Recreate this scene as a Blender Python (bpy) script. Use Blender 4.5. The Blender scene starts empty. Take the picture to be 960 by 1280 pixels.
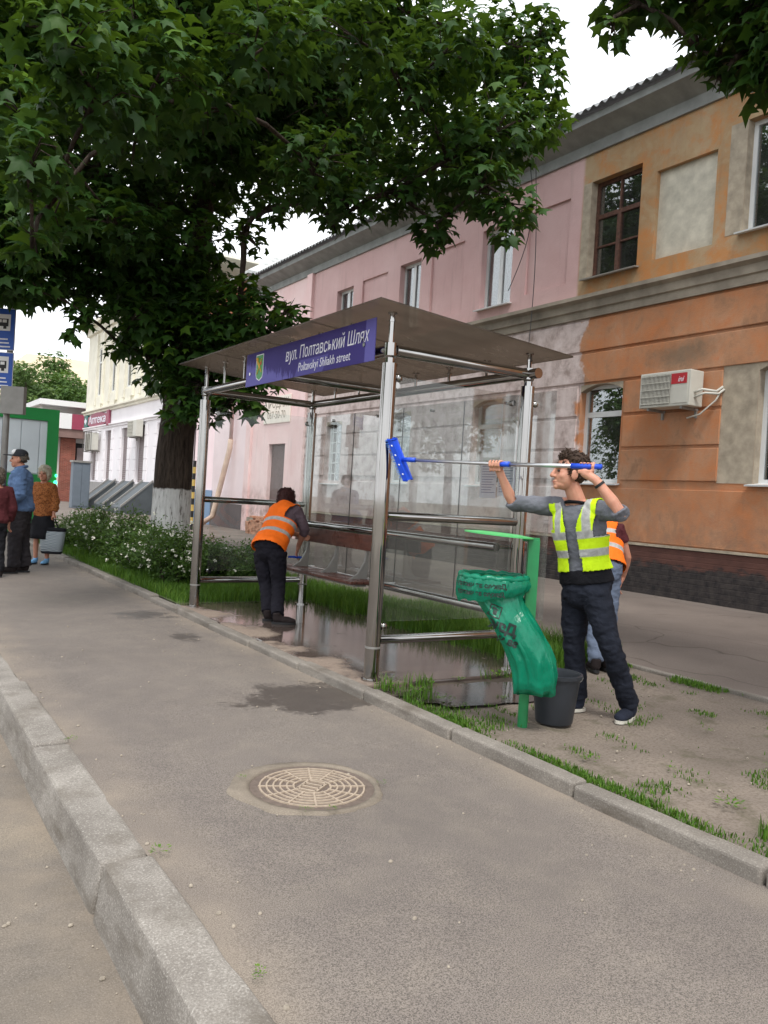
import bpy, bmesh, math, random
import numpy as np
from mathutils import Vector, Matrix, noise as mnoise
from mathutils.bvhtree import BVHTree
random.seed(7)
RNG = np.random.default_rng(11)
SC = bpy.context.scene
COL = SC.collection
PI = math.pi

# ------------------------------------------------------------------ camera
FPX, CX, CY, CAMH = 1020.0, 480.0, 640.0, 1.4
ROLL = math.atan(0.0605)
_c, _s = math.cos(ROLL), math.sin(ROLL)
R2 = np.array([[_c, _s], [-_s, _c]])
_d = R2 @ np.array([-170 - CX, 585 - CY])
PITCH = math.atan(-_d[1] / FPX)
YAW = math.atan2(-_d[0], math.hypot(FPX, _d[1]))
CF = np.array([math.sin(YAW) * math.cos(PITCH), math.cos(YAW) * math.cos(PITCH), -math.sin(PITCH)])
CR = np.array([math.cos(YAW), -math.sin(YAW), 0.0])
CU = np.cross(CR, CF)


def ray(x, y):
    d = R2 @ np.array([x - CX, y - CY])
    return CF * FPX + CR * d[0] - CU * d[1]


def PD(x, y, depth):
    """point in the direction of a photo pixel at a given depth from the camera"""
    v = ray(x, y)
    return Vector(np.array([0, 0, CAMH]) + v * depth / FPX)


def PG(x, y, z=0.0):
    v = ray(x, y)
    return Vector(np.array([0, 0, CAMH]) + v * (z - CAMH) / v[2])


def PX(x, y, X):
    v = ray(x, y)
    return Vector(np.array([0, 0, CAMH]) + v * X / v[0])


camd = bpy.data.cameras.new('camera')
camd.sensor_fit = 'VERTICAL'
camd.sensor_height = 36.0
camd.sensor_width = 27.0
camd.lens = 36.0 * FPX / 1280.0
camd.clip_start = 0.05
camd.clip_end = 3000
cam = bpy.data.objects.new('camera', camd)
COL.objects.link(cam)
xr = CR * _c + CU * _s
yu = CR * (-_s) + CU * _c
cam.matrix_world = Matrix(((xr[0], yu[0], -CF[0], 0), (xr[1], yu[1], -CF[1], 0), (xr[2], yu[2], -CF[2], CAMH), (0, 0, 0, 1)))
SC.camera = cam

# ------------------------------------------------------------------ sky, sun, exposure
SUN_EL, SUN_AZ = math.radians(60), math.radians(203)     # azimuth clockwise from +Y
W = bpy.data.worlds.new('World')
SC.world = W
W.use_nodes = True
wn, wl = W.node_tree.nodes, W.node_tree.links
wn.clear()
wout = wn.new('ShaderNodeOutputWorld')
wbg = wn.new('ShaderNodeBackground')
wsky = wn.new('ShaderNodeTexSky')
wsky.sky_type = 'NISHITA'
wsky.sun_disc = False
wsky.sun_elevation = SUN_EL
wsky.sun_rotation = SUN_AZ
wsky.dust_density = 2.5
wsky.air_density = 1.0
wtc = wn.new('ShaderNodeTexCoord')
wmap = wn.new('ShaderNodeMapping')
wmap.inputs['Scale'].default_value = (1.0, 1.0, 2.6)
wnz = wn.new('ShaderNodeTexNoise')
wnz.inputs['Scale'].default_value = 1.7
wnz.inputs['Detail'].default_value = 6
wnz.inputs['Roughness'].default_value = 0.55
wrp = wn.new('ShaderNodeValToRGB')
wrp.color_ramp.elements[0].position = 0.30
wrp.color_ramp.elements[0].color = (0.62, 0.62, 0.62, 1)
wrp.color_ramp.elements[1].position = 0.52
wrp.color_ramp.elements[1].color = (1, 1, 1, 1)
wmx = wn.new('ShaderNodeMix')
wmx.data_type = 'RGBA'
wmx.inputs['B'].default_value = (10.2, 10.5, 10.9, 1)
wl.new(wtc.outputs['Generated'], wmap.inputs['Vector'])
wl.new(wmap.outputs['Vector'], wnz.inputs['Vector'])
wl.new(wnz.outputs['Fac'], wrp.inputs['Fac'])
wl.new(wrp.outputs['Color'], wmx.inputs['Factor'])
wl.new(wsky.outputs['Color'], wmx.inputs['A'])
wl.new(wmx.outputs['Result'], wbg.inputs['Color'])
wbg.inputs['Strength'].default_value = 0.095
wl.new(wbg.outputs['Background'], wout.inputs['Surface'])

sund = bpy.data.lights.new('sun', 'SUN')
sund.energy = 1.5
sund.angle = math.radians(14)
sund.color = (1.0, 0.97, 0.93)
sun = bpy.data.objects.new('sun', sund)
COL.objects.link(sun)
_sd = Vector((math.sin(SUN_AZ) * math.cos(SUN_EL), math.cos(SUN_AZ) * math.cos(SUN_EL), math.sin(SUN_EL)))
sun.rotation_euler = _sd.to_track_quat('Z', 'Y').to_euler()
sun.location = (-20, -20, 40)

vs = SC.view_settings
vs.view_transform = 'Standard'
vs.look = 'None'
vs.gamma = 1.0
vs.exposure = 0.84
vs.use_curve_mapping = False
SC.render.engine = 'CYCLES'
SC.cycles.use_denoising = True
SC.cycles.max_bounces = 8
SC.cycles.transparent_max_bounces = 16
SC.cycles.caustics_reflective = False
SC.cycles.caustics_refractive = False

# ------------------------------------------------------------------ material helper


def lin(r, g, b):
    f = lambda v: (v / 12.92 if v <= 0.04045 else ((v + 0.055) / 1.055) ** 2.4)
    return (f(r / 255), f(g / 255), f(b / 255), 1.0)


class NT:
    def __init__(self, name):
        self.m = bpy.data.materials.new(name)
        self.m.use_nodes = True
        self.n = self.m.node_tree.nodes
        self.l = self.m.node_tree.links
        self.n.clear()
        self.out = self.n.new('ShaderNodeOutputMaterial')

    def put(self, sock, v):
        if v is None:
            return
        if hasattr(v, 'is_linked'):
            self.l.new(v, sock)
        else:
            if isinstance(v, tuple) and len(v) == 3 and sock.type == 'RGBA':
                v = v + (1.0,)
            sock.default_value = v

    def pos(self):
        return self.n.new('ShaderNodeNewGeometry').outputs['Position']

    def obj(self):
        return self.n.new('ShaderNodeTexCoord').outputs['Object']

    def attr(self, name, out='Vector'):
        a = self.n.new('ShaderNodeAttribute')
        a.attribute_name = name
        return a.outputs[out]

    def sc(self, v, s):
        k = self.n.new('ShaderNodeVectorMath')
        k.operation = 'MULTIPLY'
        self.put(k.inputs[0], v)
        k.inputs[1].default_value = s
        return k.outputs[0]

    def noise(self, v, scale, detail=4, rough=0.55, dist=0.0):
        k = self.n.new('ShaderNodeTexNoise')
        self.put(k.inputs['Vector'], v)
        k.inputs['Scale'].default_value = scale
        k.inputs['Detail'].default_value = detail
        k.inputs['Roughness'].default_value = rough
        k.inputs['Distortion'].default_value = dist
        return k.outputs['Fac']

    def voro(self, v, scale, feature='F1', out='Distance'):
        k = self.n.new('ShaderNodeTexVoronoi')
        k.feature = feature
        self.put(k.inputs['Vector'], v)
        k.inputs['Scale'].default_value = scale
        return k.outputs[out]

    def ramp(self, f, stops):
        k = self.n.new('ShaderNodeValToRGB')
        self.put(k.inputs['Fac'], f)
        e = k.color_ramp.elements
        while len(e) < len(stops):
            e.new(0.5)
        for i, (p, c) in enumerate(stops):
            e[i].position = p
            if not isinstance(c, tuple):
                c = (c, c, c, 1)
            elif len(c) == 3:
                c = c + (1,)
            e[i].color = c
        return k.outputs['Color']

    def mix(self, f, a, b, mode='MIX'):
        k = self.n.new('ShaderNodeMix')
        k.data_type = 'RGBA'
        k.blend_type = mode
        self.put(k.inputs['Factor'], f)
        self.put(k.inputs['A'], a)
        self.put(k.inputs['B'], b)
        return k.outputs['Result']

    def math(self, op, a, b=None, c=None, clamp=False):
        k = self.n.new('ShaderNodeMath')
        k.operation = op
        k.use_clamp = clamp
        self.put(k.inputs[0], a)
        self.put(k.inputs[1], b)
        self.put(k.inputs[2], c)
        return k.outputs[0]

    def sep(self, v):
        k = self.n.new('ShaderNodeSeparateXYZ')
        self.put(k.inputs[0], v)
        return k.outputs[0], k.outputs[1], k.outputs[2]

    def step(self, v, edge, w=0.01):
        """0 below the edge, 1 above"""
        k = self.n.new('ShaderNodeMapRange')
        self.put(k.inputs['Value'], v)
        k.inputs['From Min'].default_value = edge - w
        k.inputs['From Max'].default_value = edge + w
        return k.outputs[0]

    def band(self, v, a, b, w=0.004):
        return self.math('MULTIPLY', self.step(v, a, w), self.math('SUBTRACT', 1.0, self.step(v, b, w)))

    def bump(self, h, strength=0.3, dist=0.01):
        k = self.n.new('ShaderNodeBump')
        k.inputs['Strength'].default_value = strength
        k.inputs['Distance'].default_value = dist
        self.put(k.inputs['Height'], h)
        return k.outputs[0]

    def bsdf(self, color, rough=0.7, metal=0.0, normal=None, spec=0.5, **kw):
        k = self.n.new('ShaderNodeBsdfPrincipled')
        self.put(k.inputs['Base Color'], color)
        self.put(k.inputs['Roughness'], rough)
        self.put(k.inputs['Metallic'], metal)
        self.put(k.inputs['Specular IOR Level'], spec)
        if normal is not None:
            self.put(k.inputs['Normal'], normal)
        for a, b in kw.items():
            self.put(k.inputs[a.replace('_', ' ')], b)
        return k.outputs[0]

    def end(self, sh):
        self.l.new(sh, self.out.inputs['Surface'])
        return self.m


def simple(name, col, rough=0.7, metal=0.0, var=0.25, scale=6.0, bump=0.15, bscale=60.0, spec=0.5):
    """plain procedural material: colour broken by noise plus fine relief"""
    t = NT(name)
    p = t.pos()
    n = t.noise(p, scale, 5)
    dark = tuple(c * (1 - var) for c in col[:3])
    lite = tuple(min(1, c * (1 + var)) for c in col[:3])
    c = t.ramp(n, [(0.3, dark), (0.7, lite)])
    nb = t.bump(t.noise(p, bscale, 3), bump, 0.004) if bump else None
    return t.end(t.bsdf(c, rough, metal, nb, spec))


# ------------------------------------------------------------------ mesh helper
class MB:
    def __init__(self):
        self.v, self.f = [], []

    def add(self, vs_, fs):
        o = len(self.v)
        self.v.extend([tuple(q) for q in vs_])
        self.f.extend([tuple(i + o for i in q) for q in fs])
        return self

    def box(self, a, b):
        x0, y0, z0 = [min(a[i], b[i]) for i in range(3)]
        x1, y1, z1 = [max(a[i], b[i]) for i in range(3)]
        return self.add([(x0, y0, z0), (x1, y0, z0), (x1, y1, z0), (x0, y1, z0), (x0, y0, z1), (x1, y0, z1), (x1, y1, z1), (x0, y1, z1)],
                        [(0, 3, 2, 1), (4, 5, 6, 7), (0, 1, 5, 4), (1, 2, 6, 5), (2, 3, 7, 6), (3, 0, 4, 7)])

    def obox(self, c, ax, ay, az):
        """box from centre and three half axes"""
        c, ax, ay, az = Vector(c), Vector(ax), Vector(ay), Vector(az)
        q = [c + sx * ax + sy * ay + sz * az for sz in (-1, 1) for sx, sy in ((-1, -1), (1, -1), (1, 1), (-1, 1))]
        return self.add(q, [(0, 3, 2, 1), (4, 5, 6, 7), (0, 1, 5, 4), (1, 2, 6, 5), (2, 3, 7, 6), (3, 0, 4, 7)])

    def bbox(self, a, b, r=0.005):
        """bevelled box"""
        bm = bmesh.new()
        bmesh.ops.create_cube(bm, size=1)
        c = [(a[i] + b[i]) / 2 for i in range(3)]
        s = [abs(b[i] - a[i]) for i in range(3)]
        for q in bm.verts:
            q.co = Vector((c[0] + q.co.x * s[0], c[1] + q.co.y * s[1], c[2] + q.co.z * s[2]))
        bmesh.ops.bevel(bm, geom=list(bm.edges), offset=min(r, min(s) * 0.45), segments=2, affect='EDGES', profile=0.6)
        return self.from_bm(bm)

    def from_bm(self, bm):
        bm.verts.index_update()
        self.add([q.co for q in bm.verts], [[w.index for w in f.verts] for f in bm.faces])
        bm.free()
        return self

    def tube(self, pts, rs, seg=10, caps=True, round_caps=False):
        pts = [Vector(p) for p in pts]
        if not hasattr(rs, '__len__'):
            rs = [rs] * len(pts)
        rs = list(rs)
        if round_caps:
            d0 = (pts[0] - pts[1]).normalized()
            d1 = (pts[-1] - pts[-2]).normalized()
            r0, r1 = rs[0], rs[-1]
            pre = [(pts[0] + d0 * r0 * math.sin(a), r0 * math.cos(a)) for a in (1.45, 1.0, 0.5)]
            post = [(pts[-1] + d1 * r1 * math.sin(a), r1 * math.cos(a)) for a in (0.5, 1.0, 1.45)]
            pts = [p for p, _ in pre] + pts + [p for p, _ in post]
            rs = [r for _, r in pre] + rs + [r for _, r in post]
        n = len(pts)
        tg = []
        for i in range(n):
            a = pts[max(0, i - 1)]
            b = pts[min(n - 1, i + 1)]
            d = b - a
            tg.append(d.normalized() if d.length > 1e-9 else Vector((0, 0, 1)))
        ref = Vector((0, 0, 1)) if abs(tg[0].z) < 0.9 else Vector((1, 0, 0))
        u = tg[0].cross(ref).normalized()
        vv, ff = [], []
        for i in range(n):
            u = (u - tg[i] * u.dot(tg[i]))
            u = u.normalized() if u.length > 1e-6 else tg[i].orthogonal().normalized()
            w = tg[i].cross(u)
            for k in range(seg):
                a = 2 * PI * k / seg
                vv.append(pts[i] + (u * math.cos(a) + w * math.sin(a)) * rs[i])
        for i in range(n - 1):
            for k in range(seg):
                k2 = (k + 1) % seg
                ff.append((i * seg + k, i * seg + k2, (i + 1) * seg + k2, (i + 1) * seg + k))
        if caps:
            ff.append(tuple(range(seg - 1, -1, -1)))
            ff.append(tuple(range((n - 1) * seg, n * seg)))
        return self.add(vv, ff)

    def rings(self, rings, close=True):
        """loft between rings with the same number of points"""
        seg = len(rings[0])
        vv = [p for r in rings for p in r]
        ff = []
        for i in range(len(rings) - 1):
            for k in range(seg):
                k2 = (k + 1) % seg
                ff.append((i * seg + k, i * seg + k2, (i + 1) * seg + k2, (i + 1) * seg + k))
        if close:
            ff.append(tuple(range(seg - 1, -1, -1)))
            ff.append(tuple(range((len(rings) - 1) * seg, len(rings) * seg)))
        return self.add(vv, ff)

    def ell(self, c, ax, ay, az, nu=16, nv=10):
        c, ax, ay, az = Vector(c), Vector(ax), Vector(ay), Vector(az)
        vv = [c - az]
        for j in range(1, nv):
            th = PI * j / nv
            for k in range(nu):
                a = 2 * PI * k / nu
                vv.append(c + ax * math.sin(th) * math.cos(a) + ay * math.sin(th) * math.sin(a) - az * math.cos(th))
        vv.append(c + az)
        ff = []
        for k in range(nu):
            ff.append((0, 1 + (k + 1) % nu, 1 + k))
            b = 1 + (nv - 2) * nu
            ff.append((len(vv) - 1, b + k, b + (k + 1) % nu))
        for j in range(nv - 2):
            for k in range(nu):
                a = 1 + j * nu
                ff.append((a + k, a + (k + 1) % nu, a + nu + (k + 1) % nu, a + nu + k))
        return self.add(vv, ff)

    def mesh(self, name, mat=None, smooth=False):
        me = bpy.data.meshes.new(name)
        me.from_pydata(self.v, [], self.f)
        me.validate()
        if mat is not None:
            me.materials.append(mat)
        if smooth:
            me.shade_smooth()
        return me

    def build(self, name, mat=None, parent=None, smooth=False):
        return link(name, self.mesh(name, mat, smooth), parent)


def link(name, me, parent=None):
    o = bpy.data.objects.new(name, me)
    COL.objects.link(o)
    if parent is not None:
        o.parent = parent
        o.matrix_parent_inverse = WM(parent).inverted()
    return o


def WM(o):
    m = o.matrix_basis.copy()
    if o.parent is not None:
        m = WM(o.parent) @ o.matrix_parent_inverse @ m
    return m


def tag(o, label=None, cat=None, group=None, kind=None):
    if label:
        o['label'] = label
    if cat:
        o['category'] = cat
    if group:
        o['group'] = group
    if kind:
        o['kind'] = kind
    return o


def thing(name, loc, label, cat, group=None):
    o = bpy.data.objects.new(name, None)
    o.empty_display_size = 0.2
    COL.objects.link(o)
    o.location = loc
    return tag(o, label, cat, group)


def shade(o, ang=35):
    o.data.shade_smooth()
    try:
        o.data.set_sharp_from_angle(angle=math.radians(ang))
    except Exception:
        pass
    return o


TMP = bpy.data.scenes.new('tmp_build')


def bake(o):
    """evaluate a temporary object in its own small scene"""
    TMP.collection.objects.link(o)
    vl = TMP.view_layers[0]
    vl.update()
    me = bpy.data.meshes.new_from_object(o.evaluated_get(vl.depsgraph))
    bpy.data.objects.remove(o)
    return me


def text_mesh(s, size, depth=0.0, align='CENTER', shear=0.0, bold=0.0, spacing=1.0):
    cu = bpy.data.curves.new('lettering', 'FONT')
    cu.body = s
    cu.size = size
    cu.extrude = depth
    cu.align_x = align
    cu.align_y = 'CENTER'
    cu.shear = shear
    cu.offset = bold
    cu.space_character = spacing
    cu.resolution_u = 2
    o = bpy.data.objects.new('lettering_tmp', cu)
    me = bake(o)
    bpy.data.curves.remove(cu)
    return me


def put_text(name, s, size, centre, right, up, mat, parent, depth=0.0015, shear=0.0, bold=0.0, spacing=1.0, squeeze=1.0):
    me = text_mesh(s, size, depth, 'CENTER', shear, bold, spacing)
    right, up = Vector(right).normalized(), Vector(up).normalized()
    nrm = right.cross(up)
    c = Vector(centre)
    for q in me.vertices:
        q.co = c + right * q.co.x * squeeze + up * q.co.y + nrm * q.co.z
    me.materials.clear()
    me.materials.append(mat)
    return link(name, me, parent)


def remesh(mb, voxel, smooth_it=3, fac=0.5):
    """one continuous skin over overlapping closed shapes"""
    me = mb.mesh('tmp')
    o = bpy.data.objects.new('tmp_remesh', me)
    r = o.modifiers.new('r', 'REMESH')
    r.mode = 'VOXEL'
    r.voxel_size = voxel
    if smooth_it:
        s = o.modifiers.new('s', 'SMOOTH')
        s.factor = fac
        s.iterations = smooth_it
    ne = bake(o)
    bpy.data.meshes.remove(me)
    return ne


def mesh_np(me):
    a = np.empty(len(me.vertices) * 3)
    me.vertices.foreach_get('co', a)
    return a.reshape(-1, 3)


def set_np(me, a):
    me.vertices.foreach_set('co', np.ascontiguousarray(a, dtype=np.float64).ravel())
    me.update()


def wrinkle(me, amp, scale, aniso=(1, 1, 1), seed=0.0):
    """push vertices along their normals by noise"""
    co = mesh_np(me)
    nr = np.empty(len(me.vertices) * 3)
    me.vertices.foreach_get('normal', nr)
    q = co * scale * np.array(aniso) + [seed, 0, 0]
    nz = mnoise.noise
    d = np.array([nz(Vector(v)) + 0.5 * nz(Vector(v) * 2.3) for v in q])
    set_np(me, co + nr.reshape(-1, 3) * (d * amp)[:, None])


def cut_mesh(me, keep):
    """keep only faces whose centre satisfies keep(co)"""
    bm = bmesh.new()
    bm.from_mesh(me)
    dead = [f for f in bm.faces if not keep(f.calc_center_median())]
    bmesh.ops.delete(bm, geom=dead, context='FACES')
    bm.to_mesh(me)
    bm.free()
    me.update()


def tri_soup(name, verts, tris, mat, parent=None, tone=None, smooth=False):
    """big mesh from numpy arrays"""
    me = bpy.data.meshes.new(name)
    me.vertices.add(len(verts))
    me.vertices.foreach_set('co', np.ascontiguousarray(verts, dtype=np.float32).ravel())
    me.loops.add(len(tris) * 3)
    me.loops.foreach_set('vertex_index', np.ascontiguousarray(tris, dtype=np.int32).ravel())
    me.polygons.add(len(tris))
    me.polygons.foreach_set('loop_start', np.arange(0, len(tris) * 3, 3, dtype=np.int32))
    me.polygons.foreach_set('loop_total', np.full(len(tris), 3, dtype=np.int32))
    me.update(calc_edges=True)
    if tone is not None:
        a = me.attributes.new('tone', 'FLOAT', 'POINT')
        a.data.foreach_set('value', np.ascontiguousarray(tone, dtype=np.float32))
    me.materials.append(mat)
    if smooth:
        me.shade_smooth()
    return link(name, me, parent)


# ------------------------------------------------------------------ materials
def m_asphalt():
    t = NT('sidewalk_asphalt')
    p = t.pos()
    big = t.noise(p, 0.55, 5, 0.6)
    mid = t.noise(p, 5.0, 5, 0.6)
    fine = t.noise(p, 210.0, 3, 0.7)
    grain = t.voro(p, 210.0)
    c = t.ramp(big, [(0.3, lin(117, 109, 103)), (0.5, lin(128, 119, 112)), (0.72, lin(139, 130, 121))])
    c = t.mix(t.math('MULTIPLY', t.ramp(mid, [(0.45, 0.0), (0.7, 1.0)]), 0.28), c, lin(158, 147, 133))
    c = t.mix(t.ramp(fine, [(0.41, 0.75), (0.56, 0.0)]), c, lin(62, 57, 53))
    c = t.mix(t.ramp(grain, [(0.08, 0.6), (0.24, 0.0)]), c, lin(186, 178, 168))
    c = t.mix(t.ramp(t.noise(p, 70, 3, 0.7), [(0.56, 0.0), (0.7, 0.35)]), c, lin(84, 80, 76))
    x, y, z = t.sep(p)
    # sand swept against both kerbs
    sand = t.math('ADD', t.math('MULTIPLY', t.math('SUBTRACT', 1.0, t.step(x, 1.12, 0.16)), 0.9), t.step(x, 2.87, 0.14))
    sand = t.math('MULTIPLY', sand, t.ramp(t.noise(p, 1.8, 4), [(0.35, 0.1), (0.65, 0.95)]))
    c = t.mix(t.math('MULTIPLY', sand, 0.55), c, lin(160, 146, 128))
    # water splashed out of the shelter

    def splash(cx, cy, rx, ry, ns, thr):
        k = t.n.new('ShaderNodeVectorMath')
        k.operation = 'SUBTRACT'
        t.put(k.inputs[0], p)
        k.inputs[1].default_value = (cx, cy, 0)
        q = t.sc(k.outputs[0], (1 / rx, 1 / ry, 0))
        ln = t.n.new('ShaderNodeVectorMath')
        ln.operation = 'LENGTH'
        t.put(ln.inputs[0], q)
        d = t.math('ADD', ln.outputs['Value'], t.math('ADD', t.math('MULTIPLY', t.math('SUBTRACT', t.noise(p, ns, 5, 0.6), 0.5), 2.0), t.math('MULTIPLY', t.math('SUBTRACT', t.noise(p, 28, 6, 0.75), 0.5), 1.9)))
        return t.math('SUBTRACT', 1.0, t.step(d, thr, 0.13))
    wet = t.math('MAXIMUM', splash(2.68, 5.0, 0.5, 0.42, 5.0, 0.85), splash(2.62, 8.75, 0.42, 0.42, 5.0, 0.62))
    wet = t.math('MAXIMUM', wet, splash(2.3, 4.95, 0.5, 0.22, 9.0, 0.42))
    wet = t.math('MAXIMUM', wet, splash(2.6, 7.4, 0.2, 0.35, 9.0, 0.55))
    c = t.mix(t.math('MULTIPLY', wet, 0.72), c, lin(58, 52, 48))
    r = t.math('SUBTRACT', 0.88, t.math('MULTIPLY', wet, 0.38))
    h = t.math('ADD', t.math('MULTIPLY', grain, 0.5), fine)
    nb = t.bump(h, 0.35, 0.004)
    nb2 = t.n.new('ShaderNodeBump')
    nb2.inputs['Strength'].default_value = 0.25
    nb2.inputs['Distance'].default_value = 0.03
    t.put(nb2.inputs['Height'], t.noise(p, 3.0, 3))
    t.put(nb2.inputs['Normal'], nb)
    return t.end(t.bsdf(c, r, 0, nb2.outputs[0], 0.35))


def m_stone(name, base, dark, speck, dirt=lin(96, 88, 78), scale=1.0, seedattr=False):
    t = NT(name)
    p = t.pos()
    n1 = t.noise(p, 2.2 * scale, 5, 0.6)
    c = t.ramp(n1, [(0.3, dark), (0.65, base)])
    g = t.noise(p, 130 * scale, 2, 0.7)
    c = t.mix(t.ramp(g, [(0.36, 0.6), (0.52, 0.0)]), c, dark)
    c = t.mix(t.ramp(g, [(0.56, 0.0), (0.7, 0.6)]), c, speck)
    dm = t.ramp(t.noise(t.sc(p, (1.0, 0.7, 3.0)), 3.5, 6, 0.65), [(0.5, 0.0), (0.68, 0.75)])
    c = t.mix(dm, c, dirt)
    nb = t.bump(t.math('ADD', g, t.math('MULTIPLY', t.noise(p, 22, 4), 1.5)), 0.45, 0.006)
    return t.end(t.bsdf(c, 0.85, 0, nb, 0.35))


def m_road():
    t = NT('road_asphalt')
    p = t.pos()
    n = t.noise(p, 1.4, 6, 0.65)
    c = t.ramp(n, [(0.35, lin(104, 98, 92)), (0.52, lin(121, 113, 105)), (0.66, lin(137, 127, 114))])
    g = t.voro(p, 130)
    c = t.mix(t.ramp(g, [(0.05, 0.6), (0.24, 0.0)]), c, lin(188, 178, 166))
    f = t.noise(p, 160, 3, 0.7)
    c = t.mix(t.ramp(f, [(0.38, 0.6), (0.58, 0.0)]), c, lin(72, 68, 62))
    x, y, z = t.sep(p)
    sand = t.math('MULTIPLY', t.step(x, 0.45, 0.35), t.ramp(t.noise(p, 2.6, 5), [(0.36, 0.15), (0.62, 1.0)]))
    c = t.mix(t.math('MULTIPLY', sand, 0.5), c, lin(148, 134, 116))
    nb = t.bump(t.math('ADD', t.math('MULTIPLY', g, 0.6), f), 0.4, 0.005)
    return t.end(t.bsdf(c, 0.9, 0, nb, 0.3))


def m_dirt():
    t = NT('bare_soil')
    p = t.pos()
    n = t.noise(p, 0.9, 6, 0.6)
    c = t.ramp(n, [(0.3, lin(108, 99, 90)), (0.5, lin(128, 117, 107)), (0.7, lin(144, 132, 119))])
    f = t.noise(p, 60, 4, 0.7)
    c = t.mix(t.ramp(f, [(0.36, 0.55), (0.55, 0.0)]), c, lin(84, 74, 64))
    m = t.ramp(t.noise(p, 4.2, 5, 0.6), [(0.56, 0.0), (0.68, 0.5)])
    c = t.mix(m, c, lin(76, 74, 52))
    x, y, z = t.sep(p)
    # damp soil around the puddle next to the shelter slab
    d = t.math('ADD', y, t.math('MULTIPLY', t.math('SUBTRACT', t.noise(p, 2.5, 4), 0.5), 0.9))
    wet = t.math('MULTIPLY', t.band(d, 4.28, 5.6, 0.1), t.math('SUBTRACT', 1.0, t.step(x, 4.75, 0.25)))
    c = t.mix(t.math('MULTIPLY', wet, 0.7), c, lin(58, 50, 43))
    r = t.math('SUBTRACT', 0.95, t.math('MULTIPLY', wet, 0.35))
    nb = t.bump(t.math('ADD', t.noise(p, 14, 5, 0.6), t.math('MULTIPLY', f, 0.4)), 0.6, 0.02)
    return t.end(t.bsdf(c, r, 0, nb, 0.3))


def m_wet_slab():
    t = NT('wet_concrete')
    p = t.pos()
    n = t.noise(p, 1.6, 5, 0.6)
    f = t.noise(p, 90, 3, 0.7)
    x, y, z = t.sep(p)
    m = t.ramp(t.math('ADD', n, t.math('MULTIPLY', t.step(x, 3.45, 0.25), 0.22)), [(0.47, 0.0), (0.58, 1.0)])
    c = t.mix(m, t.ramp(f, [(0.35, lin(118, 104, 94)), (0.6, lin(146, 130, 116))]), t.ramp(n, [(0.3, lin(62, 54, 50)), (0.7, lin(92, 80, 74))]))
    r = t.math('SUBTRACT', 0.8, t.math('MULTIPLY', m, 0.74))
    nb = t.n.new('ShaderNodeBump')
    nb.inputs['Distance'].default_value = 0.004
    t.put(nb.inputs['Strength'], t.math('SUBTRACT', 0.45, t.math('MULTIPLY', m, 0.41)))
    t.put(nb.inputs['Height'], t.math('ADD', f, t.noise(p, 9, 3)))
    return t.end(t.bsdf(c, r, 0, nb.outputs[0], 0.5))


def m_path():
    t = NT('back_path_asphalt')
    p = t.pos()
    n = t.noise(p, 0.6, 6, 0.6)
    c = t.ramp(n, [(0.3, lin(104, 95, 89)), (0.55, lin(120, 110, 103)), (0.72, lin(132, 122, 113))])
    f = t.noise(p, 110, 3, 0.7)
    c = t.mix(t.ramp(f, [(0.36, 0.5), (0.55, 0.0)]), c, lin(74, 68, 62))
    cr = t.n.new('ShaderNodeTexVoronoi')
    cr.feature = 'DISTANCE_TO_EDGE'
    k = t.n.new('ShaderNodeVectorMath')
    t.put(k.inputs[0], p)
    w = t.n.new('ShaderNodeTexNoise')
    w.inputs['Scale'].default_value = 1.1
    t.put(w.inputs['Vector'], p)
    t.put(k.inputs[1], t.sc(w.outputs['Color'], (0.9, 0.9, 0)))
    t.put(cr.inputs['Vector'], k.outputs[0])
    cr.inputs['Scale'].default_value = 0.45
    crack = t.ramp(cr.outputs['Distance'], [(0.002, 1.0), (0.007, 0.0)])
    c = t.mix(t.math('MULTIPLY', crack, 0.5), c, lin(52, 46, 40))
    nb = t.bump(t.math('SUBTRACT', f, crack), 0.35, 0.006)
    return t.end(t.bsdf(c, 0.88, 0, nb, 0.3))


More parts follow.
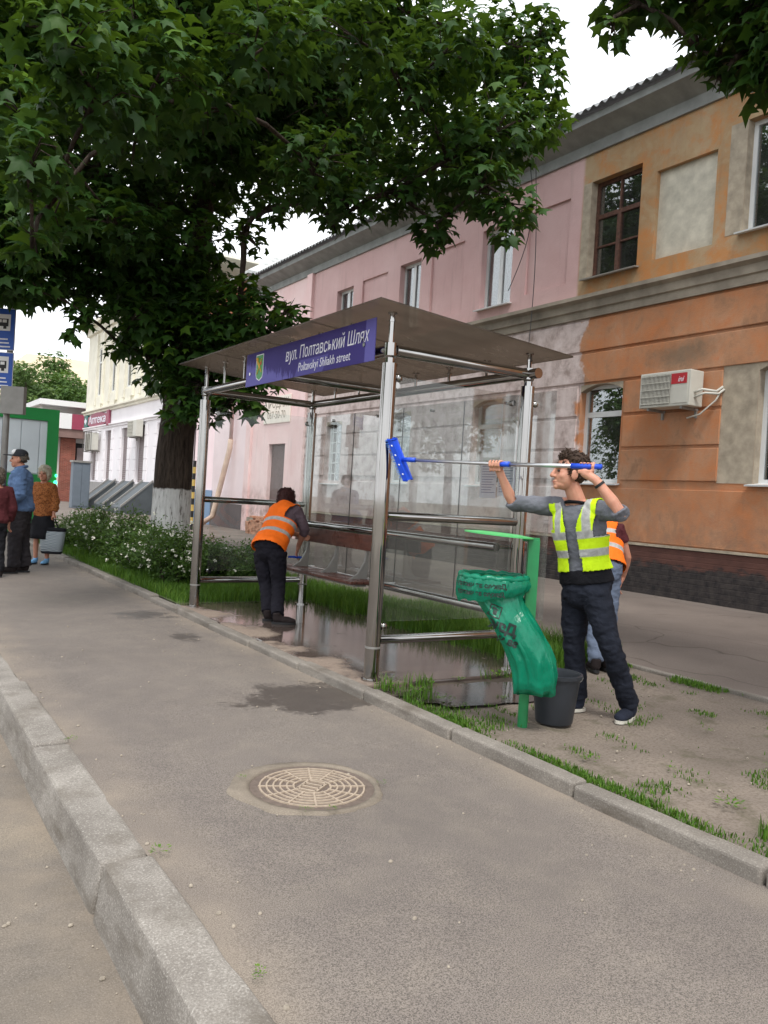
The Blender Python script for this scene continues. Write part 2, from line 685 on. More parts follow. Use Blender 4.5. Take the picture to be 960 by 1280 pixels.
def m_facade():
    """paint of the long two-storey house: orange end, pink middle, salmon far end"""
    t = NT('old_house_plaster')
    p = t.pos()
    x, y, z = t.sep(p)
    wob = t.math('MULTIPLY', t.math('SUBTRACT', t.noise(t.sc(p, (1, 1, 1)), 2.2, 4), 0.5), 0.9)
    yb = t.math('ADD', y, wob)
    n1 = t.noise(p, 0.9, 6, 0.6)
    n2 = t.noise(p, 3.4, 6, 0.65)
    streak = t.noise(t.sc(p, (3, 3.2, 0.35)), 1.6, 5, 0.6)
    orange = t.ramp(n1, [(0.3, lin(168, 116, 84)), (0.5, lin(180, 132, 100)), (0.7, lin(188, 148, 120))])
    orange = t.mix(t.ramp(n2, [(0.58, 0.0), (0.74, 0.6)]), orange, lin(182, 104, 70))
    ochre = t.ramp(n1, [(0.3, lin(160, 126, 92)), (0.52, lin(172, 143, 110)), (0.7, lin(180, 158, 130))])
    ochre = t.mix(t.ramp(n2, [(0.55, 0.0), (0.72, 0.65)]), ochre, lin(184, 118, 74))
    pink = t.ramp(n1, [(0.3, lin(200, 164, 162)), (0.7, lin(212, 180, 178))])
    mauve = t.ramp(n2, [(0.36, lin(176, 158, 153)), (0.5, lin(206, 190, 186)), (0.66, lin(220, 206, 203))])
    salmon = t.ramp(n1, [(0.3, lin(236, 200, 198)), (0.7, lin(243, 216, 214))])
    blot = t.noise(p, 1.7, 9, 0.72, 0.4)
    orange = t.mix(t.ramp(blot, [(0.46, 0.0), (0.62, 0.55)]), orange, lin(196, 122, 74))
    orange = t.mix(t.ramp(blot, [(0.36, 0.7), (0.46, 0.0)]), orange, lin(150, 116, 92))
    ochre = t.mix(t.ramp(blot, [(0.46, 0.0), (0.60, 0.6)]), ochre, lin(194, 126, 66))
    ochre = t.mix(t.ramp(blot, [(0.34, 0.7), (0.46, 0.0)]), ochre, lin(178, 158, 126))
    mauve = t.mix(t.ramp(blot, [(0.34, 0.6), (0.44, 0.0)]), mauve, lin(138, 122, 114))
    up = t.step(z, 5.2, 0.02)
    east = t.mix(up, orange, ochre)
    # the pink reaches a little further right downstairs, ragged edge
    west = t.mix(up, mauve, pink)
    edge = t.math('ADD', t.math('MULTIPLY', up, y), t.math('MULTIPLY', t.math('SUBTRACT', 1.0, up), t.math('ADD', yb, 0.25)))
    f = t.step(edge, 11.52, 0.04)
    c = t.mix(f, east, west)
    c = t.mix(t.step(y, 22.74, 0.03), c, salmon)
    # rain streaks, grime
    c = t.mix(t.ramp(streak, [(0.56, 0.0), (0.78, 0.22)]), c, lin(112, 98, 86))
    k = t.n.new('ShaderNodeVectorMath')
    k.operation = 'SUBTRACT'
    t.put(k.inputs[0], p)
    k.inputs[1].default_value = (11.5, 8.95, 4.12)
    ln = t.n.new('ShaderNodeVectorMath')
    ln.operation = 'LENGTH'
    t.put(ln.inputs[0], t.sc(k.outputs[0], (0, 1 / 0.75, 1 / 0.32)))
    soot = t.math('ADD', ln.outputs['Value'], t.math('MULTIPLY', t.math('SUBTRACT', n2, 0.5), 1.4))
    c = t.mix(t.math('MULTIPLY', t.math('SUBTRACT', 1.0, t.step(soot, 0.75, 0.4)), 0.65), c, lin(96, 90, 78))
    low = t.math('MULTIPLY', t.math('SUBTRACT', 1.0, t.step(z, 1.35, 0.5)), t.ramp(n2, [(0.4, 0.0), (0.65, 0.55)]))
    c = t.mix(low, c, lin(120, 104, 92))
    c = t.mix(t.ramp(t.noise(p, 40, 4, 0.7), [(0.6, 0.0), (0.8, 0.25)]), c, lin(80, 66, 56))
    nb = t.bump(t.math('ADD', n2, t.math('MULTIPLY', t.noise(p, 45, 4), 0.3)), 0.4, 0.02)
    return t.end(t.bsdf(c, 0.93, 0, nb, 0.2))


def m_brick(name, c1, c2, mortar, scale=1.0, axis='YZ'):
    t = NT(name)
    p = t.pos()
    x, y, z = t.sep(p)
    cb = t.n.new('ShaderNodeCombineXYZ')
    t.put(cb.inputs[0], y if axis == 'YZ' else x)
    t.put(cb.inputs[1], z)
    b = t.n.new('ShaderNodeTexBrick')
    t.put(b.inputs['Vector'], cb.outputs[0])
    b.inputs['Scale'].default_value = scale
    b.inputs['Brick Width'].default_value = 0.26
    b.inputs['Row Height'].default_value = 0.075
    b.inputs['Mortar Size'].default_value = 0.008
    b.inputs['Color1'].default_value = c1
    b.inputs['Color2'].default_value = c2
    b.inputs['Mortar'].default_value = mortar
    c = t.mix(t.ramp(t.noise(p, 2.2, 5), [(0.4, 0.0), (0.7, 0.4)]), b.outputs['Color'], lin(90, 66, 54))
    return t.end(t.bsdf(c, 0.9, 0, t.bump(b.outputs['Fac'], -0.3, 0.01), 0.2))


def m_steel():
    t = NT('stainless_steel')
    p = t.obj()
    n = t.noise(t.sc(p, (1, 1, 0.3)), 5.0, 3)
    c = t.ramp(n, [(0.3, (0.33, 0.318, 0.305)), (0.7, (0.44, 0.425, 0.41))])
    r = t.ramp(t.noise(t.sc(p, (1, 1, 0.5)), 3.0, 2), [(0.35, 0.06), (0.7, 0.13)])
    return t.end(t.bsdf(c, r, 1.0))


def m_glass(name, tint=(0.9, 0.94, 0.93), base=0.10, rough=0.02, dirt=0.10, fres=0.5):
    """clear pane: lets light straight through, mirrors at grazing angles, a film of dust"""
    t = NT(name)
    p = t.pos()
    tr = t.n.new('ShaderNodeBsdfTransparent')
    t.put(tr.inputs['Color'], tint + (1,))
    gl = t.n.new('ShaderNodeBsdfGlossy')
    gl.inputs['Roughness'].default_value = rough
    df = t.n.new('ShaderNodeBsdfDiffuse')
    df.inputs['Color'].default_value = (0.55, 0.54, 0.52, 1)
    lw = t.n.new('ShaderNodeLayerWeight')
    lw.inputs['Blend'].default_value = 0.35
    f = t.math('ADD', base, t.math('MULTIPLY', lw.outputs['Fresnel'], fres), clamp=True)
    m1 = t.n.new('ShaderNodeMixShader')
    t.put(m1.inputs[0], f)
    t.l.new(tr.outputs[0], m1.inputs[1])
    t.l.new(gl.outputs[0], m1.inputs[2])
    m2 = t.n.new('ShaderNodeMixShader')
    st = t.noise(t.sc(p, (2, 2, 0.5)), 3.0, 6, 0.65)
    t.put(m2.inputs[0], t.math('MULTIPLY', t.ramp(st, [(0.35, 0.35), (0.7, 1.0)]), dirt))
    t.l.new(m1.outputs[0], m2.inputs[1])
    t.l.new(df.outputs[0], m2.inputs[2])
    return t.end(m2.outputs[0])


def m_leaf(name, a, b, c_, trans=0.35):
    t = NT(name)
    r = t.attr('tone', 'Fac')
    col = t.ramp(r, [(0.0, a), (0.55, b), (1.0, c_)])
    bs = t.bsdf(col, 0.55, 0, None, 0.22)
    tl = t.n.new('ShaderNodeBsdfTranslucent')
    t.put(tl.inputs['Color'], t.mix(0.5, col, (0.16, 0.26, 0.02, 1)))
    m = t.n.new('ShaderNodeMixShader')
    m.inputs[0].default_value = trans
    t.l.new(bs, m.inputs[1])
    t.l.new(tl.outputs[0], m.inputs[2])
    return t.end(m.outputs[0])


def m_bark():
    t = NT('maple_bark')
    p = t.obj()
    q = t.sc(p, (5, 5, 0.8))
    n = t.noise(q, 4.5, 6, 0.65, 0.6)
    c = t.ramp(n, [(0.35, lin(46, 40, 36)), (0.65, lin(84, 74, 66))])
    return t.end(t.bsdf(c, 0.95, 0, t.bump(n, 0.9, 0.04), 0.15))


def m_white_bark():
    t = NT('whitewash')
    p = t.obj()
    q = t.sc(p, (5, 5, 0.8))
    n = t.noise(q, 4.5, 6, 0.65, 0.6)
    c = t.ramp(n, [(0.34, lin(120, 116, 110)), (0.44, lin(206, 205, 202)), (0.7, lin(228, 228, 226))])
    return t.end(t.bsdf(c, 0.95, 0, t.bump(n, 0.9, 0.03), 0.15))


def m_cloth(name, col, var=0.18, weave=260.0, rough=0.9, fold=0.35):
    t = NT(name)
    p = t.pos()
    n = t.noise(p, 7, 4)
    c = t.ramp(n, [(0.3, tuple(v * (1 - var) for v in col[:3])), (0.7, tuple(min(1, v * (1 + var)) for v in col[:3]))])
    w = t.noise(p, weave, 2, 0.7)
    h = t.math('ADD', t.math('MULTIPLY', t.noise(t.sc(p, (1, 1, 1.7)), 13, 3, 0.5, 0.8), 3.0), t.math('MULTIPLY', w, 0.3))
    return t.end(t.bsdf(c, rough, 0, t.bump(h, fold, 0.012), 0.15))


def m_vest(name, base, stripes, verts, trim=None):
    """high visibility vest: reflective tape set by torso coordinates kept in attribute tc (side, front, up)"""
    t = NT(name)
    a = t.attr('tc')
    s, f, u = t.sep(a)
    p = t.pos()
    m = None
    for lo, hi in stripes:
        b = t.band(u, lo, hi)
        m = b if m is None else t.math('MAXIMUM', m, b)
    if verts:
        sa = t.math('ABSOLUTE', s)
        b = t.math('MULTIPLY', t.band(sa, verts[0], verts[1]), t.step(u, verts[2], 0.004))
        m = t.math('MAXIMUM', m, b)
    n = t.noise(p, 9, 4)
    c0 = t.ramp(n, [(0.3, tuple(v * 0.86 for v in base[:3])), (0.7, base[:3])])
    c = t.mix(m, c0, t.ramp(t.noise(p, 30, 3), [(0.3, lin(150, 150, 148)), (0.7, lin(182, 182, 178))]))
    h = t.math('ADD', t.math('MULTIPLY', t.noise(t.sc(p, (1, 1, 0.8)), 16, 3, 0.5, 0.8), 2.0), t.math('MULTIPLY', m, 0.15))
    r = t.math('SUBTRACT', 0.75, t.math('MULTIPLY', m, 0.35))
    return t.end(t.bsdf(c, r, 0, t.bump(h, 0.35, 0.012), 0.3))


def m_skin(name, col):
    t = NT(name)
    p = t.pos()
    n = t.noise(p, 28, 4)
    c = t.ramp(n, [(0.3, tuple(v * f for v, f in zip(col[:3], (0.92, 0.82, 0.80)))), (0.7, col[:3])])
    return t.end(t.bsdf(c, 0.5, 0, t.bump(t.noise(p, 300, 2), 0.12, 0.002), 0.4, Subsurface_Weight=0.08))


def m_hair(name, col):
    t = NT(name)
    p = t.obj()
    n = t.noise(t.sc(p, (1, 1, 0.25)), 190, 3, 0.7)
    c = t.ramp(n, [(0.35, tuple(v * 0.45 for v in col[:3])), (0.65, col[:3])])
    return t.end(t.bsdf(c, 0.55, 0, t.bump(n, 0.8, 0.008), 0.3))


def m_roof_sheet(name, c1, c2):
    t = NT(name)
    p = t.pos()
    n = t.noise(t.sc(p, (0.4, 2, 1)), 2.0, 5)
    c = t.ramp(n, [(0.3, c1), (0.7, c2)])
    c = t.mix(t.ramp(t.noise(p, 5, 5), [(0.5, 0.0), (0.7, 0.5)]), c, lin(70, 74, 60))
    return t.end(t.bsdf(c, 0.9, 0, t.bump(t.noise(p, 60, 3), 0.3, 0.005), 0.2))


def m_canopy():
    """smoky brown acrylic roof sheet, dusty on top"""
    t = NT('smoked_acrylic')
    p = t.pos()
    n = t.noise(t.sc(p, (1, 2.4, 1)), 2.6, 6, 0.65)
    tr = t.n.new('ShaderNodeBsdfTransparent')
    t.put(tr.inputs['Color'], t.ramp(n, [(0.3, (0.34, 0.29, 0.25)), (0.7, (0.50, 0.44, 0.38))]))
    tl = t.n.new('ShaderNodeBsdfTranslucent')
    tl.inputs['Color'].default_value = (0.30, 0.26, 0.225, 1)
    bs = t.bsdf(t.ramp(n, [(0.35, (0.07, 0.055, 0.045)), (0.7, (0.15, 0.12, 0.095))]), 0.16, 0, None, 0.5)
    m1 = t.n.new('ShaderNodeMixShader')
    m1.inputs[0].default_value = 0.55
    t.l.new(bs, m1.inputs[1])
    t.l.new(tl.outputs[0], m1.inputs[2])
    m2 = t.n.new('ShaderNodeMixShader')
    m2.inputs[0].default_value = 0.5
    t.l.new(m1.outputs[0], m2.inputs[1])
    t.l.new(tr.outputs[0], m2.inputs[2])
    return t.end(m2.outputs[0])


def m_bag():
    t = NT('green_bin_liner')
    p = t.pos()
    n = t.noise(t.sc(p, (1, 1, 0.5)), 9, 5, 0.6, 0.6)
    col = t.ramp(n, [(0.3, (0.0, 0.21, 0.12)), (0.7, (0.006, 0.33, 0.19))])
    cre = t.voro(t.sc(p, (1, 1, .38)), 7, 'DISTANCE_TO_EDGE')
    hgt = t.math('ADD', n, t.math('ADD', t.math('MULTIPLY', t.noise(t.sc(p, (2, 2, .6)), 26, 3, .5, 1.0), .35), t.math('MULTIPLY', t.math('MINIMUM', cre, .25), 1.6)))
    bs = t.bsdf(col, 0.16, 0, t.bump(hgt, 0.55, 0.025), 0.6)
    tl = t.n.new('ShaderNodeBsdfTranslucent')
    t.put(tl.inputs['Color'], (0.0, 0.42, 0.23, 1))
    m = t.n.new('ShaderNodeMixShader')
    m.inputs[0].default_value = 0.4
    t.l.new(bs, m.inputs[1])
    t.l.new(tl.outputs[0], m.inputs[2])
    return t.end(m.outputs[0])


def m_sign():
    """indigo street-name board with lighter violet shapes at both ends"""
    t = NT('street_board_print')
    p = t.pos()
    x, y, z = t.sep(p)
    n = t.noise(t.sc(p, (0, 6, 30)), 1.0, 4, 0.7)
    c = t.ramp(t.noise(p, 1.2, 3), [(0.3, lin(50, 40, 104)), (0.7, lin(60, 50, 118))])
    light = lin(104, 100, 172)
    # the left end: ragged lighter skyline, rising towards the end
    e = t.math('ADD', z, t.math('MULTIPLY', t.math('SUBTRACT', y, 7.6), -0.20))
    e = t.math('ADD', e, t.math('MULTIPLY', t.math('SUBTRACT', t.noise(t.sc(p, (0, 24, 2)), 1.0, 4, 0.85), 0.5), 0.42))
    lf = t.math('MULTIPLY', t.math('SUBTRACT', 1.0, t.step(e, 2.645, 0.004)), t.step(y, 6.55, 0.003))
    rt = t.math('SUBTRACT', 1.0, t.step(y, 5.33, 0.003))
    mid = t.math('MULTIPLY', t.band(t.math('ADD', y, t.math('MULTIPLY', z, 0.7)), 7.70, 8.22, 0.003), t.math('SUBTRACT', 1.0, t.step(z, 2.56, 0.004)))
    c = t.mix(t.math('MULTIPLY', lf, 0.9), c, light)
    c = t.mix(t.math('MULTIPLY', rt, 0.8), c, light)
    c = t.mix(t.math('MULTIPLY', mid, 0.45), c, light)
    return t.end(t.bsdf(c, 0.55, 0, None, 0.15))


def m_plinth():
    """brown paint flaking off a tarred plinth"""
    t = NT('tarred_plinth')
    p = t.pos()
    x, y, z = t.sep(p)
    n = t.noise(t.sc(p, (1, 1, 2)), 3.0, 7, 0.7)
    e = t.math('ADD', z, t.math('MULTIPLY', t.math('SUBTRACT', n, 0.5), 0.5))
    f = t.step(e, 0.58, 0.04)
    tar = t.ramp(t.noise(p, 7, 6, 0.7), [(0.35, lin(34, 32, 34)), (0.62, lin(66, 60, 58))])
    c = t.mix(f, tar, t.ramp(n, [(0.3, lin(78, 52, 46)), (0.7, lin(98, 66, 58))]))
    ln = t.math('ABSOLUTE', t.math('SUBTRACT', t.math('FRACT', t.math('MULTIPLY', z, 11)), 0.5))
    h = t.math('ADD', t.math('MULTIPLY', t.step(ln, 0.06, 0.03), 0.6), n)
    return t.end(t.bsdf(c, 0.8, 0, t.bump(h, 0.6, 0.02), 0.3))


def m_wood():
    t = NT('bench_wood')
    p = t.pos()
    n = t.noise(t.sc(p, (14, 1.2, 14)), 3.0, 5, 0.6, 0.4)
    c = t.ramp(n, [(0.3, lin(66, 38, 32)), (0.7, lin(108, 66, 54))])
    return t.end(t.bsdf(c, t.ramp(t.noise(p, 6, 3), [(0.4, 0.25), (0.65, 0.6)]), 0, t.bump(n, 0.3, 0.004), 0.45))


MT = dict(
    asphalt=m_asphalt(), road=m_road(), dirt=m_dirt(), slab=m_wet_slab(), path=m_path(),
    granite=m_stone('granite_kerb', lin(154, 148, 140), lin(110, 104, 97), lin(188, 183, 175)),
    concrete=m_stone('concrete_kerb', lin(142, 135, 126), lin(108, 102, 95), lin(170, 164, 156)),
    ring=m_stone('manhole_mortar', lin(138, 127, 113), lin(112, 103, 92), lin(164, 152, 136), scale=1.6),
    iron=simple('cast_iron', lin(112, 99, 90), 0.7, 0.25, 0.2, 30, 0.4, 160),
    iron_rib=simple('worn_iron', lin(170, 154, 136), 0.7, 0.15, 0.15, 30, 0.3, 160),
    facade=m_facade(),
    belt=simple('grey_cornice_plaster', lin(150, 140, 126), 0.92, 0, 0.32, 2.0, 0.6, 24),
    surround=simple('bare_grey_plaster', lin(166, 154, 136), 0.93, 0, 0.26, 5.5, 0.5, 30),
    niche=simple('pale_niche_plaster', lin(196, 190, 174), 0.93, 0, 0.18, 5.5, 0.5, 26),
    plinth=m_plinth(),
    pvc=simple('white_pvc', lin(214, 216, 216), 0.4, 0, 0.04, 3, 0.05, 40),
    oldwood=simple('weathered_brown_wood', lin(92, 62, 50), 0.8, 0, 0.4, 18, 0.6, 90),
    sill=simple('zinc_sill', lin(150, 146, 140), 0.6, 0.2, 0.15, 5, 0.2, 40),
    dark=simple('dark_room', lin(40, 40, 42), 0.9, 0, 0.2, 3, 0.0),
    curtain=m_cloth('net_curtain', lin(206, 210, 216), 0.08, 120, 0.9, 0.5),
    wglass=m_glass('window_glass', (0.75, 0.79, 0.8), 0.16, 0.01, 0.05),
    glass=m_glass('shelter_glass', (0.93, 0.95, 0.945), 0.015, 0.012, 0.025, 0.30),
    steel=m_steel(), canopy=m_canopy(), sign=m_sign(), wood=m_wood(),
    greymetal=simple('grey_painted_metal', lin(140, 138, 134), 0.5, 0.3, 0.12, 8, 0.1, 60),
    white=simple('white_paint', lin(226, 226, 226), 0.5, 0, 0.03, 10, 0.0),
    text_white=simple('white_print', lin(224, 224, 232), 0.5, 0, 0.02, 10, 0.0),
    text_black=simple('black_print', lin(18, 40, 34), 0.5, 0, 0.1, 10, 0.0),
    black=simple('black_rubber', lin(30, 30, 32), 0.6, 0, 0.2, 30, 0.2, 120),
    red=simple('red_print', lin(176, 34, 44), 0.5, 0, 0.08, 10, 0.0),
    green=simple('bin_green_paint', lin(30, 124, 72), 0.45, 0, 0.12, 9, 0.15, 50),
    emblem=simple('emblem_green', lin(40, 140, 62), 0.4, 0, 0.2, 90, 0.0),
    gold=simple('emblem_gold', lin(204, 160, 60), 0.4, 0, 0.15, 60, 0.0),
    bag=m_bag(),
    bucket=simple('dark_plastic', lin(44, 48, 54), 0.45, 0, 0.15, 8, 0.1, 60),
    bluepl=simple('blue_plastic', lin(28, 78, 208), 0.35, 0, 0.08, 10, 0.0),
    alu=simple('brushed_aluminium', (0.62, 0.62, 0.63), 0.3, 0.9, 0.06, 30, 0.0),
    bark=m_bark(), whitewash=m_white_bark(),
    leaf=m_leaf('maple_leaf', (0.018, 0.050, 0.010, 1), (0.030, 0.082, 0.011, 1), (0.095, 0.175, 0.014, 1), 0.25),
    bushleaf=m_leaf('shrub_leaf', (0.035, 0.075, 0.018, 1), (0.070, 0.135, 0.03, 1), (0.125, 0.21, 0.05, 1), 0.3),
    grass=m_leaf('grass_blade', (0.040, 0.10, 0.012, 1), (0.080, 0.18, 0.020, 1), (0.16, 0.26, 0.035, 1), 0.3),
    farleaf=m_leaf('far_leaf', (0.06, 0.11, 0.035, 1), (0.10, 0.17, 0.05, 1), (0.19, 0.26, 0.09, 1), 0.3),
    petal=simple('white_petal', lin(232, 230, 214), 0.7, 0, 0.05, 20, 0.0),
    slate=m_roof_sheet('asbestos_slate', lin(104, 106, 108), lin(140, 142, 142)),
    fascia=simple('blue_grey_boards', lin(140, 142, 140), 0.8, 0, 0.2, 3, 0.3, 40),
    ac=simple('ac_casing', lin(196, 194, 184), 0.5, 0, 0.06, 4, 0.05, 40),
    acgrille=simple('ac_grille', lin(84, 80, 74), 0.6, 0, 0.1, 20, 0.0),
)

# ================================================================== THE GROUND
def sheet(name, x0, x1, y0, y1, z, mat, nx=2, ny=2, amp=0.0, sc=0.6):
    vv, ff = [], []
    for j in range(ny + 1):
        for i in range(nx + 1):
            x, y = x0 + (x1 - x0) * i / nx, y0 + (y1 - y0) * j / ny
            zz = z
            if amp and 0 < i < nx and 0 < j < ny:
                zz += amp * mnoise.noise(Vector((x * sc, y * sc, z)))
            vv.append((x, y, zz))
    for j in range(ny):
        for i in range(nx):
            a = j * (nx + 1) + i
            ff.append((a, a + 1, a + nx + 2, a + nx + 1))
    o = MB().add(vv, ff).build(name, mat, None, True)
    return tag(o, kind='structure')


sheet('ground', -900, 900, -900, 900, -0.24, simple('far_ground', lin(128, 122, 112), 0.95, 0, 0.2, 0.2, 0.3, 8))
sheet('road', -11.0, 0.80, -14, 120, -0.190, MT['road'], 40, 200, 0.010, 0.8)
sheet('sidewalk', 0.965, 3.0, -10, 18.6, 0.0, MT['asphalt'], 30, 200, 0.006, 1.1)
sheet('forecourt', 0.93, 11.45, 18.6, 110, 0.0, MT['path'], 4, 4)
sheet('soil_strip', 3.04, 5.9, -10, 18.6, 0.035, MT['dirt'], 40, 340, 0.016, 1.6)
sheet('back_path', 5.86, 11.45, -10, 18.6, 0.045, MT['path'], 30, 60, 0.010, 0.7)
# side of the ground sheets below the soil strip is closed by the kerbs
tag(MB().box((3.02, -10, -0.23), (11.45, 18.6, 0.015)).build('soil_base', MT['dirt']), kind='structure')
tag(MB().box((0.977, -10, -0.23), (3.02, 18.6, -0.012)).build('sidewalk_base', MT['dirt']), kind='structure')

# concrete slab under the shelter
slab = MB().bbox((3.08, 4.93, -0.05), (4.86, 9.15, 0.062), 0.012).build('shelter_slab', MT['slab'], None)
tag(slab, kind='structure')


def kerb_stone_mesh(name, L, Wd, H, rad, mat, seed, rough=0.006, batter=0.0):
    """one kerb stone: rounded, chipped block; x across, y along, z down from 0"""
    bm = bmesh.new()
    bmesh.ops.create_cube(bm, size=1)
    for q in bm.verts:
        q.co = Vector((q.co.x * Wd, q.co.y * L, q.co.z * H - H / 2))
    bmesh.ops.bevel(bm, geom=[e for e in bm.edges], offset=rad, segments=3, affect='EDGES', profile=0.5)
    le = [e for e in bm.edges if abs((e.verts[0].co - e.verts[1].co).y) > L * 0.5]
    bmesh.ops.subdivide_edges(bm, edges=le, cuts=22, use_grid_fill=True)
    for q in bm.verts:
        n = mnoise.noise(Vector((q.co.x * 9 + seed, q.co.y * 6, q.co.z * 9)))
        n2 = max(0, mnoise.noise(Vector((q.co.x * 3 + seed * 2, q.co.y * 3.1, q.co.z * 3))) - 0.25)
        corner = 1.0 if abs(q.co.x) > Wd * 0.36 and q.co.z > -H * 0.2 else 0.25
        d = q.co - Vector((0, q.co.y, -H / 2))
        if q.co.x < 0 and batter:
            q.co.x += batter * q.co.z
        q.co -= d.normalized() * (n * rough * 0.35 + n2 * rough * 4.0 * corner)
    me = bpy.data.meshes.new(name)
    bm.to_mesh(me)
    bm.free()
    me.materials.append(mat)
    me.shade_smooth()
    me.set_sharp_from_angle(angle=math.radians(14))
    return me


rk = bpy.data.objects.new('road_kerb', None)
COL.objects.link(rk)
rk.location = (0.85, 3, 0)
tag(rk, kind='structure')
joints = [-1.45, 0.05, 1.55, 3.02, 4.52, 5.98]
y = 5.98
while y < 40:
    y += 1.5
    joints.append(y)
meshes = [kerb_stone_mesh('kerb_stone', 1.465, 0.186, 0.34, 0.02, MT['granite'], s * 5.3, .0045, .14) for s in range(4)]
for i in range(len(joints) - 1):
    o = link('kerb_stone', meshes[i % 4], rk)
    yc = (joints[i] + joints[i + 1]) / 2
    o.location = (0.894 + random.uniform(-0.008, 0.008), yc, 0.010 + (-.007 if i % 2 else .007) + random.uniform(-0.003, 0.003))
    o.scale = (1, (joints[i + 1] - joints[i] - 0.030) / 1.465, 1)
    o.rotation_euler = (random.uniform(-.003, .003), random.uniform(-.01, .01), random.uniform(-.006, .006))
# dirt filling between the stones and the sidewalk
tag(MB().box((0.86, -1.6, -0.23), (0.975, 40, -0.035)).build('kerb_bedding', MT['dirt'], rk))

lk = bpy.data.objects.new('lawn_kerb', None)
COL.objects.link(lk)
lk.location = (3.03, 3, 0)
tag(lk, kind='structure')
meshes = [kerb_stone_mesh('edging_stone', 0.985, 0.115, 0.22, 0.018, MT['concrete'], 40 + s * 3.1, 0.004) for s in range(4)]
yj = -1.2
i = 0
while yj < 18.4:
    o = link('edging_stone', meshes[i % 4], lk)
    o.location = (3.035 + random.uniform(-.006, .006), yj + 0.5, 0.072 + random.uniform(-.008, .008) - (0.012 if 4.5 < yj < 9.5 else 0))
    o.rotation_euler = (random.uniform(-.006, .006), random.uniform(-.02, .02), random.uniform(-.008, .008))
    yj += 1.0
    i += 1
bk = bpy.data.objects.new('path_edging', None)
COL.objects.link(bk)
bk.location = (5.87, 3, 0)
tag(bk, kind='structure')
yj = -1.0
while yj < 18:
    o = link('edging_stone', meshes[i % 4], bk)
    o.location = (5.875 + random.uniform(-.006, .006), yj + 0.5, 0.064 + random.uniform(-.008, .006))
    o.scale = (0.6, 1, 1)
    yj += 1.0
    i += 1

# puddle beside the slab
t = NT('muddy_water')
p_ = t.pos()
t.end(t.bsdf(t.ramp(t.noise(p_, 3, 4), [(0.3, lin(34, 30, 27)), (0.7, lin(58, 50, 44))]), 0.09, 0, t.bump(t.noise(p_, 14, 2), 0.04, 0.01), 0.6))
MT['water'] = t.m
rim = []
for k in range(72):
    a = 2 * PI * k / 72
    r = 1 + 0.28 * mnoise.noise(Vector((math.cos(a) * 1.8, math.sin(a) * 1.8, 3))) + 0.14 * mnoise.noise(Vector((math.cos(a) * 5, math.sin(a) * 5, 8)))
    rim.append((3.86 + 0.66 * r * math.cos(a), min(4.80, 4.52 + 0.30 * r * math.sin(a)), 0.053))
tag(MB().add(rim + [(3.86, 4.52, 0.053)], [(k, (k + 1) % 72, 72) for k in range(72)]).build('puddle', MT['water']), kind='structure')

# ------------------------------------------------------------------ manhole
mc = Vector((1.875, 3.425, 0))
mh = thing('manhole_cover', mc, 'round cast iron manhole cover with ring pattern set in the asphalt sidewalk', 'manhole cover')
seg = 64
ringpts = []
for rr, zz in ((0.30, -0.03), (0.30, 0.006), (0.322, 0.010)):
    ringpts.append([(mc.x + rr * math.cos(2 * PI * k / seg), mc.y + rr * math.sin(2 * PI * k / seg), zz) for k in range(seg)])
outer = []
for k in range(seg):
    a = 2 * PI * k / seg
    r = 0.338 + 0.03 * mnoise.noise(Vector((math.cos(a) * 2, math.sin(a) * 2, 1))) + 0.05 * max(0, math.cos(a - 2.6)) + 0.012 * mnoise.noise(Vector((math.cos(a) * 7, math.sin(a) * 7, 4)))
    outer.append((mc.x + r * math.cos(a), mc.y + r * math.sin(a), 0.0075))
out2 = [(x * 1.0 + (x - mc.x) * 0.03, y + (y - mc.y) * 0.03, -0.02) for x, y, z in outer]
MB().rings(ringpts + [outer, out2], close=False).build('collar', MT['ring'], mh, True)
plate = MB()
plate.add([(mc.x, mc.y, 0.002)] + [(mc.x + 0.298 * math.cos(2 * PI * k / seg), mc.y + 0.298 * math.sin(2 * PI * k / seg), 0.002) for k in range(seg)],
          [(0, 1 + k, 1 + (k + 1) % seg) for k in range(seg)])
plate.build('plate', MT['iron'], mh)
ribs = MB()


def arc_rib(r0, r1, a0, a1, z0, z1, n):
    A = []
    for k in range(n + 1):
        a = a0 + (a1 - a0) * k / n
        A.append([(mc.x + r * math.cos(a), mc.y + r * math.sin(a), z) for r, z in ((r0, z0), (r0 + .001, z1), (r1 - .001, z1), (r1, z0))])
    ribs.rings(A, close=False)


for q, rr in enumerate((0.09, 0.122, 0.154, 0.186, 0.218, 0.25)):
    arc_rib(rr - 0.005, rr + 0.005, 0, 2 * PI, 0.001, 0.008, 60)
for k in range(12):
    a = 2 * PI * k / 12 + 0.12
    d = Vector((math.cos(a), math.sin(a), 0))
    n = Vector((-d.y, d.x, 0))
    ribs.obox(mc + d * 0.17 + Vector((0, 0, 0.0048)), d * 0.088, n * 0.0045, (0, 0, 0.004))
ribs.build('rib_pattern', MT['iron_rib'], mh)
em = MB()
for dx, dy, sx, sy in ((0, .048, .062, .006), (0, -.048, .062, .006), (.06, 0, .006, .05), (-.06, 0, .006, .05), (-.02, 0, .006, .048), (.02, 0, .006, .048)):
    em.obox(mc + Vector((dx * .8 - dy * .6, dx * .6 + dy * .8, 0.006)), Vector((.8, .6, 0)) * sx, Vector((-.6, .8, 0)) * sy, (0, 0, .004))
em.build('centre_emblem', MT['iron_rib'], mh)


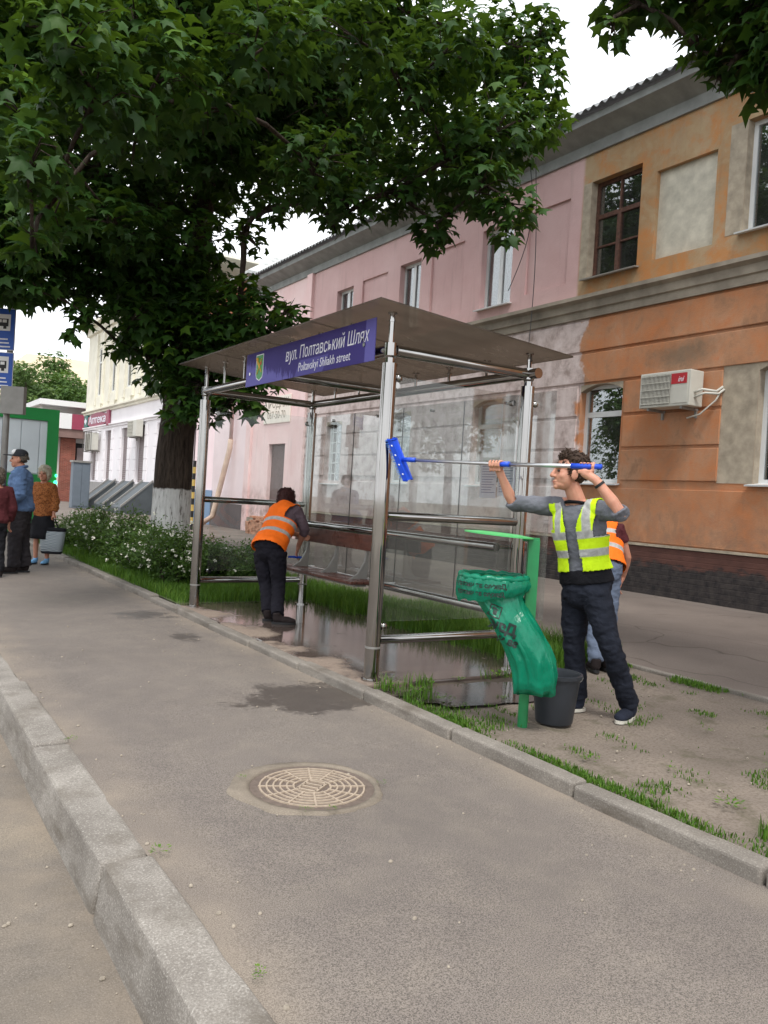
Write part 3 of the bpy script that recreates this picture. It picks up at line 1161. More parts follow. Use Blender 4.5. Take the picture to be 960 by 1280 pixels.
# ================================================================== BUILDINGS
def wall_grid(mb, X, y0, y1, z0, z1, ops, depth=0.2):
    ys = sorted(set([y0, y1] + [v for o in ops for v in o[:2] if y0 < v < y1]))
    zs = sorted(set([z0, z1] + [v for o in ops for v in o[2:4] if z0 < v < z1]))
    for a, b in zip(ys, ys[1:]):
        for c, d in zip(zs, zs[1:]):
            my, mz = (a + b) / 2, (c + d) / 2
            if any(o[0] < my < o[1] and o[2] < mz < o[3] for o in ops):
                continue
            mb.add([(X, a, c), (X, b, c), (X, b, d), (X, a, d)], [(0, 3, 2, 1)])
    for o in ops:
        a, b, c, d = o[:4]
        dp = o[4] if len(o) > 4 else depth
        mb.add([(X, a, c), (X, b, c), (X, b, d), (X, a, d), (X + dp, a, c), (X + dp, b, c), (X + dp, b, d), (X + dp, a, d)],
               [(0, 1, 5, 4), (1, 2, 6, 5), (2, 3, 7, 6), (3, 0, 4, 7)])
    return mb


def frame_piece(mb, X, y0, y1, z0, z1, w, dp=0.06):
    mb.box((X, y0, z0), (X + dp, y0 + w, z1))
    mb.box((X, y1 - w, z0), (X + dp, y1, z1))
    mb.box((X, y0 + w, z0), (X + dp, y1 - w, z0 + w))
    mb.box((X, y0 + w, z1 - w), (X + dp, y1 - w, z1))


def window(parent, X, y0, y1, z0, z1, style='two', mat='pvc', curtain=False, inset=0.15, sill=True):
    """window part with pane sub-parts; X is the wall face"""
    XI = X + inset
    mb = MB()
    w = 0.075
    frame_piece(mb, XI, y0, y1, z0, z1, w)
    lights = []
    if style == 'two':
        ym = (y0 + y1) / 2
        mb.box((XI - 0.006, ym - 0.055, z0 + w), (XI + 0.055, ym + 0.055, z1 - w))
        lights = [(y0 + w, ym - .055, z0 + w, z1 - w), (ym + .055, y1 - w, z0 + w, z1 - w)]
    elif style == 'transom':
        zm = z0 + (z1 - z0) * 0.70
        mb.box((XI - 0.006, y0 + w, zm - 0.05), (XI + 0.055, y1 - w, zm + 0.05))
        lights = [(y0 + w, y1 - w, z0 + w, zm - .05), (y0 + w, y1 - w, zm + .05, z1 - w)]
    elif style == 'old':
        zm = z0 + (z1 - z0) * 0.64
        ym = (y0 + y1) / 2
        mb.box((XI - 0.01, y0 + w, zm - 0.04), (XI + 0.05, y1 - w, zm + 0.04))
        mb.box((XI - 0.016, ym - 0.045, z0 + w), (XI + 0.05, ym + 0.045, zm - 0.04))
        mb.box((XI - 0.004, ym - 0.02, zm + 0.04), (XI + 0.05, ym + 0.02, z1 - w))
        zq = z0 + (z1 - z0) * 0.33
        mb.box((XI - 0.004, y0 + w, zq - 0.016), (XI + 0.05, ym - .045, zq + 0.016))
        mb.box((XI - 0.004, ym + .045, zq - 0.016), (XI + 0.05, y1 - w, zq + 0.016))
        lights = [(y0 + w, ym - .045, z0 + w, zq - .016), (y0 + w, ym - .045, zq + .016, zm - .04), (ym + .045, y1 - w, z0 + w, zq - .016), (ym + .045, y1 - w, zq + .016, zm - .04),
                  (y0 + w, ym - .02, zm + .04, z1 - w), (ym + .02, y1 - w, zm + .04, z1 - w)]
    elif style == 'bars':
        lights = [(y0 + w, y1 - w, z0 + w, z1 - w)]
        n = 6
        for k in range(1, n):
            zz = z0 + (z1 - z0) * k / n
            mb.box((XI - .03, y0 + .02, zz - .012), (XI - .01, y1 - .02, zz + .012))
        for k in range(1, 4):
            yy = y0 + (y1 - y0) * k / 4
            mb.box((XI - .045, yy - .01, z0 + .02), (XI - .03, yy + .01, z1 - .02))
    o = mb.build('window', MT[mat], parent)
    for a, b, c, d in lights:
        MB().box((XI + 0.024, a - .004, c - .004), (XI + 0.03, b + .004, d + .004)).build('pane', MT['wglass'], o)
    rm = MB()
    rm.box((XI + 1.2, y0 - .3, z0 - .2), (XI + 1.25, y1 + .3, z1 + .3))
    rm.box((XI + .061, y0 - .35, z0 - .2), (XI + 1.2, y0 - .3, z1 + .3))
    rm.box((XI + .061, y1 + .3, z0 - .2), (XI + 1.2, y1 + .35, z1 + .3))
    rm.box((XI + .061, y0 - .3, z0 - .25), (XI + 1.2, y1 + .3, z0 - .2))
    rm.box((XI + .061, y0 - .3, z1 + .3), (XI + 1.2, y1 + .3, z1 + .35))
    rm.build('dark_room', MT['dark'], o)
    if curtain:
        wav = MB()
        n = 40
        A = []
        for k in range(n + 1):
            yy = y0 + 0.03 + (y1 - y0 - 0.06) * k / n
            xx = XI + 0.16 + 0.025 * math.sin(k * 1.9)
            A.append([(xx, yy, z0 + .06), (xx, yy, z1 - .02)])
        for k in range(n):
            if curtain == 'part' and 0.42 < k / n < 0.62:
                continue
            wav.add([A[k][0], A[k + 1][0], A[k + 1][1], A[k][1]], [(0, 1, 2, 3)])
        wav.build('curtain', MT['curtain'], o, True)
    if sill:
        MB().obox((X + 0.02, (y0 + y1) / 2, z0 - 0.012), (0.14, 0, 0.02), (0, (y1 - y0) / 2 + 0.06, 0), (-0.002, 0, 0.012)).build('sill', MT['pvc' if mat == 'pvc' else 'sill'], o)
    return o


def extrude_profile(prof, X, y0, y1):
    """profile [(dx,z)...] closed polygon extruded along y"""
    a = [(X + dx, y0, z) for dx, z in prof]
    b = [(X + dx, y1, z) for dx, z in prof]
    return MB().rings([a, b])


def corrugated(name, parent, X0, X1, Z0, Z1, y0, y1, mat, pitch=0.20, amp=0.036, th=0.012):
    n = int((y1 - y0) / pitch * 6)
    top, bot = [], []
    for k in range(n + 1):
        yy = y0 + (y1 - y0) * k / n
        w = amp * math.sin(2 * PI * (yy - y0) / pitch)
        top.append([(X0, yy, Z0 + w + th), (X1, yy, Z1 + w + th)])
        bot.append([(X0, yy, Z0 + w), (X1, yy, Z1 + w)])
    mb = MB()
    vv = []
    ff = []
    for k in range(n + 1):
        vv += [top[k][0], top[k][1], bot[k][0], bot[k][1]]
    for k in range(n):
        a, b = 4 * k, 4 * k + 4
        ff += [(a, b, b + 1, a + 1), (a + 2, a + 3, b + 3, b + 2), (a, a + 2, b + 2, b), (a + 1, b + 1, b + 3, a + 3)]
    return mb.add(vv, ff).build(name, mat, parent)


XF = 11.5
house = thing('two_storey_house', (XF, 11, 0), 'long two-storey plastered house, orange end and pink middle, behind the bus shelter', 'house')
up_w = [(6.95, 8.02, 5.95, 7.72), (10.1, 11.3, 5.85, 7.70), (13.5, 14.55, 5.78, 7.55), (16.95, 17.9, 5.78, 7.48), (20.3, 21.25, 5.78, 7.42)]
lo_w = [(6.4, 7.55, 1.98, 3.86), (10.22, 11.25, 1.95, 3.80), (13.5, 14.5, 1.85, 3.72), (17.0, 17.95, 1.85, 3.65), (20.5, 21.42, 1.78, 3.58)]
niches = [(8.55, 9.76, 5.88, 7.44, 0.09), (11.85, 13.05, 5.86, 7.55, 0.05), (15.2, 16.5, 5.86, 7.5, 0.05), (18.5, 19.8, 5.86, 7.45, 0.05), (5.2, 6.3, 5.9, 7.44, 0.09), (24.4, 25.6, 5.86, 7.4, 0.05)]
door_op = [(24.2, 25.45, 0.1, 3.03)]
wb = MB()
wall_grid(wb, XF, -4, 27.3, 0.0, 8.9, [o + (0.22,) for o in up_w + lo_w] + niches + [o + (0.18,) for o in door_op])
wb.box((19.5, -4, 0), (19.7, 27.3, 8.9))
wb.box((XF, -4.2, 0), (19.7, -4, 8.9))
wb.box((XF, 27.3, 0), (19.7, 27.4, 8.9))
wall = wb.build('wall', MT['facade'], house)
for k, (a, b, c, d, dp) in enumerate(niches):
    MB().box((XF + dp, a - .02, c - .02), (XF + dp + .03, b + .02, d + .02)).build('niche_panel', MT['niche'] if k in (0, 4) else MT['facade'], wall)
sty = ['two', 'old', 'two', 'two', 'two']
for k, (a, b, c, d) in enumerate(up_w):
    window(house, XF, a, b, c, d, sty[k], 'oldwood' if k == 1 else 'pvc', curtain=('part' if k in (2, 3, 4) else False))
for k, (a, b, c, d) in enumerate(lo_w):
    window(house, XF, a, b, c, d, 'bars' if k == 4 else 'transom', 'pvc', curtain=False)
    # segmental arch filling the corners of the opening
    n = 12
    arch = MB()
    A, B = [], []
    for q in range(n + 1):
        u = -1 + 2 * q / n
        zz = d - 0.13 * u * u
        yy = (a + b) / 2 + u * (b - a) / 2
        A += [(XF - .002, yy, zz), (XF - .002, yy, d + .004)]
        B += [(XF + .2, yy, zz), (XF + .2, yy, d + .004)]
    off = len(A)
    fs = []
    for q in range(n):
        i0 = 2 * q
        fs += [(i0, i0 + 1, i0 + 3, i0 + 2), (i0, i0 + 2, off + i0 + 2, off + i0)]
    arch.add(A + B, fs).build('arch', MT['surround'], wall)
# grey unpainted plaster round some openings
for a, b, c, d, l, r_, tp in ((6.4, 7.55, 1.98, 3.86, .62, .3, .0), (6.95, 8.02, 5.95, 7.72, .30, .1, .0), (10.1, 11.3, 5.85, 7.70, .20, .0, .0)):
    MB().box((XF - .006, b, c), (XF + .001, b + l, d)).build('window_surround', MT['surround'], wall)
    if r_:
        MB().box((XF - .006, a - r_, c), (XF + .001, a, d)).build('window_surround', MT['surround'], wall)
    sm = MB().box((XF + .002, b - .004, c), (XF + .22, b - .0005, d))
    sm.build('reveal', MT['surround'], wall)
# rusticated courses of the ground floor (raised bands, recessed joints)
zc = [1.98, 2.575, 3.19, 3.82, 4.42, 5.06]
jt = 0.028
cuts = sorted(lo_w, key=lambda o: o[0])
for q in range(len(zc) - 1):
    z0, z1 = zc[q] + jt, zc[q + 1] - jt
    segs = []
    cur = -3.98
    for k, o in enumerate(cuts):
        if z0 < o[3] - 0.1 and z1 > o[2]:
            ml, mr = (0.62, 0.3) if o[0] < 7 else (0.06, 0.06)
            segs.append((cur, o[0] - mr))
            cur = o[1] + ml
    segs.append((cur, 22.74))
    for a, b in segs:
        # split long bands so each block can be told apart
        n = max(1, round((b - a) / 9.0))
        for s in range(n):
            aa, bb = a + (b - a) * s / n, a + (b - a) * (s + 1) / n
            MB().bbox((XF - 0.032, aa + (.0 if s == 0 else .0015), z0), (XF + 0.01, bb - .0015, z1), 0.012).build('plaster_course', MT['facade'], wall)
# flat apron below the window sills
MB().bbox((XF - 0.028, -3.98, 0.93), (XF + .01, 22.74, 1.86), 0.01).build('plaster_course', MT['facade'], wall)
MB().box((XF - 0.07, -3.98, -0.1), (XF + .02, 22.7, 0.86)).build('plinth', MT['plinth'], house)
MB().obox((XF - .03, 9.36, 0.885), (.06, 0, -.01), (0, 13.34, 0), (0, 0, .022)).build('plinth_ledge', MT['surround'], house)
MB().box((XF - 0.05, 22.9, -0.1), (XF + .02, 24.1, 0.5)).build('plinth', MT['belt'], house)
MB().box((XF - 0.05, 25.55, -0.1), (XF + .02, 27.2, 0.5)).build('plinth', MT['belt'], house)
extrude_profile([(0.01, 5.08), (-.055, 5.08), (-.055, 5.22), (-.09, 5.24), (-.09, 5.38), (-.17, 5.43), (-.17, 5.50), (0.01, 5.56)], XF, -4, 22.74).build('belt_cornice', MT['belt'], house)
extrude_profile([(0.01, 8.24), (-.05, 8.24), (-.06, 8.44), (-.44, 8.62), (-.44, 8.745), (0.01, 8.76)], XF, -4.3, 27.35).build('eaves_cornice', MT['fascia'], house)
corrugated('roof', house, 10.93, 16.0, 8.79, 11.6, -4.4, 27.4, MT['slate'])
MB().bbox((XF - 0.10, 22.74, 0), (XF + .02, 23.1, 8.25), 0.01).build('pilaster', MT['facade'], house)
MB().bbox((XF - 0.09, 26.9, 0), (XF + .02, 27.3, 8.25), 0.01).build('pilaster', MT['facade'], house)
dr = MB().box((XF + .13, 24.2, 0.1), (XF + .17, 25.45, 3.03)).build('door', simple('grey_brown_door', lin(112, 94, 92), 0.7, 0, 0.1, 3, 0.2, 40), house)
MB().bbox((XF + .10, 24.3, 1.1), (XF + .13, 24.36, 1.25), .006).build('handle', MT['greymetal'], dr)
# advertising board above the door
bd = MB().bbox((XF - .03, 23.9, 3.72), (XF - .004, 25.95, 4.62), 0.004).build('notice_board', simple('faded_board', lin(236, 226, 214), 0.7, 0, 0.05, 4, 0.0), house)
put_text('lettering', 'ПРОДАЖ', 0.42, (XF - .032, 24.95, 4.36), (0, -1, 0), (0, 0, 1), simple('faded_letters', lin(150, 138, 122), 0.8, 0, 0.2, 6, 0.0), bd, squeeze=0.95)
put_text('lettering', '067-50-70', 0.36, (XF - .032, 24.95, 3.98), (0, -1, 0), (0, 0, 1), bpy.data.materials['faded_letters'], bd, squeeze=0.95)
# thin cables down the wall
wires = thing('wall_cable', (XF - .1, 12.6, 8.2), 'black cables hanging down the pink wall from the eaves', 'cable')
for k, (y0, y1, zb) in enumerate(((12.62, 12.60, 4.5), (12.8, 13.45, 6.0))):
    pts = []
    for q in range(13):
        u = q / 12
        pts.append((XF - .30 + .1 * math.sin(u * PI) + (.1 if k == 0 else 0.2) * u, y0 + (y1 - y0) * u + (0.25 * math.sin(u * PI) * -1 if k else 0.0), 8.5 + (zb - 8.5) * u))
    MB().tube(pts, 0.009, 5).build('strand', MT['black'], wires)


# ------------------------------------------------------------------ air conditioners
def ac_unit(loc, label, cage=False, w=1.0, H=0.58):
    x, y, z = loc
    r = thing('air_conditioner', loc, label, 'air conditioner', 'outdoor air conditioning units on the walls')
    D = 0.33
    X0 = x - 0.10 - D
    body = MB().bbox((X0, y - w / 2, z), (X0 + D, y + w / 2, z + H), 0.015).build('casing', MT['ac'], r)
    g = MB()
    gy0, gy1 = y - w * .12, y + w * .47
    MB().box((X0 - .003, gy0, z + .04), (X0 + .002, gy1, z + H - .04)).build('grille_back', MT['acgrille'], body)
    n = 22
    for k in range(n):
        yy = gy0 + (gy1 - gy0) * (k + .5) / n
        g.box((X0 - .012, yy - .004, z + .04), (X0 - .003, yy + .004, z + H - .04))
    for k in range(5):
        zz = z + .06 + (H - .12) * k / 4
        g.box((X0 - .018, gy0, zz - .005), (X0 - .012, gy1, zz + .005))
    g.build('grille', MT['ac'], body)
    MB().box((X0 - .008, y - w * .46, z + .05), (X0 + .001, y - w * .16, z + H - .05)).build('service_panel', MT['ac'], body)
    for s in (-1, 1):
        b = MB()
        yy = y + s * w * .33
        b.box((X0 + .02, yy - .02, z - .045), (x + .02, yy + .02, z - .004))
        b.box((x - .04, yy - .018, z - .16), (x + .01, yy + .018, z - .045))
        b.build('bracket', MT['greymetal'], r)
    if cage:
        c = MB()
        for k in range(6):
            yy = y - w / 2 - .08 + (w + .16) * k / 5
            c.tube([(X0 - .1, yy, z - .08), (X0 - .1, yy, z + H + .1)], .018, 5)
        for zz in (z - .08, z + H + .1):
            c.tube([(x, y - w / 2 - .08, zz), (X0 - .1, y - w / 2 - .08, zz), (X0 - .1, y + w / 2 + .08, zz), (x, y + w / 2 + .08, zz)], .018, 5)
        c.build('cage', MT['acgrille'], r)
    return r, X0


acr, acx = ac_unit((XF - .03, 8.94, 3.20), 'dusty air conditioner with red sticker on the orange wall')
st = MB().box((acx - .012, 8.50, 3.56), (acx - .0005, 8.80, 3.73)).build('sticker', MT['red'], acr)
put_text('lettering', 'ini', 0.13, (acx - .0135, 8.62, 3.63), (0, -1, 0), (0, 0, 1), MT['text_white'], st, shear=0.3, squeeze=0.9)
pp = MB()
pp.tube([(acx + .12, 8.44, 3.42), (acx + .15, 8.32, 3.46), (XF - .12, 8.2, 3.44), (XF - .03, 8.15, 3.52)], .022, 6)
pp.tube([(acx + .12, 8.44, 3.34), (acx + .16, 8.28, 3.40), (XF - .10, 8.17, 3.40), (XF - .02, 8.13, 3.48)], .02, 6)
pp.tube([(XF - .06, 8.15, 3.46), (XF - .12, 8.2, 3.3), (XF - .2, 8.42, 3.08), (XF - .26, 8.62, 3.02)], .014, 6)
pp.build('pipe', MT['ac'], acr, True)

# ------------------------------------------------------------------ pale wall with brick storey
brickm = m_brick('orange_brick', lin(196, 122, 86), lin(176, 98, 66), lin(168, 150, 132))
pale = thing('brick_topped_house', (XF, 30, 0), 'narrow pale pink house with bare orange brick upper storey behind the maple', 'house')
pw = MB()
wall_grid(pw, XF + .05, 27.45, 33.0, 0, 6.0, [])
pw.box((XF + .05, 32.9, 0), (19, 33.0, 6.0))
pw.build('wall', simple('pale_pink_plaster', lin(240, 218, 220), 0.9, 0, 0.05, 1.2, 0.3, 20), pale)
MB().box((XF + .03, 27.45, 6.0), (19, 33.0, 9.2)).build('brick_storey', brickm, pale)
MB().box((XF - .02, 27.45, 0), (XF + .04, 30.6, 0.9)).build('plinth', simple('dark_grey_plinth', lin(98, 88, 88), 0.9, 0, 0.15, 2, 0.3, 20), pale)
MB().box((XF - .02, 30.65, 0), (XF + .04, 33.0, 1.35)).build('plinth', simple('blue_plinth', lin(120, 144, 172), 0.9, 0, 0.08, 2, 0.3, 20), pale)
MB().add([(XF - .4, 27.2, 9.2), (19.4, 27.2, 9.2), (19.4, 33.3, 9.2), (XF - .4, 33.3, 9.2), (13.6, 29.4, 10.9), (17, 29.4, 10.9), (17, 31.0, 10.9), (13.6, 31.0, 10.9), (XF - .4, 27.2, 9.1), (19.4, 27.2, 9.1), (19.4, 33.3, 9.1), (XF - .4, 33.3, 9.1)], [(0, 1, 5, 4), (1, 2, 6, 5), (2, 3, 7, 6), (3, 0, 4, 7), (4, 5, 6, 7), (11, 10, 9, 8), (0, 8, 9, 1), (3, 11, 8, 0), (1, 9, 10, 2), (2, 10, 11, 3)]).build('roof', m_roof_sheet('pale_roof', lin(176, 178, 178), lin(204, 206, 204)), pale)
dp = thing('drainpipe', (XF - .12, 28.6, 0.1), 'dented pink drainpipe running down the pale wall behind the shelter', 'drainpipe')
MB().tube([(XF - .12, 28.6, 9.0), (XF - .12, 28.6, 3.2)], .07, 10).build('upper_pipe', simple('pipe_pink', lin(214, 178, 170), 0.7, 0, 0.15, 3, 0.2, 30), dp, True)
MB().tube([(XF - .12, 28.6, 3.28), (XF - .14, 28.62, 2.9), (XF - .55, 28.9, 0.4), (XF - .9, 29.0, 0.12)], .10, 10).build('lower_pipe', simple('pipe_buff', lin(196, 168, 150), 0.7, 0, 0.2, 3, 0.2, 30), dp, True)

# ------------------------------------------------------------------ white house with pharmacy
wh = thing('white_house', (XF, 43, 0), 'white two-storey house with tall narrow windows and a pharmacy sign', 'house')
WZ = 11.2


def yy_at(x, yp):
    return PX(x, yp, XF).y


lows = []
for xa, xb in ((114.5, 120.5), (131, 138), (151, 159), (170.5, 180), (196, 207), (222, 236)):
    lows.append((yy_at(xb, 570), yy_at(xa, 570), 1.5, 4.35))
ups = []
for xa, xb in ((124, 128.5), (141, 146), (160, 166), (180, 187), (203, 211), (226, 236)):
    ups.append((yy_at(xb, 460), yy_at(xa, 460), 6.5, 9.3))
white_m = simple('white_plaster', lin(236, 232, 234), 0.9, 0, 0.05, 1.0, 0.3, 12)
cream_m = simple('cream_plaster', lin(226, 222, 206), 0.9, 0, 0.10, 1.0, 0.3, 12)
shut_m = simple('grey_shutter', lin(132, 120, 120), 0.7, 0, 0.1, 3, 0.2, 30)
a = MB()
wall_grid(a, XF, 33.02, 53.2, 0, 5.7, [o + (0.25,) for o in lows])
a.box((XF + .3, 53.1, 0), (20, 53.2, 5.7))
a.build('lower_wall', white_m, wh)
a = MB()
wall_grid(a, XF, 33.02, 53.2, 5.7, WZ, [o + (0.10,) for o in ups])
a.box((XF + .3, 53.1, 5.7), (20, 53.2, WZ))
a.box((XF, 33.02, WZ), (20, 53.2, WZ + .1))
a.build('upper_wall', cream_m, wh)
for o in lows:
    m = MB()
    n = 26
    for k in range(n):
        zz = o[2] + (o[3] - o[2]) * k / n
        m.box((XF + .12, o[0], zz + .008), (XF + .16, o[1], zz + (o[3] - o[2]) / n))
    w = m.build('shutter', shut_m, wh)
for k, o in enumerate(ups):
    window(wh, XF, o[0], o[1], o[2], o[3], 'transom', 'pvc', curtain=False, inset=.03, sill=False)
ys = sorted([v for o in ups for v in (o[0] - .35, o[1] + .35)])
for v in ys:
    MB().bbox((XF - .12, v - .16, 5.95), (XF + .01, v + .16, 10.2), .02).build('pilaster', cream_m, wh)
for o in ups:
    MB().bbox((XF - .07, o[0] - .1, 5.75), (XF + .01, o[1] + .1, 6.42), .02).build('apron_panel', cream_m, wh)
for o in lows:
    for s in (o[0] - .55, o[1] + .05):
        for k in range(5):
            MB().bbox((XF - .05, s, 1.5 + k * .58 + .012), (XF + .01, s + .5, 1.5 + (k + 1) * .58 - .012), .015).build('quoin', white_m, wh)
extrude_profile([(.01, 5.45), (-.1, 5.47), (-.1, 5.56), (-.22, 5.62), (-.22, 5.70), (.01, 5.74)], XF, 33.02, 53.3).build('belt_cornice', cream_m, wh)
extrude_profile([(.01, 4.5), (-.06, 4.52), (-.06, 4.6), (-.13, 4.64), (-.13, 4.70), (.01, 4.74)], XF, 33.02, 53.3).build('string_course', white_m, wh)
extrude_profile([(.01, 10.3), (-.15, 10.34), (-.2, 10.6), (-.5, 10.7), (-.5, 10.9), (.01, 11.0)], XF, 33.02, 53.3).build('eaves_cornice', cream_m, wh)
MB().box((XF - .06, 33.02, 0), (XF + .01, 53.25, 1.42)).build('plinth', simple('grey_plinth', lin(150, 148, 146), 0.9, 0, 0.1, 2, 0.3, 20), wh)
# pharmacy sign
ya, yb = yy_at(139, 520), yy_at(108, 530)
ph = thing('pharmacy_sign', (XF - .1, (ya + yb) / 2, 4.8), 'dark red pharmacy sign with white letters and green cross on the white house', 'sign')
yc = (ya + yb) / 2
L = yb - ya
maroon = simple('sign_maroon', lin(150, 70, 92), 0.5, 0, 0.06, 4, 0.0)
prof = []
for k in range(17):
    u = k / 16
    prof.append((ya + L * .08 + L * .78 * u, 5.05 + .42 * math.sin(PI * u) * .5 + .22))
for k in range(17):
    u = 1 - k / 16
    prof.append((ya + L * .08 + L * .78 * u, 5.05 - .42 * math.sin(PI * u) * .5 - .22))
MB().rings([[(XF - .12, y_, z_) for y_, z_ in prof], [(XF - .02, y_, z_) for y_, z_ in prof]]).build('banner', maroon, ph)
MB().bbox((XF - .14, ya, 4.62), (XF - .02, ya + L * .09, 5.50), .03).build('scroll', maroon, ph)
gp = MB().bbox((XF - .15, yb - L * .15, 4.72), (XF - .02, yb, 5.42), .03).build('cross_panel', simple('sign_green', lin(30, 104, 96), 0.5, 0, 0.06, 4, 0.0), ph)
cr = MB()
cyy = yb - L * .075
cr.box((XF - .165, cyy - .1, 4.9), (XF - .151, cyy + .1, 5.26))
cr.box((XF - .163, cyy - .28, 5.0), (XF - .1512, cyy + .28, 5.16))
cr.build('cross', MT['text_white'], gp)
put_text('lettering', 'Аптека', 0.62, (XF - .125, ya + L * .46, 5.05), (0, -1, 0), (0, 0, 1), MT['text_white'], ph, depth=.01, squeeze=L * .66 / 2.0, bold=.008)
ac_unit((XF - .03, yy_at(121, 552), 3.25), 'caged air conditioner under the pharmacy sign on the white house', True, 1.9, 1.0)
ac_unit((XF - .03, yy_at(176, 542), 3.75), 'air conditioner above a shuttered window on the white house', False, 1.6, .8)
# slanting metal cellar covers
covm = simple('weathered_sheet_metal', lin(84, 90, 94), 0.6, 0.3, 0.15, 2, 0.2, 20)
for k, (xa, xb, lab) in enumerate(((128, 146, 'leftmost slanting metal cellar cover against the white house'), (148, 168, 'middle slanting metal cellar cover against the white house'), (171, 193, 'slanting metal cellar cover against the white house, nearest the maple trunk'))):
    y1, y0 = yy_at(xa + 8, 605), yy_at(xb, 605)
    c = thing('cellar_cover', (XF - 1.0, (y0 + y1) / 2, 0), lab, 'hatch', 'slanting cellar covers')
    tp, ft = (XF - .07, 1.55), (XF - 1.5, 0.3)
    MB().add([(tp[0], y0, tp[1]), (tp[0], y1, tp[1]), (ft[0], y1, ft[1]), (ft[0], y0, ft[1]), (tp[0], y0, tp[1] - .06), (tp[0], y1, tp[1] - .06), (ft[0], y1, ft[1] - .06), (ft[0], y0, ft[1] - .06)],
             [(0, 1, 2, 3), (7, 6, 5, 4), (0, 3, 7, 4), (1, 5, 6, 2), (0, 4, 5, 1), (3, 2, 6, 7)]).build('lid', covm, c)
    for yy in (y0 + .06, y1 - .06):
        MB().obox(((tp[0] + ft[0]) / 2, yy, (tp[1] + ft[1]) / 2 + .05), ((tp[0] - ft[0]) / 2, 0, (tp[1] - ft[1]) / 2), (0, .06, 0), (0, 0, .05)).build('edge_rail', MT['greymetal'], c)
    MB().add([(ft[0], y0 + .02, 0), (tp[0], y0 + .02, 0), (tp[0], y0 + .02, tp[1] - .06), (ft[0], y0 + .02, ft[1] - .06), (ft[0], y1 - .02, 0), (tp[0], y1 - .02, 0), (tp[0], y1 - .02, tp[1] - .06), (ft[0], y1 - .02, ft[1] - .06)],
             [(0, 1, 2, 3), (7, 6, 5, 4), (0, 3, 7, 4), (0, 4, 5, 1)]).build('side_wall', covm, c)
# street cabinet
cp = PX(99.5, 600, 9.4)
cb = thing('utility_cabinet', (9.4, cp.y, 0), 'tall grey metal utility cabinet in front of the white house corner', 'cabinet')
MB().bbox((9.0, cp.y - .3, 0), (9.85, cp.y + .3, 2.35), .02).build('casing', simple('cabinet_grey', lin(104, 114, 124), 0.6, 0.1, 0.08, 3, 0.1, 30), cb)
MB().bbox((9.04, cp.y - .325, .12), (9.41, cp.y - .3005, 2.25), .006).build('door', bpy.data.materials['cabinet_grey'], cb)
MB().bbox((9.44, cp.y - .325, .12), (9.81, cp.y - .3005, 2.25), .006).build('door', bpy.data.materials['cabinet_grey'], cb)
MB().obox((9.425, cp.y, 2.4), (.48, 0, 0), (0, .38, .0), (0, 0, .05)).build('roof', MT['greymetal'], cb)

# ------------------------------------------------------------------ corner shop beyond the white house
sh = thing('corner_shop', (12, 57, 0), 'low corner shop with brick pillar and dark red awning beyond the white house', 'shop')
rb = m_brick('red_brick', lin(150, 84, 70), lin(128, 66, 56), lin(140, 120, 108), 1.0, 'XZ')
MB().box((9.6, 57.2, 0), (16, 62, 6.2)).build('wall', simple('shop_wall', lin(206, 204, 200), 0.8, 0, 0.08, 1, 0.2, 10), sh)
MB().bbox((10.85, 56.75, 0), (11.75, 57.3, 4.2), .02).build('pillar', rb, sh)
MB().bbox((12.9, 56.75, 0), (13.6, 57.3, 4.2), .02).build('pillar', rb, sh)
MB().box((11.76, 57.1, 0.2), (12.88, 57.19, 3.9)).build('shop_window', MT['dark'], sh)
MB().box((11.9, 57.02, 1.2), (12.7, 57.09, 3.6)).build('roller_blind', shut_m, sh)
MB().box((9.5, 56.3, 4.2), (14, 57.2, 4.75)).build('lintel', simple('brown_lintel', lin(128, 104, 98), 0.8, 0, 0.1, 2, 0.2, 10), sh)
MB().box((11.32, 56.2, 4.76), (14.0, 57.2, 5.75)).build('awning', simple('awning_maroon', lin(150, 60, 84), 0.7, 0, 0.06, 3, 0.1, 20), sh)
MB().box((9.5, 56.2, 4.76), (11.31, 57.2, 5.75)).build('fascia_board', MT['white'], sh)
MB().box((9.3, 56.1, 6.2), (16.2, 62, 6.55)).build('roof', MT['white'], sh)

# far house with beige roof
fh = thing('far_house', (17, 92, 0), 'distant house with pale beige hipped roof behind trees', 'house')
MB().box((10, 90, 0), (26, 104, 9.0)).build('wall', simple('far_wall', lin(196, 184, 158), 0.9, 0, 0.06, 0.6, 0.1, 5), fh)
MB().add([(9, 89, 9), (27, 89, 9), (27, 105, 9), (9, 105, 9), (14, 94, 14.6), (22, 94, 14.6), (22, 100, 14.6), (14, 100, 14.6)], [(0, 1, 5, 4), (1, 2, 6, 5), (2, 3, 7, 6), (3, 0, 4, 7), (4, 5, 6, 7), (3, 2, 1, 0)]).build('roof', simple('beige_roof', lin(206, 190, 162), 0.85, 0, 0.08, 0.5, 0.1, 5), fh)
for k in range(4):
    f = MB().box((11.5 + k * 3.6, 89.9, 3.5), (13 + k * 3.6, 89.98, 6.2)).build('window', MT['dark'], fh)

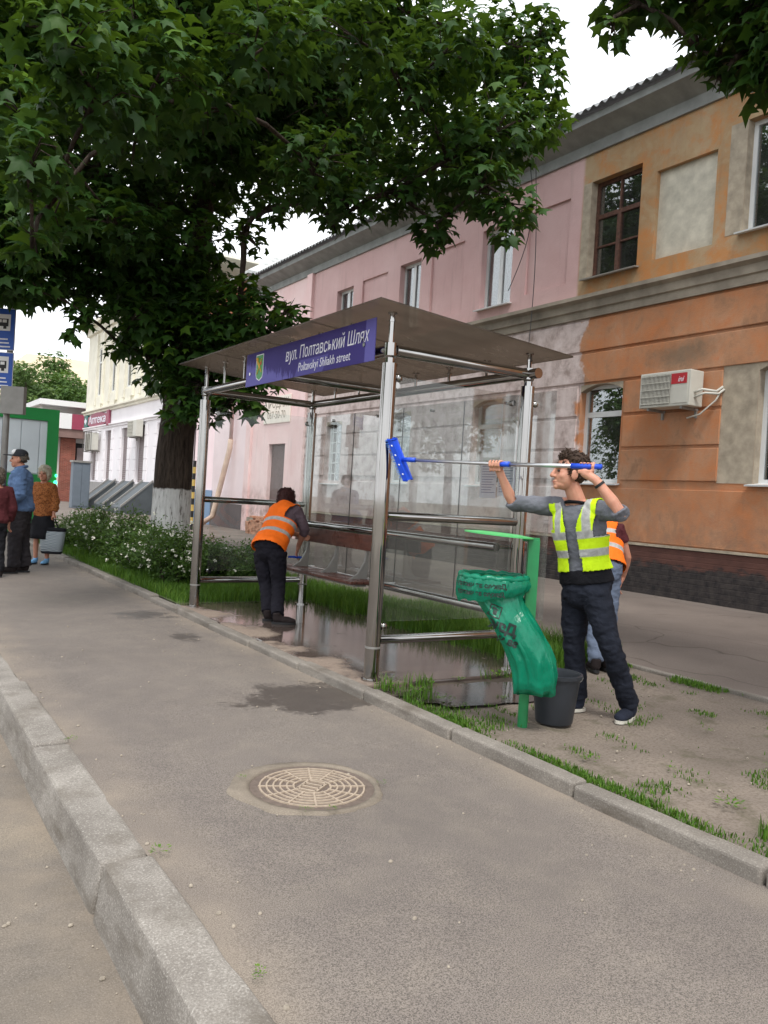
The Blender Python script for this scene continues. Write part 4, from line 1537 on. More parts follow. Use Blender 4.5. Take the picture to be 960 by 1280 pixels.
# ------------------------------------------------------------------ green kiosk
kx1, ky = 4.12, 22.0
kg = simple('kiosk_green', lin(22, 132, 62), 0.5, 0, 0.06, 3, 0.1, 30)
kw = simple('kiosk_white', lin(206, 216, 222), 0.55, 0, 0.05, 2, 0.1, 30)
ks = thing('street_kiosk', (2.6, ky, 0), 'green framed street kiosk with white panels behind the waiting people', 'kiosk')
MB().box((1.1, ky + .03, 0.08), (kx1 - .03, ky + 3.2, 3.0)).build('shell', kw, ks)
f = MB()
f.box((kx1 - .27, ky - .04, 0), (kx1, ky + 3.22, 3.16))
f.box((1.0, ky - .04, 2.86), (kx1 - .27, ky + 3.22, 3.16))
f.box((1.0, ky - .04, 0.05), (kx1 - .27, ky + .02, 1.50))
f.build('frame', kg, ks)
for k in range(7):
    MB().bbox((1.1 + k * .43, ky - .012, 1.52), (1.1 + k * .43 + .418, ky + .028, 2.84), .006).build('panel', kw, ks)
lm = NT('green_lamp')
e = lm.n.new('ShaderNodeEmission')
e.inputs['Color'].default_value = (0.05, 1.0, 0.35, 1)
e.inputs['Strength'].default_value = 2.5
lm.end(e.outputs[0])
MB().ell((kx1 - .03, ky - .1, 1.32), (.045, 0, 0), (0, .04, 0), (0, 0, .06), 10, 8).build('signal_light', lm.m, ks)
MB().ell((kx1 - .02, ky - .1, 1.50), (.03, 0, 0), (0, .03, 0), (0, 0, .04), 10, 8).build('signal_light', lm.m, ks)

# ------------------------------------------------------------------ bus stop sign post
sx, sy = 1.72, 13.2
dirr = Vector((CR[0], CR[1], 0))        # boards face the camera's side of the street
nn = Vector((-CF[0], -CF[1], 0)).normalized()
sp = thing('bus_stop_post', (sx, sy, 0), 'grey post with two blue bus stop signs at the left edge', 'sign post')
base = PD(6, 560, 12.05)
base = Vector((base.x, base.y, 0))
sp.location = base
MB().tube([base, base + Vector((0, 0, 4.1))], .045, 10).build('pole', MT['greymetal'], sp, True)
bl = simple('sign_blue', lin(22, 78, 170), 0.4, 0, 0.05, 6, 0.0)
for k, (z0, z1) in enumerate(((3.25, 3.86), (2.68, 3.22))):
    q = base + nn * .06 - dirr * .12
    o = MB().obox(q + Vector((0, 0, (z0 + z1) / 2)), dirr * .20, nn * .006, (0, 0, (z1 - z0) / 2 - .01)).build('blue_board', bl, sp)
    MB().obox(q - nn * .004 + Vector((0, 0, (z0 + z1) / 2)), dirr * .208, nn * .005, (0, 0, (z1 - z0) / 2)).build('white_border', MT['white'], o)
    qq = q + nn * .008 + Vector((0, 0, z0 + (z1 - z0) * .66))
    MB().obox(qq, dirr * .14, nn * .002, (0, 0, .12)).build('white_field', MT['white'], o)
    b = MB()
    b.obox(qq + nn * .003, dirr * .11, nn * .002, (0, 0, .055))
    b.obox(qq + nn * .0035 - Vector((0, 0, .07)) + dirr * .06, dirr * .022, nn * .002, (0, 0, .022))
    b.obox(qq + nn * .0035 - Vector((0, 0, .07)) - dirr * .06, dirr * .022, nn * .002, (0, 0, .022))
    b.build('bus_pictogram', MT['black'], o)
    b = MB()
    b.obox(qq + nn * .006 + Vector((0, 0, .02)) + dirr * .055, dirr * .03, nn * .002, (0, 0, .022))
    b.obox(qq + nn * .006 + Vector((0, 0, .02)) - dirr * .03, dirr * .04, nn * .002, (0, 0, .022))
    b.build('bus_windows', MT['white'], o)
    for r_ in range(3):
        MB().obox(q + nn * .008 + dirr * .05 + Vector((0, 0, z0 + .05 + r_ * .055)), dirr * (.1 - .02 * r_), nn * .0015, (0, 0, .010)).build('printed_line', MT['text_white'], o)
bx = base + dirr * .13 + nn * .09
MB().obox(bx + Vector((0, 0, 2.52)), dirr * .17, nn * .05, (0, 0, .20)).build('junction_box', MT['greymetal'], sp)

# ------------------------------------------------------------------ striped pole and brick pile by the pale wall
spos = PG(240, 668)
d0 = PX(240, 640, 9.3)
tp = thing('striped_pole', (9.3, d0.y, 0), 'yellow and black striped pole standing behind the shelter', 'pole')
yl = simple('faded_yellow', lin(196, 168, 92), 0.7, 0, 0.15, 6, 0.1, 40)
for k in range(11):
    MB().tube([(9.3, d0.y, k * .21), (9.3, d0.y, k * .21 + .21)], .055, 10).build('stripe', yl if k % 2 else MT['black'], tp)
pc = PG(306, 668)
bp = thing('brick_pile', (pc.x, pc.y, 0), 'low stack of loose reddish bricks against the pale wall', 'brick pile')
bpm = simple('loose_brick', lin(186, 138, 112), 0.9, 0, 0.22, 5, 0.4, 30)
bmesh_ = MB().bbox((-.125, -.06, -.0325), (.125, .06, .0325), .008).mesh('brick', bpm)
for lay in range(9):
    for r_ in range(4):
        for c_ in range(6):
            if lay > 5 and (c_ > 4 or random.random() < .25):
                continue
            o = link('brick', bmesh_, bp)
            o.location = (pc.x + .4 + r_ * .14 + random.uniform(-.015, .015), pc.y + (c_ - 2.5) * .27 + random.uniform(-.02, .02), .034 + .067 * lay)
            o.rotation_euler = (0, 0, PI / 2 + random.uniform(-.12, .12))
            o.matrix_parent_inverse = Matrix.Translation(-Vector((pc.x, pc.y, 0)))

# ================================================================== BUS SHELTER
SX0, SX1, SY0, SY1 = 3.22, 4.58, 5.08, 8.92
GZ = 0.062
shl = thing('bus_shelter', (3.9, 7.0, GZ), 'stainless steel and glass bus shelter with brown acrylic roof and violet street name board', 'bus shelter')
for x_, y_ in ((SX0, SY0), (SX0, SY1), (SX1, SY0), (SX1, SY1)):
    p = shade(MB().tube([(x_, y_, GZ - .005), (x_, y_, 2.40)], .056, 24).build('post', MT['steel'], shl))
    MB().tube([(x_, y_, GZ - .002), (x_, y_, GZ + .012)], .075, 20).build('foot_ring', MT['steel'], p)
    MB().tube([(x_, y_, 2.395), (x_, y_, 2.44), (x_, y_, 2.455), (x_, y_, 2.548)], [.034, .034, .0465, .0465], 18).build('post_neck', MT['steel'], p, False)
    MB().tube([(x_, y_, 0.30), (x_, y_, 0.315)], .058, 20).build('joint_ring', MT['greymetal'], p)
for a, b in (((SX0, SY0 + .02, 2.5), (SX0, SY1 - .02, 2.5)), ((SX1, SY0 - .12, 2.5), (SX1, SY1 + .05, 2.5)), ((SX0 + .043, SY0, 2.5), (SX1 - .043, SY0, 2.5)), ((SX0 + .043, SY1, 2.5), (SX1 - .043, SY1, 2.5)), ((SX0 + .043, 7.0, 2.5), (SX1 - .043, 7.0, 2.5))):
    shade(MB().tube([a, b], .043, 18).build('roof_beam', MT['steel'], shl))
RX0, RX1, RZ0, RZ1 = 2.98, 4.86, 2.795, 2.655


def roof_z(x):
    return RZ0 + (RZ1 - RZ0) * (x - RX0) / (RX1 - RX0)


yy = [4.86, 5.94, 7.02, 8.10, 9.18]
for a, b in zip(yy, yy[1:]):
    q = [(RX0, a + .004, RZ0), (RX1, a + .004, RZ1), (RX1, b - .004, RZ1), (RX0, b - .004, RZ0)]
    MB().add([(x, y_, z) for x, y_, z in q] + [(x, y_, z + .012) for x, y_, z in q], [(0, 3, 2, 1), (4, 5, 6, 7), (0, 1, 5, 4), (1, 2, 6, 5), (2, 3, 7, 6), (3, 0, 4, 7)]).build('roof_panel', MT['canopy'], shl)
for x_ in (SX0, SX1):
    for k in range(8):
        yv = SY0 + (SY1 - SY0) * k / 7
        m = MB()
        zt = roof_z(x_) - .002
        m.tube([(x_, yv, 2.53), (x_, yv, zt)], .013 if 0 < k < 7 else .02, 10)
        m.tube([(x_, yv, zt - .012), (x_, yv, zt)], .034, 12)
        m.tube([(x_, yv, zt - .07), (x_, yv, zt - .055)], .024, 10)
        m.build('roof_stud', MT['steel'], shl)
# cross rails at both ends
for yv in (SY0, SY1):
    for z_ in (1.28, 0.36):
        shade(MB().tube([(SX0 + .05, yv, z_), (SX1 - .05, yv, z_)], .034, 16).build('end_rail', MT['steel'], shl))
# perch rails along the back
for z_ in (1.06, 0.535):
    p = shade(MB().tube([(4.455, 5.20, z_), (4.455, 8.84, z_)], .037, 18).build('back_rail', MT['steel'], shl))
    for yv in (5.28, 7.0, 8.78):
        MB().tube([(4.455, yv, z_), (4.66, yv, z_)], .018, 10).build('rail_bracket', MT['steel'], p)
# glass
ys = [(4.84, 6.030), (6.040, 7.045), (7.055, 8.045), (8.055, 9.06)]
for a, b in ys:
    g = MB().box((4.672, a, 0.50), (4.680, b, 2.36)).build('back_glass', MT['glass'], shl)
    m = MB()
    m.tube([(4.655, (a + b) / 2, 2.30), (4.697, (a + b) / 2, 2.30)], .016, 12)
    m.build('glass_clamp', MT['steel'], g)
for yv in (6.035, 7.05, 8.05):
    MB().box((4.673, yv - .0045, 0.50), (4.679, yv + .0045, 2.36)).build('glass_seal', MT['black'], shl)
for yv in (SY0 + .085, SY1 - .085):
    g = MB().box((SX0 + .10, yv - .004, 0.48), (SX1 - .02, yv + .004, 2.33)).build('side_glass', MT['glass'], shl)
    for z_ in (0.42 if yv < 7 else .45, 2.24):
        for xx in (SX0 + .12, SX1 - .08):
            MB().tube([(xx, yv - .02, z_ + .02), (xx, yv + .02, z_ + .02)], .024, 12).build('glass_clamp', MT['steel'], g)
for x_, y_, z_ in ((SX0 + .075, SY0 - .02, 2.30), (SX0 + .075, SY0 - .02, .46), (SX1 + .075, SY0 - .02, 2.26), (SX1 - .075, SY1 - .02, 2.26)):
    MB().ell((x_, y_, z_), (.028, 0, 0), (0, .02, 0), (0, 0, .028), 12, 8).build('clamp_knob', MT['steel'], shl, True)
# notices taped to the glass
for (a, b, c, d) in ((5.27, 5.49, 1.49, 1.79), (5.51, 5.73, 1.47, 1.78)):
    n_ = MB().box((4.6695, a, c), (4.6712, b, d)).build('paper_notice', simple('notice_paper', lin(206, 210, 222), 0.8, 0, 0.04, 12, 0.0), shl)
    for r_ in range(11):
        L_ = (b - a) * random.uniform(.6, .86)
        MB().box((4.6685, b - .02 - L_, d - .035 - r_ * .023), (4.6693, b - .02, d - .028 - r_ * .023)).build('printed_line', simple('notice_ink', lin(130, 136, 160), 0.8, 0, 0.05, 12, 0.0) if r_ == 0 and a < 5.4 else bpy.data.materials['notice_ink'], n_)
# bench
bench = MB().box((4.20, 7.04, .505), (4.34, 8.78, .531)).build('bench', MT['greymetal'], shl)
for x_ in (4.12, 4.20, 4.28, 4.36):
    MB().bbox((x_, 6.98, .532), (x_ + .068, 8.84, .562), .006).build('seat_slat', MT['wood'], bench)
MB().bbox((4.395, 7.0, .86), (4.425, 8.82, 1.025), .006).build('back_board', MT['wood'], bench)
for yv in (8.55, 7.86, 7.22):
    pf = [(4.44, 1.0), (4.43, .86), (4.41, .74), (4.34, .62), (4.20, .531), (4.44, .531), (4.452, .7), (4.455, 1.0)]
    A = [(x_, yv - .016, z_) for x_, z_ in pf]
    B = [(x_, yv + .016, z_) for x_, z_ in pf]
    n = len(pf)
    MB().rings([A, B]).build('bracket', MT['greymetal'], bench)
# street name board
sb = MB().bbox((3.148, 5.19, 2.425), (3.156, 7.61, 2.745), .002).build('name_board', MT['sign'], shl)
put_text('lettering', 'вул. Полтавський Шлях', 0.158, (3.1465, 6.0, 2.628), (0, -1, 0), (0, 0, 1), MT['text_white'], sb, depth=.0008, shear=.14, bold=-.0006, squeeze=.80)
put_text('lettering', 'Poltavskyi Shliakh street', 0.108, (3.1465, 6.0, 2.50), (0, -1, 0), (0, 0, 1), MT['text_white'], sb, depth=.0008, shear=.14, bold=-.0004, squeeze=.86)
for yv, z_ in ((5.34, 2.56), (7.50, 2.545)):
    MB().tube([(3.14, yv, z_), (3.18, yv, z_)], .016, 12).build('bolt', MT['steel'], sb)
for yv in (5.6, 7.2):
    MB().box((3.157, yv - .02, 2.46), (3.178, yv + .02, 2.54)).build('hanger', MT['steel'], sb)
# shield emblem
sy_, sz_ = 7.285, 2.59
sh_pts = [(-.075, .115), (.075, .115), (.075, -.06), (.06, -.095), (0, -.12), (-.06, -.095), (-.075, -.06)]
w_ = MB().rings([[(3.1462, sy_ - a * 1.12, sz_ + b * 1.08) for a, b in sh_pts], [(3.148, sy_ - a * 1.12, sz_ + b * 1.08) for a, b in sh_pts]]).build('emblem', MT['text_white'], sb)
MB().rings([[(3.1452, sy_ - a, sz_ + b) for a, b in sh_pts], [(3.1461, sy_ - a, sz_ + b) for a, b in sh_pts]]).build('shield', MT['emblem'], w_)
g = MB()
g.tube([(3.1445, sy_ + .05, sz_ - .06), (3.1445, sy_ - .045, sz_ + .08)], .006, 6)
g.tube([(3.1445, sy_ - .05, sz_ - .05), (3.1445, sy_ - .01, sz_ - .0), (3.1445, sy_ + .035, sz_ + .05), (3.1445, sy_ + .045, sz_ + .09)], [.004, .01, .015, .02], 6)
g.build('horn_and_staff', MT['gold'], w_)
MB().ell((3.1445, sy_ - .025, sz_ + .04), (.002, 0, 0), (0, .022, 0), (0, 0, .022), 8, 6).build('red_charge', MT['red'], w_)

# ================================================================== LITTER BIN AND BAG
pb = Vector((3.505, 3.745, 0.02))
CRv, CFv = Vector((CR[0], CR[1], 0)), Vector((CF[0], CF[1], 0)).normalized()
UP = Vector((0, 0, 1))
lb = thing('litter_bin', pb, 'green post litter bin with round lid beside the vest man', 'litter bin')
shade(MB().tube([pb, pb + UP * .42], .031, 16).build('post', MT['green'], lb))
MB().obox(pb + UP * .80, CRv * .034, CFv * .026, UP * .385).build('post_plate', MT['green'], lb)
rc = PD(617, 722, 5.05)
rc.z = 0.955
lid = PD(624, 666, 5.05)
lid.z = 1.222
ldp = []
for k in range(40):
    a = 2 * PI * k / 40
    ldp.append(lid + CRv * (.215 * math.cos(a)) + CFv * (.19 * math.sin(a)) + UP * (-.012 * math.cos(a)))
MB().rings([[p - UP * .0 for p in ldp], [p + UP * .008 for p in ldp], [lid + (p - lid) * .6 + UP * .016 for p in ldp]]).build('lid', simple('lid_green', lin(86, 190, 110), 0.35, 0, 0.06, 6, 0.0), lb)
MB().obox(lid + CRv * .20 - UP * .015, CRv * .05, CFv * .02, UP * .012).build('hinge', MT['green'], lb)
m = MB()
m.tube([rc + CRv * (.192 * math.cos(2 * PI * k / 32)) + CFv * (.192 * math.sin(2 * PI * k / 32)) for k in range(33)], .012, 8, caps=False)
m.obox(rc + CRv * .21, CRv * .035, CFv * .02, UP * .02)
m.build('hoop', MT['green'], lb)

bag = thing('bin_bag', rc, 'translucent green bin bag blown sideways with mirrored black print', 'bag')
secs = [(617, .945, 5.05, .203, .203), (615, .90, 5.05, .20, .195), (619, .855, 5.03, .165, .16), (628, .79, 5.00, .142, .135), (638, .72, 4.96, .14, .12), (648, .64, 4.93, .142, .10), (658, .56, 4.91, .140, .09), (665, .48, 4.90, .136, .085), (668, .41, 4.90, .130, .08), (668, .35, 4.90, .124, .07), (668, .31, 4.90, .122, .05), (668, .285, 4.90, .118, .012)]
rings = []
NB = 72
fine = []
for i in range(len(secs) - 1):
    for q in range(4):
        u = q / 4
        fine.append(tuple(secs[i][k] * (1 - u) + secs[i + 1][k] * u for k in range(5)))
fine.append(secs[-1])
for x_, z_, d_, a_, b_ in fine:
    c_ = PD(x_, 640, d_)
    # walk along the vertical so that the photo's lean does not shift it
    c_ = PD(x_ - (z_ - 1.4) * 0 - 0, 640 + (1.4 - z_) * FPX / d_, d_)
    c_.z = z_
    R = []
    for k in range(NB):
        a = 2 * PI * k / NB
        p = c_ + CRv * a_ * math.copysign(abs(math.cos(a)) ** .8, math.cos(a)) + CFv * b_ * math.copysign(abs(math.sin(a)) ** .8, math.sin(a))
        w = (1 - min(1, max(0, (z_ - .9) / .05)))
        nz = mnoise.noise(Vector((a * 2.2, z_ * 3.5 + 2, 4))) * .016 + mnoise.noise(Vector((math.cos(a) * 5, math.sin(a) * 5, z_ * 2.2))) * .012 + mnoise.noise(Vector((math.cos(a) * 12, math.sin(a) * 12, z_ * 9))) * .005
        dd = (p - c_)
        p = p + dd.normalized() * nz * (1.0 + .3 * w)
        p.z += .02 * mnoise.noise(Vector((math.cos(a) * 2, math.sin(a) * 2, z_)))* w
        R.append(p)
    rings.append(R)
bg = MB().rings(rings, close=False)
bg.f.append(tuple(range((len(rings) - 1) * NB, len(rings) * NB)))
bago = bg.build('bag_body', MT['bag'], bag, True)
# rim roll and turned-over flap
MB().tube([rc + CRv * (.200 * math.cos(2 * PI * k / 48)) + CFv * (.200 * math.sin(2 * PI * k / 48)) + UP * (.012 + .004 * math.sin(k * 1.7)) for k in range(49)], [.020 + .004 * math.sin(k * 2.3) for k in range(49)], 10, caps=False).build('rolled_rim', MT['bag'], bag, True)
fl = []
for j in range(9):
    R = []
    for k in range(NB):
        a = 2 * PI * k / NB
        left = .5 - .5 * math.cos(a)
        dep = (.075 + .075 * left + .02 * mnoise.noise(Vector((math.cos(a) * 4, math.sin(a) * 4, 1)))) * j / 8
        rr = .216 + .012 * math.sin(j / 8 * PI) + .007 * mnoise.noise(Vector((math.cos(a) * 7, math.sin(a) * 7, j * .4))) + .004 * math.sin(a * 23 + j)
        if j == 8:
            rr -= .004
        R.append(rc + CRv * rr * math.cos(a) + CFv * rr * math.sin(a) + UP * (.008 - dep))
    fl.append(R)
flap = MB().rings(fl, close=False).build('turned_flap', MT['bag'], bag, True)


def wrap_on(target, mesh, centre, right, up, cast, off, name, mat, parent, mirror=True):
    """lay flat lettering onto a curved surface"""
    bm = bmesh.new()
    bm.from_mesh(mesh)
    for _ in range(2):
        bmesh.ops.triangulate(bm, faces=bm.faces[:])
        es = [e for e in bm.edges if e.calc_length() > 0.012]
        bmesh.ops.subdivide_edges(bm, edges=es, cuts=1)
    bmt = bmesh.new()
    bmt.from_mesh(target.data)
    tree = BVHTree.FromBMesh(bmt)
    for q in bm.verts:
        x_ = -q.co.x if mirror else q.co.x
        p = centre + right * x_ + up * q.co.y
        hit = tree.ray_cast(p - cast * .6, cast)
        q.co = (hit[0] if hit[0] else p) - cast * off
    me = bpy.data.meshes.new(name)
    bm.to_mesh(me)
    bm.free()
    bmt.free()
    me.materials.clear()
    me.materials.append(mat)
    return link(name, me, parent)


ang = math.radians(-16)
rt = (CRv * math.cos(ang) + UP * math.sin(ang)).normalized()
upv = (UP * math.cos(ang) - CRv * math.sin(ang)).normalized()
c1 = PD(628, 783, 4.9)
wrap_on(bago, text_mesh('Дяк', .085, 0, 'CENTER', 0, .004), c1, rt, upv, CFv, .004, 'lettering', MT['text_black'], bago)
c1 = PD(633, 800, 4.9)
wrap_on(bago, text_mesh('за ч', .062, 0, 'CENTER', 0, .003), c1, rt, upv, CFv, .004, 'lettering', MT['text_black'], bago)
c1 = PD(618, 763, 4.9)
ic = MB()
for a, b, c_, d in ((-.036, .036, .030, .036), (-.036, .036, -.036, -.030), (-.036, -.030, -.030, .030), (.030, .036, -.030, .030), (-.012, .012, -.02, .006), (-.018, .018, .009, .014), (-.005, .02, .014, .022)):
    n0 = 4
    for i in range(n0):
        u0, u1 = a + (b - a) * i / n0, a + (b - a) * (i + 1) / n0
        ic.add([(u0, c_, 0), (u1, c_, 0), (u1, d, 0), (u0, d, 0)], [(0, 1, 2, 3)])
wrap_on(bago, ic.mesh('icon'), c1, rt, upv, CFv, .004, 'printed_icon', MT['text_black'], bago)
for row, s_ in enumerate(('Дякую за чистоту', 'Дякую за чистоту')):
    tm = text_mesh(s_, .040 if row == 0 else .038, 0, 'CENTER', 0, .0016)
    bm = bmesh.new()
    bm.from_mesh(tm)
    bmesh.ops.triangulate(bm, faces=bm.faces[:])
    for q in bm.verts:
        a = -PI / 2 - .55 + (q.co.x) / .225 * 1.0 + 0.0
        a = -PI / 2 - .55 - (q.co.x) / .225
        zz = .945 - row * .048 + q.co.y - .02
        rr = .2335 + .004 * math.sin(a * 23)
        q.co = rc + CRv * rr * math.cos(a) + CFv * rr * math.sin(a) + UP * (zz - rc.z)
    me = bpy.data.meshes.new('lettering')
    bm.to_mesh(me)
    bm.free()
    me.materials.clear()
    me.materials.append(MT['text_black'])
    link('lettering', me, flap)

# bucket
bc = PG(692, 903, .045)
bc.z = .05
bk_ = thing('bucket', bc, 'dark plastic bucket on the soil behind the bin post', 'bucket')
prof = [(.0, .0), (.112, .0), (.118, .01), (.150, .29), (.163, .293), (.165, .315), (.150, .318), (.145, .30), (.11, .03), (.0, .025)]
R = [[bc + CRv * max(r, .0005) * math.cos(2 * PI * k / 36) + CFv * max(r, .0005) * math.sin(2 * PI * k / 36) + UP * z_ for k in range(36)] for r, z_ in prof]
shade(MB().rings(R, close=False).build('pail', MT['bucket'], bk_), 40)
MB().tube([bc + CRv * (.166 * math.cos(a)) + CFv * (.166 * math.sin(a)) * .55 + UP * (.30 - .05 * math.sin(a) * -1) for a in [PI + PI * k / 14 for k in range(15)]], .004, 6).build('handle', MT['greymetal'], bk_)
R = [[bc + CRv * r * math.cos(2 * PI * k / 36) + CFv * r * math.sin(2 * PI * k / 36) + UP * .2 for k in range(36)] for r in (.0005, .134)]
MB().rings(R, close=False).build('water', MT['water'], bk_)

# ================================================================== VEGETATION
LEAF = np.array([(0, 0), (.16, -.09), (.33, -.10), (.29, .10), (.56, .36), (.25, .42), (.17, .55), (0, .98), (-.17, .55), (-.25, .42), (-.56, .36), (-.29, .10), (-.33, -.10), (-.16, -.09)])
LV = np.vstack([LEAF, [(0, .28)]])
LZ = np.array([0, -.02, -.10, -.02, -.16, -.03, -.04, -.20, -.04, -.03, -.16, -.02, -.10, -.02, .05])
LT = np.array([(14, i, (i + 1) % 14) for i in range(14)])


def leaf_cloud(points, outward, size, rng, droop=0.5):
    n = len(points)
    nrm = np.array([0, 0, .9]) + outward * .45 + rng.normal(0, .42, (n, 3))
    nrm /= np.linalg.norm(nrm, axis=1)[:, None]
    tip = outward * .9 + np.array([0, 0, -droop]) + rng.normal(0, .45, (n, 3))
    tip -= nrm * np.sum(tip * nrm, axis=1)[:, None]
    tip /= np.linalg.norm(tip, axis=1)[:, None] + 1e-9
    side = np.cross(tip, nrm)
    s = size * rng.uniform(.6, 1.2, n)
    V = points[:, None, :] + (side[:, None, :] * LV[None, :, 0, None] + tip[:, None, :] * LV[None, :, 1, None] + nrm[:, None, :] * LZ[None, :, None]) * s[:, None, None]
    T = LT[None] + (np.arange(n) * 15)[:, None, None]
    return V.reshape(-1, 3), T.reshape(-1, 3)


def blob_points(c, r, n, rng, flat=.8):
    d = rng.normal(0, 1, (n, 3))
    d /= np.linalg.norm(d, axis=1)[:, None]
    rad = r * (.30 + .75 * np.sqrt(rng.random(n)))
    P = np.array(c) + d * rad[:, None] * np.array([1, 1, flat])
    return P, d


def px_of(P):
    q = np.array(P, float) - [0, 0, CAMH]
    z = q @ CF
    a = np.array([q @ CR, -(q @ CU)]) * FPX / z
    return R2.T @ a + [CX, CY], z


def inside(poly, x, y):
    c = False
    j = len(poly) - 1
    for i in range(len(poly)):
        xi, yi = poly[i]
        xj, yj = poly[j]
        if (yi > y) != (yj > y) and x < (xj - xi) * (y - yi) / (yj - yi) + xi:
            c = not c
        j = i
    return c


def m_trunk():
    t = NT('whitewashed_maple_bark')
    p = t.obj()
    q = t.sc(p, (5, 5, 0.8))
    n = t.noise(q, 4.5, 6, 0.65, 0.6)
    bark = t.ramp(n, [(0.35, lin(40, 35, 32)), (0.65, lin(80, 70, 62))])
    wsh = t.ramp(n, [(0.36, lin(120, 116, 110)), (0.44, lin(200, 199, 197)), (0.7, lin(224, 224, 222))])
    x, y, z = t.sep(p)
    e = t.math('ADD', z, t.math('MULTIPLY', t.math('SUBTRACT', t.noise(p, 7, 3), 0.5), 0.10))
    c = t.mix(t.step(e, 1.36, .015), wsh, bark)
    return t.end(t.bsdf(c, 0.95, 0, t.bump(n, 0.9, 0.045), 0.12))


MT['trunk'] = m_trunk()


def make_tree(name, loc, label, trunk_pts, trunk_r, blobs, leaf_size, per_r2, seed, trunk_mat, cat='tree', limb_from=3.0):
    rng = np.random.default_rng(seed)
    root = thing(name, loc, label, cat)
    # trunk with ridged, uneven section
    pts = [Vector(p) for p in trunk_pts]
    fp, fr = [], []
    for i in range(len(pts) - 1):
        for q in range(6):
            u = q / 6
            fp.append(pts[i].lerp(pts[i + 1], u))
            fr.append(trunk_r[i] * (1 - u) + trunk_r[i + 1] * u)
    fp.append(pts[-1])
    fr.append(trunk_r[-1])
    rings = []
    for p, r in zip(fp, fr):
        rings.append([p + Vector((math.cos(a), math.sin(a), 0)) * r * (1 + .10 * mnoise.noise(Vector((math.cos(a) * 2, math.sin(a) * 2, p.z * .8 + seed))) + .05 * mnoise.noise(Vector((math.cos(a) * 6, math.sin(a) * 6, p.z * 1.1)))) for a in [2 * PI * k / 28 for k in range(28)]])
    MB().rings(rings).build('trunk', trunk_mat, root, True)
    # limbs branch from clump to clump, thickest near the trunk
    nodes = []
    for q_, (p, r) in enumerate(zip(fp, fr)):
        if p.z > limb_from:
            nodes.append([p, -1, 0, r])
    nt = len(nodes)
    axis_d = lambda c: min((Vector(c) - n[0]).length for n in nodes[:nt])
    order = sorted(blobs, key=lambda b: axis_d(b[0]))
    for c, r in order:
        c = Vector(c)
        ac = axis_d(c)
        best, bd = 0, 1e9
        for i, n in enumerate(nodes):
            dd = (c - n[0]).length * (1.0 if i >= nt else 1.25) + max(0, n[0].z - c.z) * .8
            if dd < bd:
                best, bd = i, dd
        nodes.append([c, best, 0, r])
    for i in range(len(nodes) - 1, nt - 1, -1):
        j = i
        while nodes[j][1] >= nt:
            j = nodes[j][1]
            nodes[j][2] += 1
    for i in range(nt, len(nodes)):
        c, par, w, r = nodes[i]
        st = nodes[par][0]
        r1 = .010 + .006 * math.sqrt(w + 1)
        r0 = .010 + .006 * math.sqrt((nodes[par][2] if par >= nt else w * 1.5) + 1.5) + (.012 if par < nt else 0)
        mid = st.lerp(c, .5) + Vector((rng.normal(0, .05), rng.normal(0, .05), .06 * (c - st).length))
        l = MB().tube([st, st.lerp(mid, .5), mid, mid.lerp(c, .5), c], [r0, r0 * .85, (r0 + r1) / 2, r1 * 1.1, r1 * .8], 7)
        for q in range(5):
            d = Vector(rng.normal(0, 1, 3)).normalized()
            l.tube([mid.lerp(c, .6), c + d * r * .45 + Vector((0, 0, .05)), c + d * r * .9], [r1 * .6, r1 * .4, .003], 4)
        l.build('limb', MT['bark'], root, True)
    V, T, Rn = [], [], []
    o = 0
    for c, r in blobs:
        n = int(per_r2 * r * r)
        P, d = blob_points(c, r, n, rng)
        v, tt = leaf_cloud(P, d, leaf_size, rng)
        V.append(v)
        T.append(tt + o)
        o += len(v)
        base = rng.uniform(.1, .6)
        rn = np.clip(base + rng.normal(0, .18, n) + .25 * d[:, 2], 0, 1)  # random tone plus painted top light: upper leaves of a clump lighter
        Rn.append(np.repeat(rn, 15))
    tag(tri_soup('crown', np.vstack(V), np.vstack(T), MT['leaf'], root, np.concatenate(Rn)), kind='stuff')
    return root


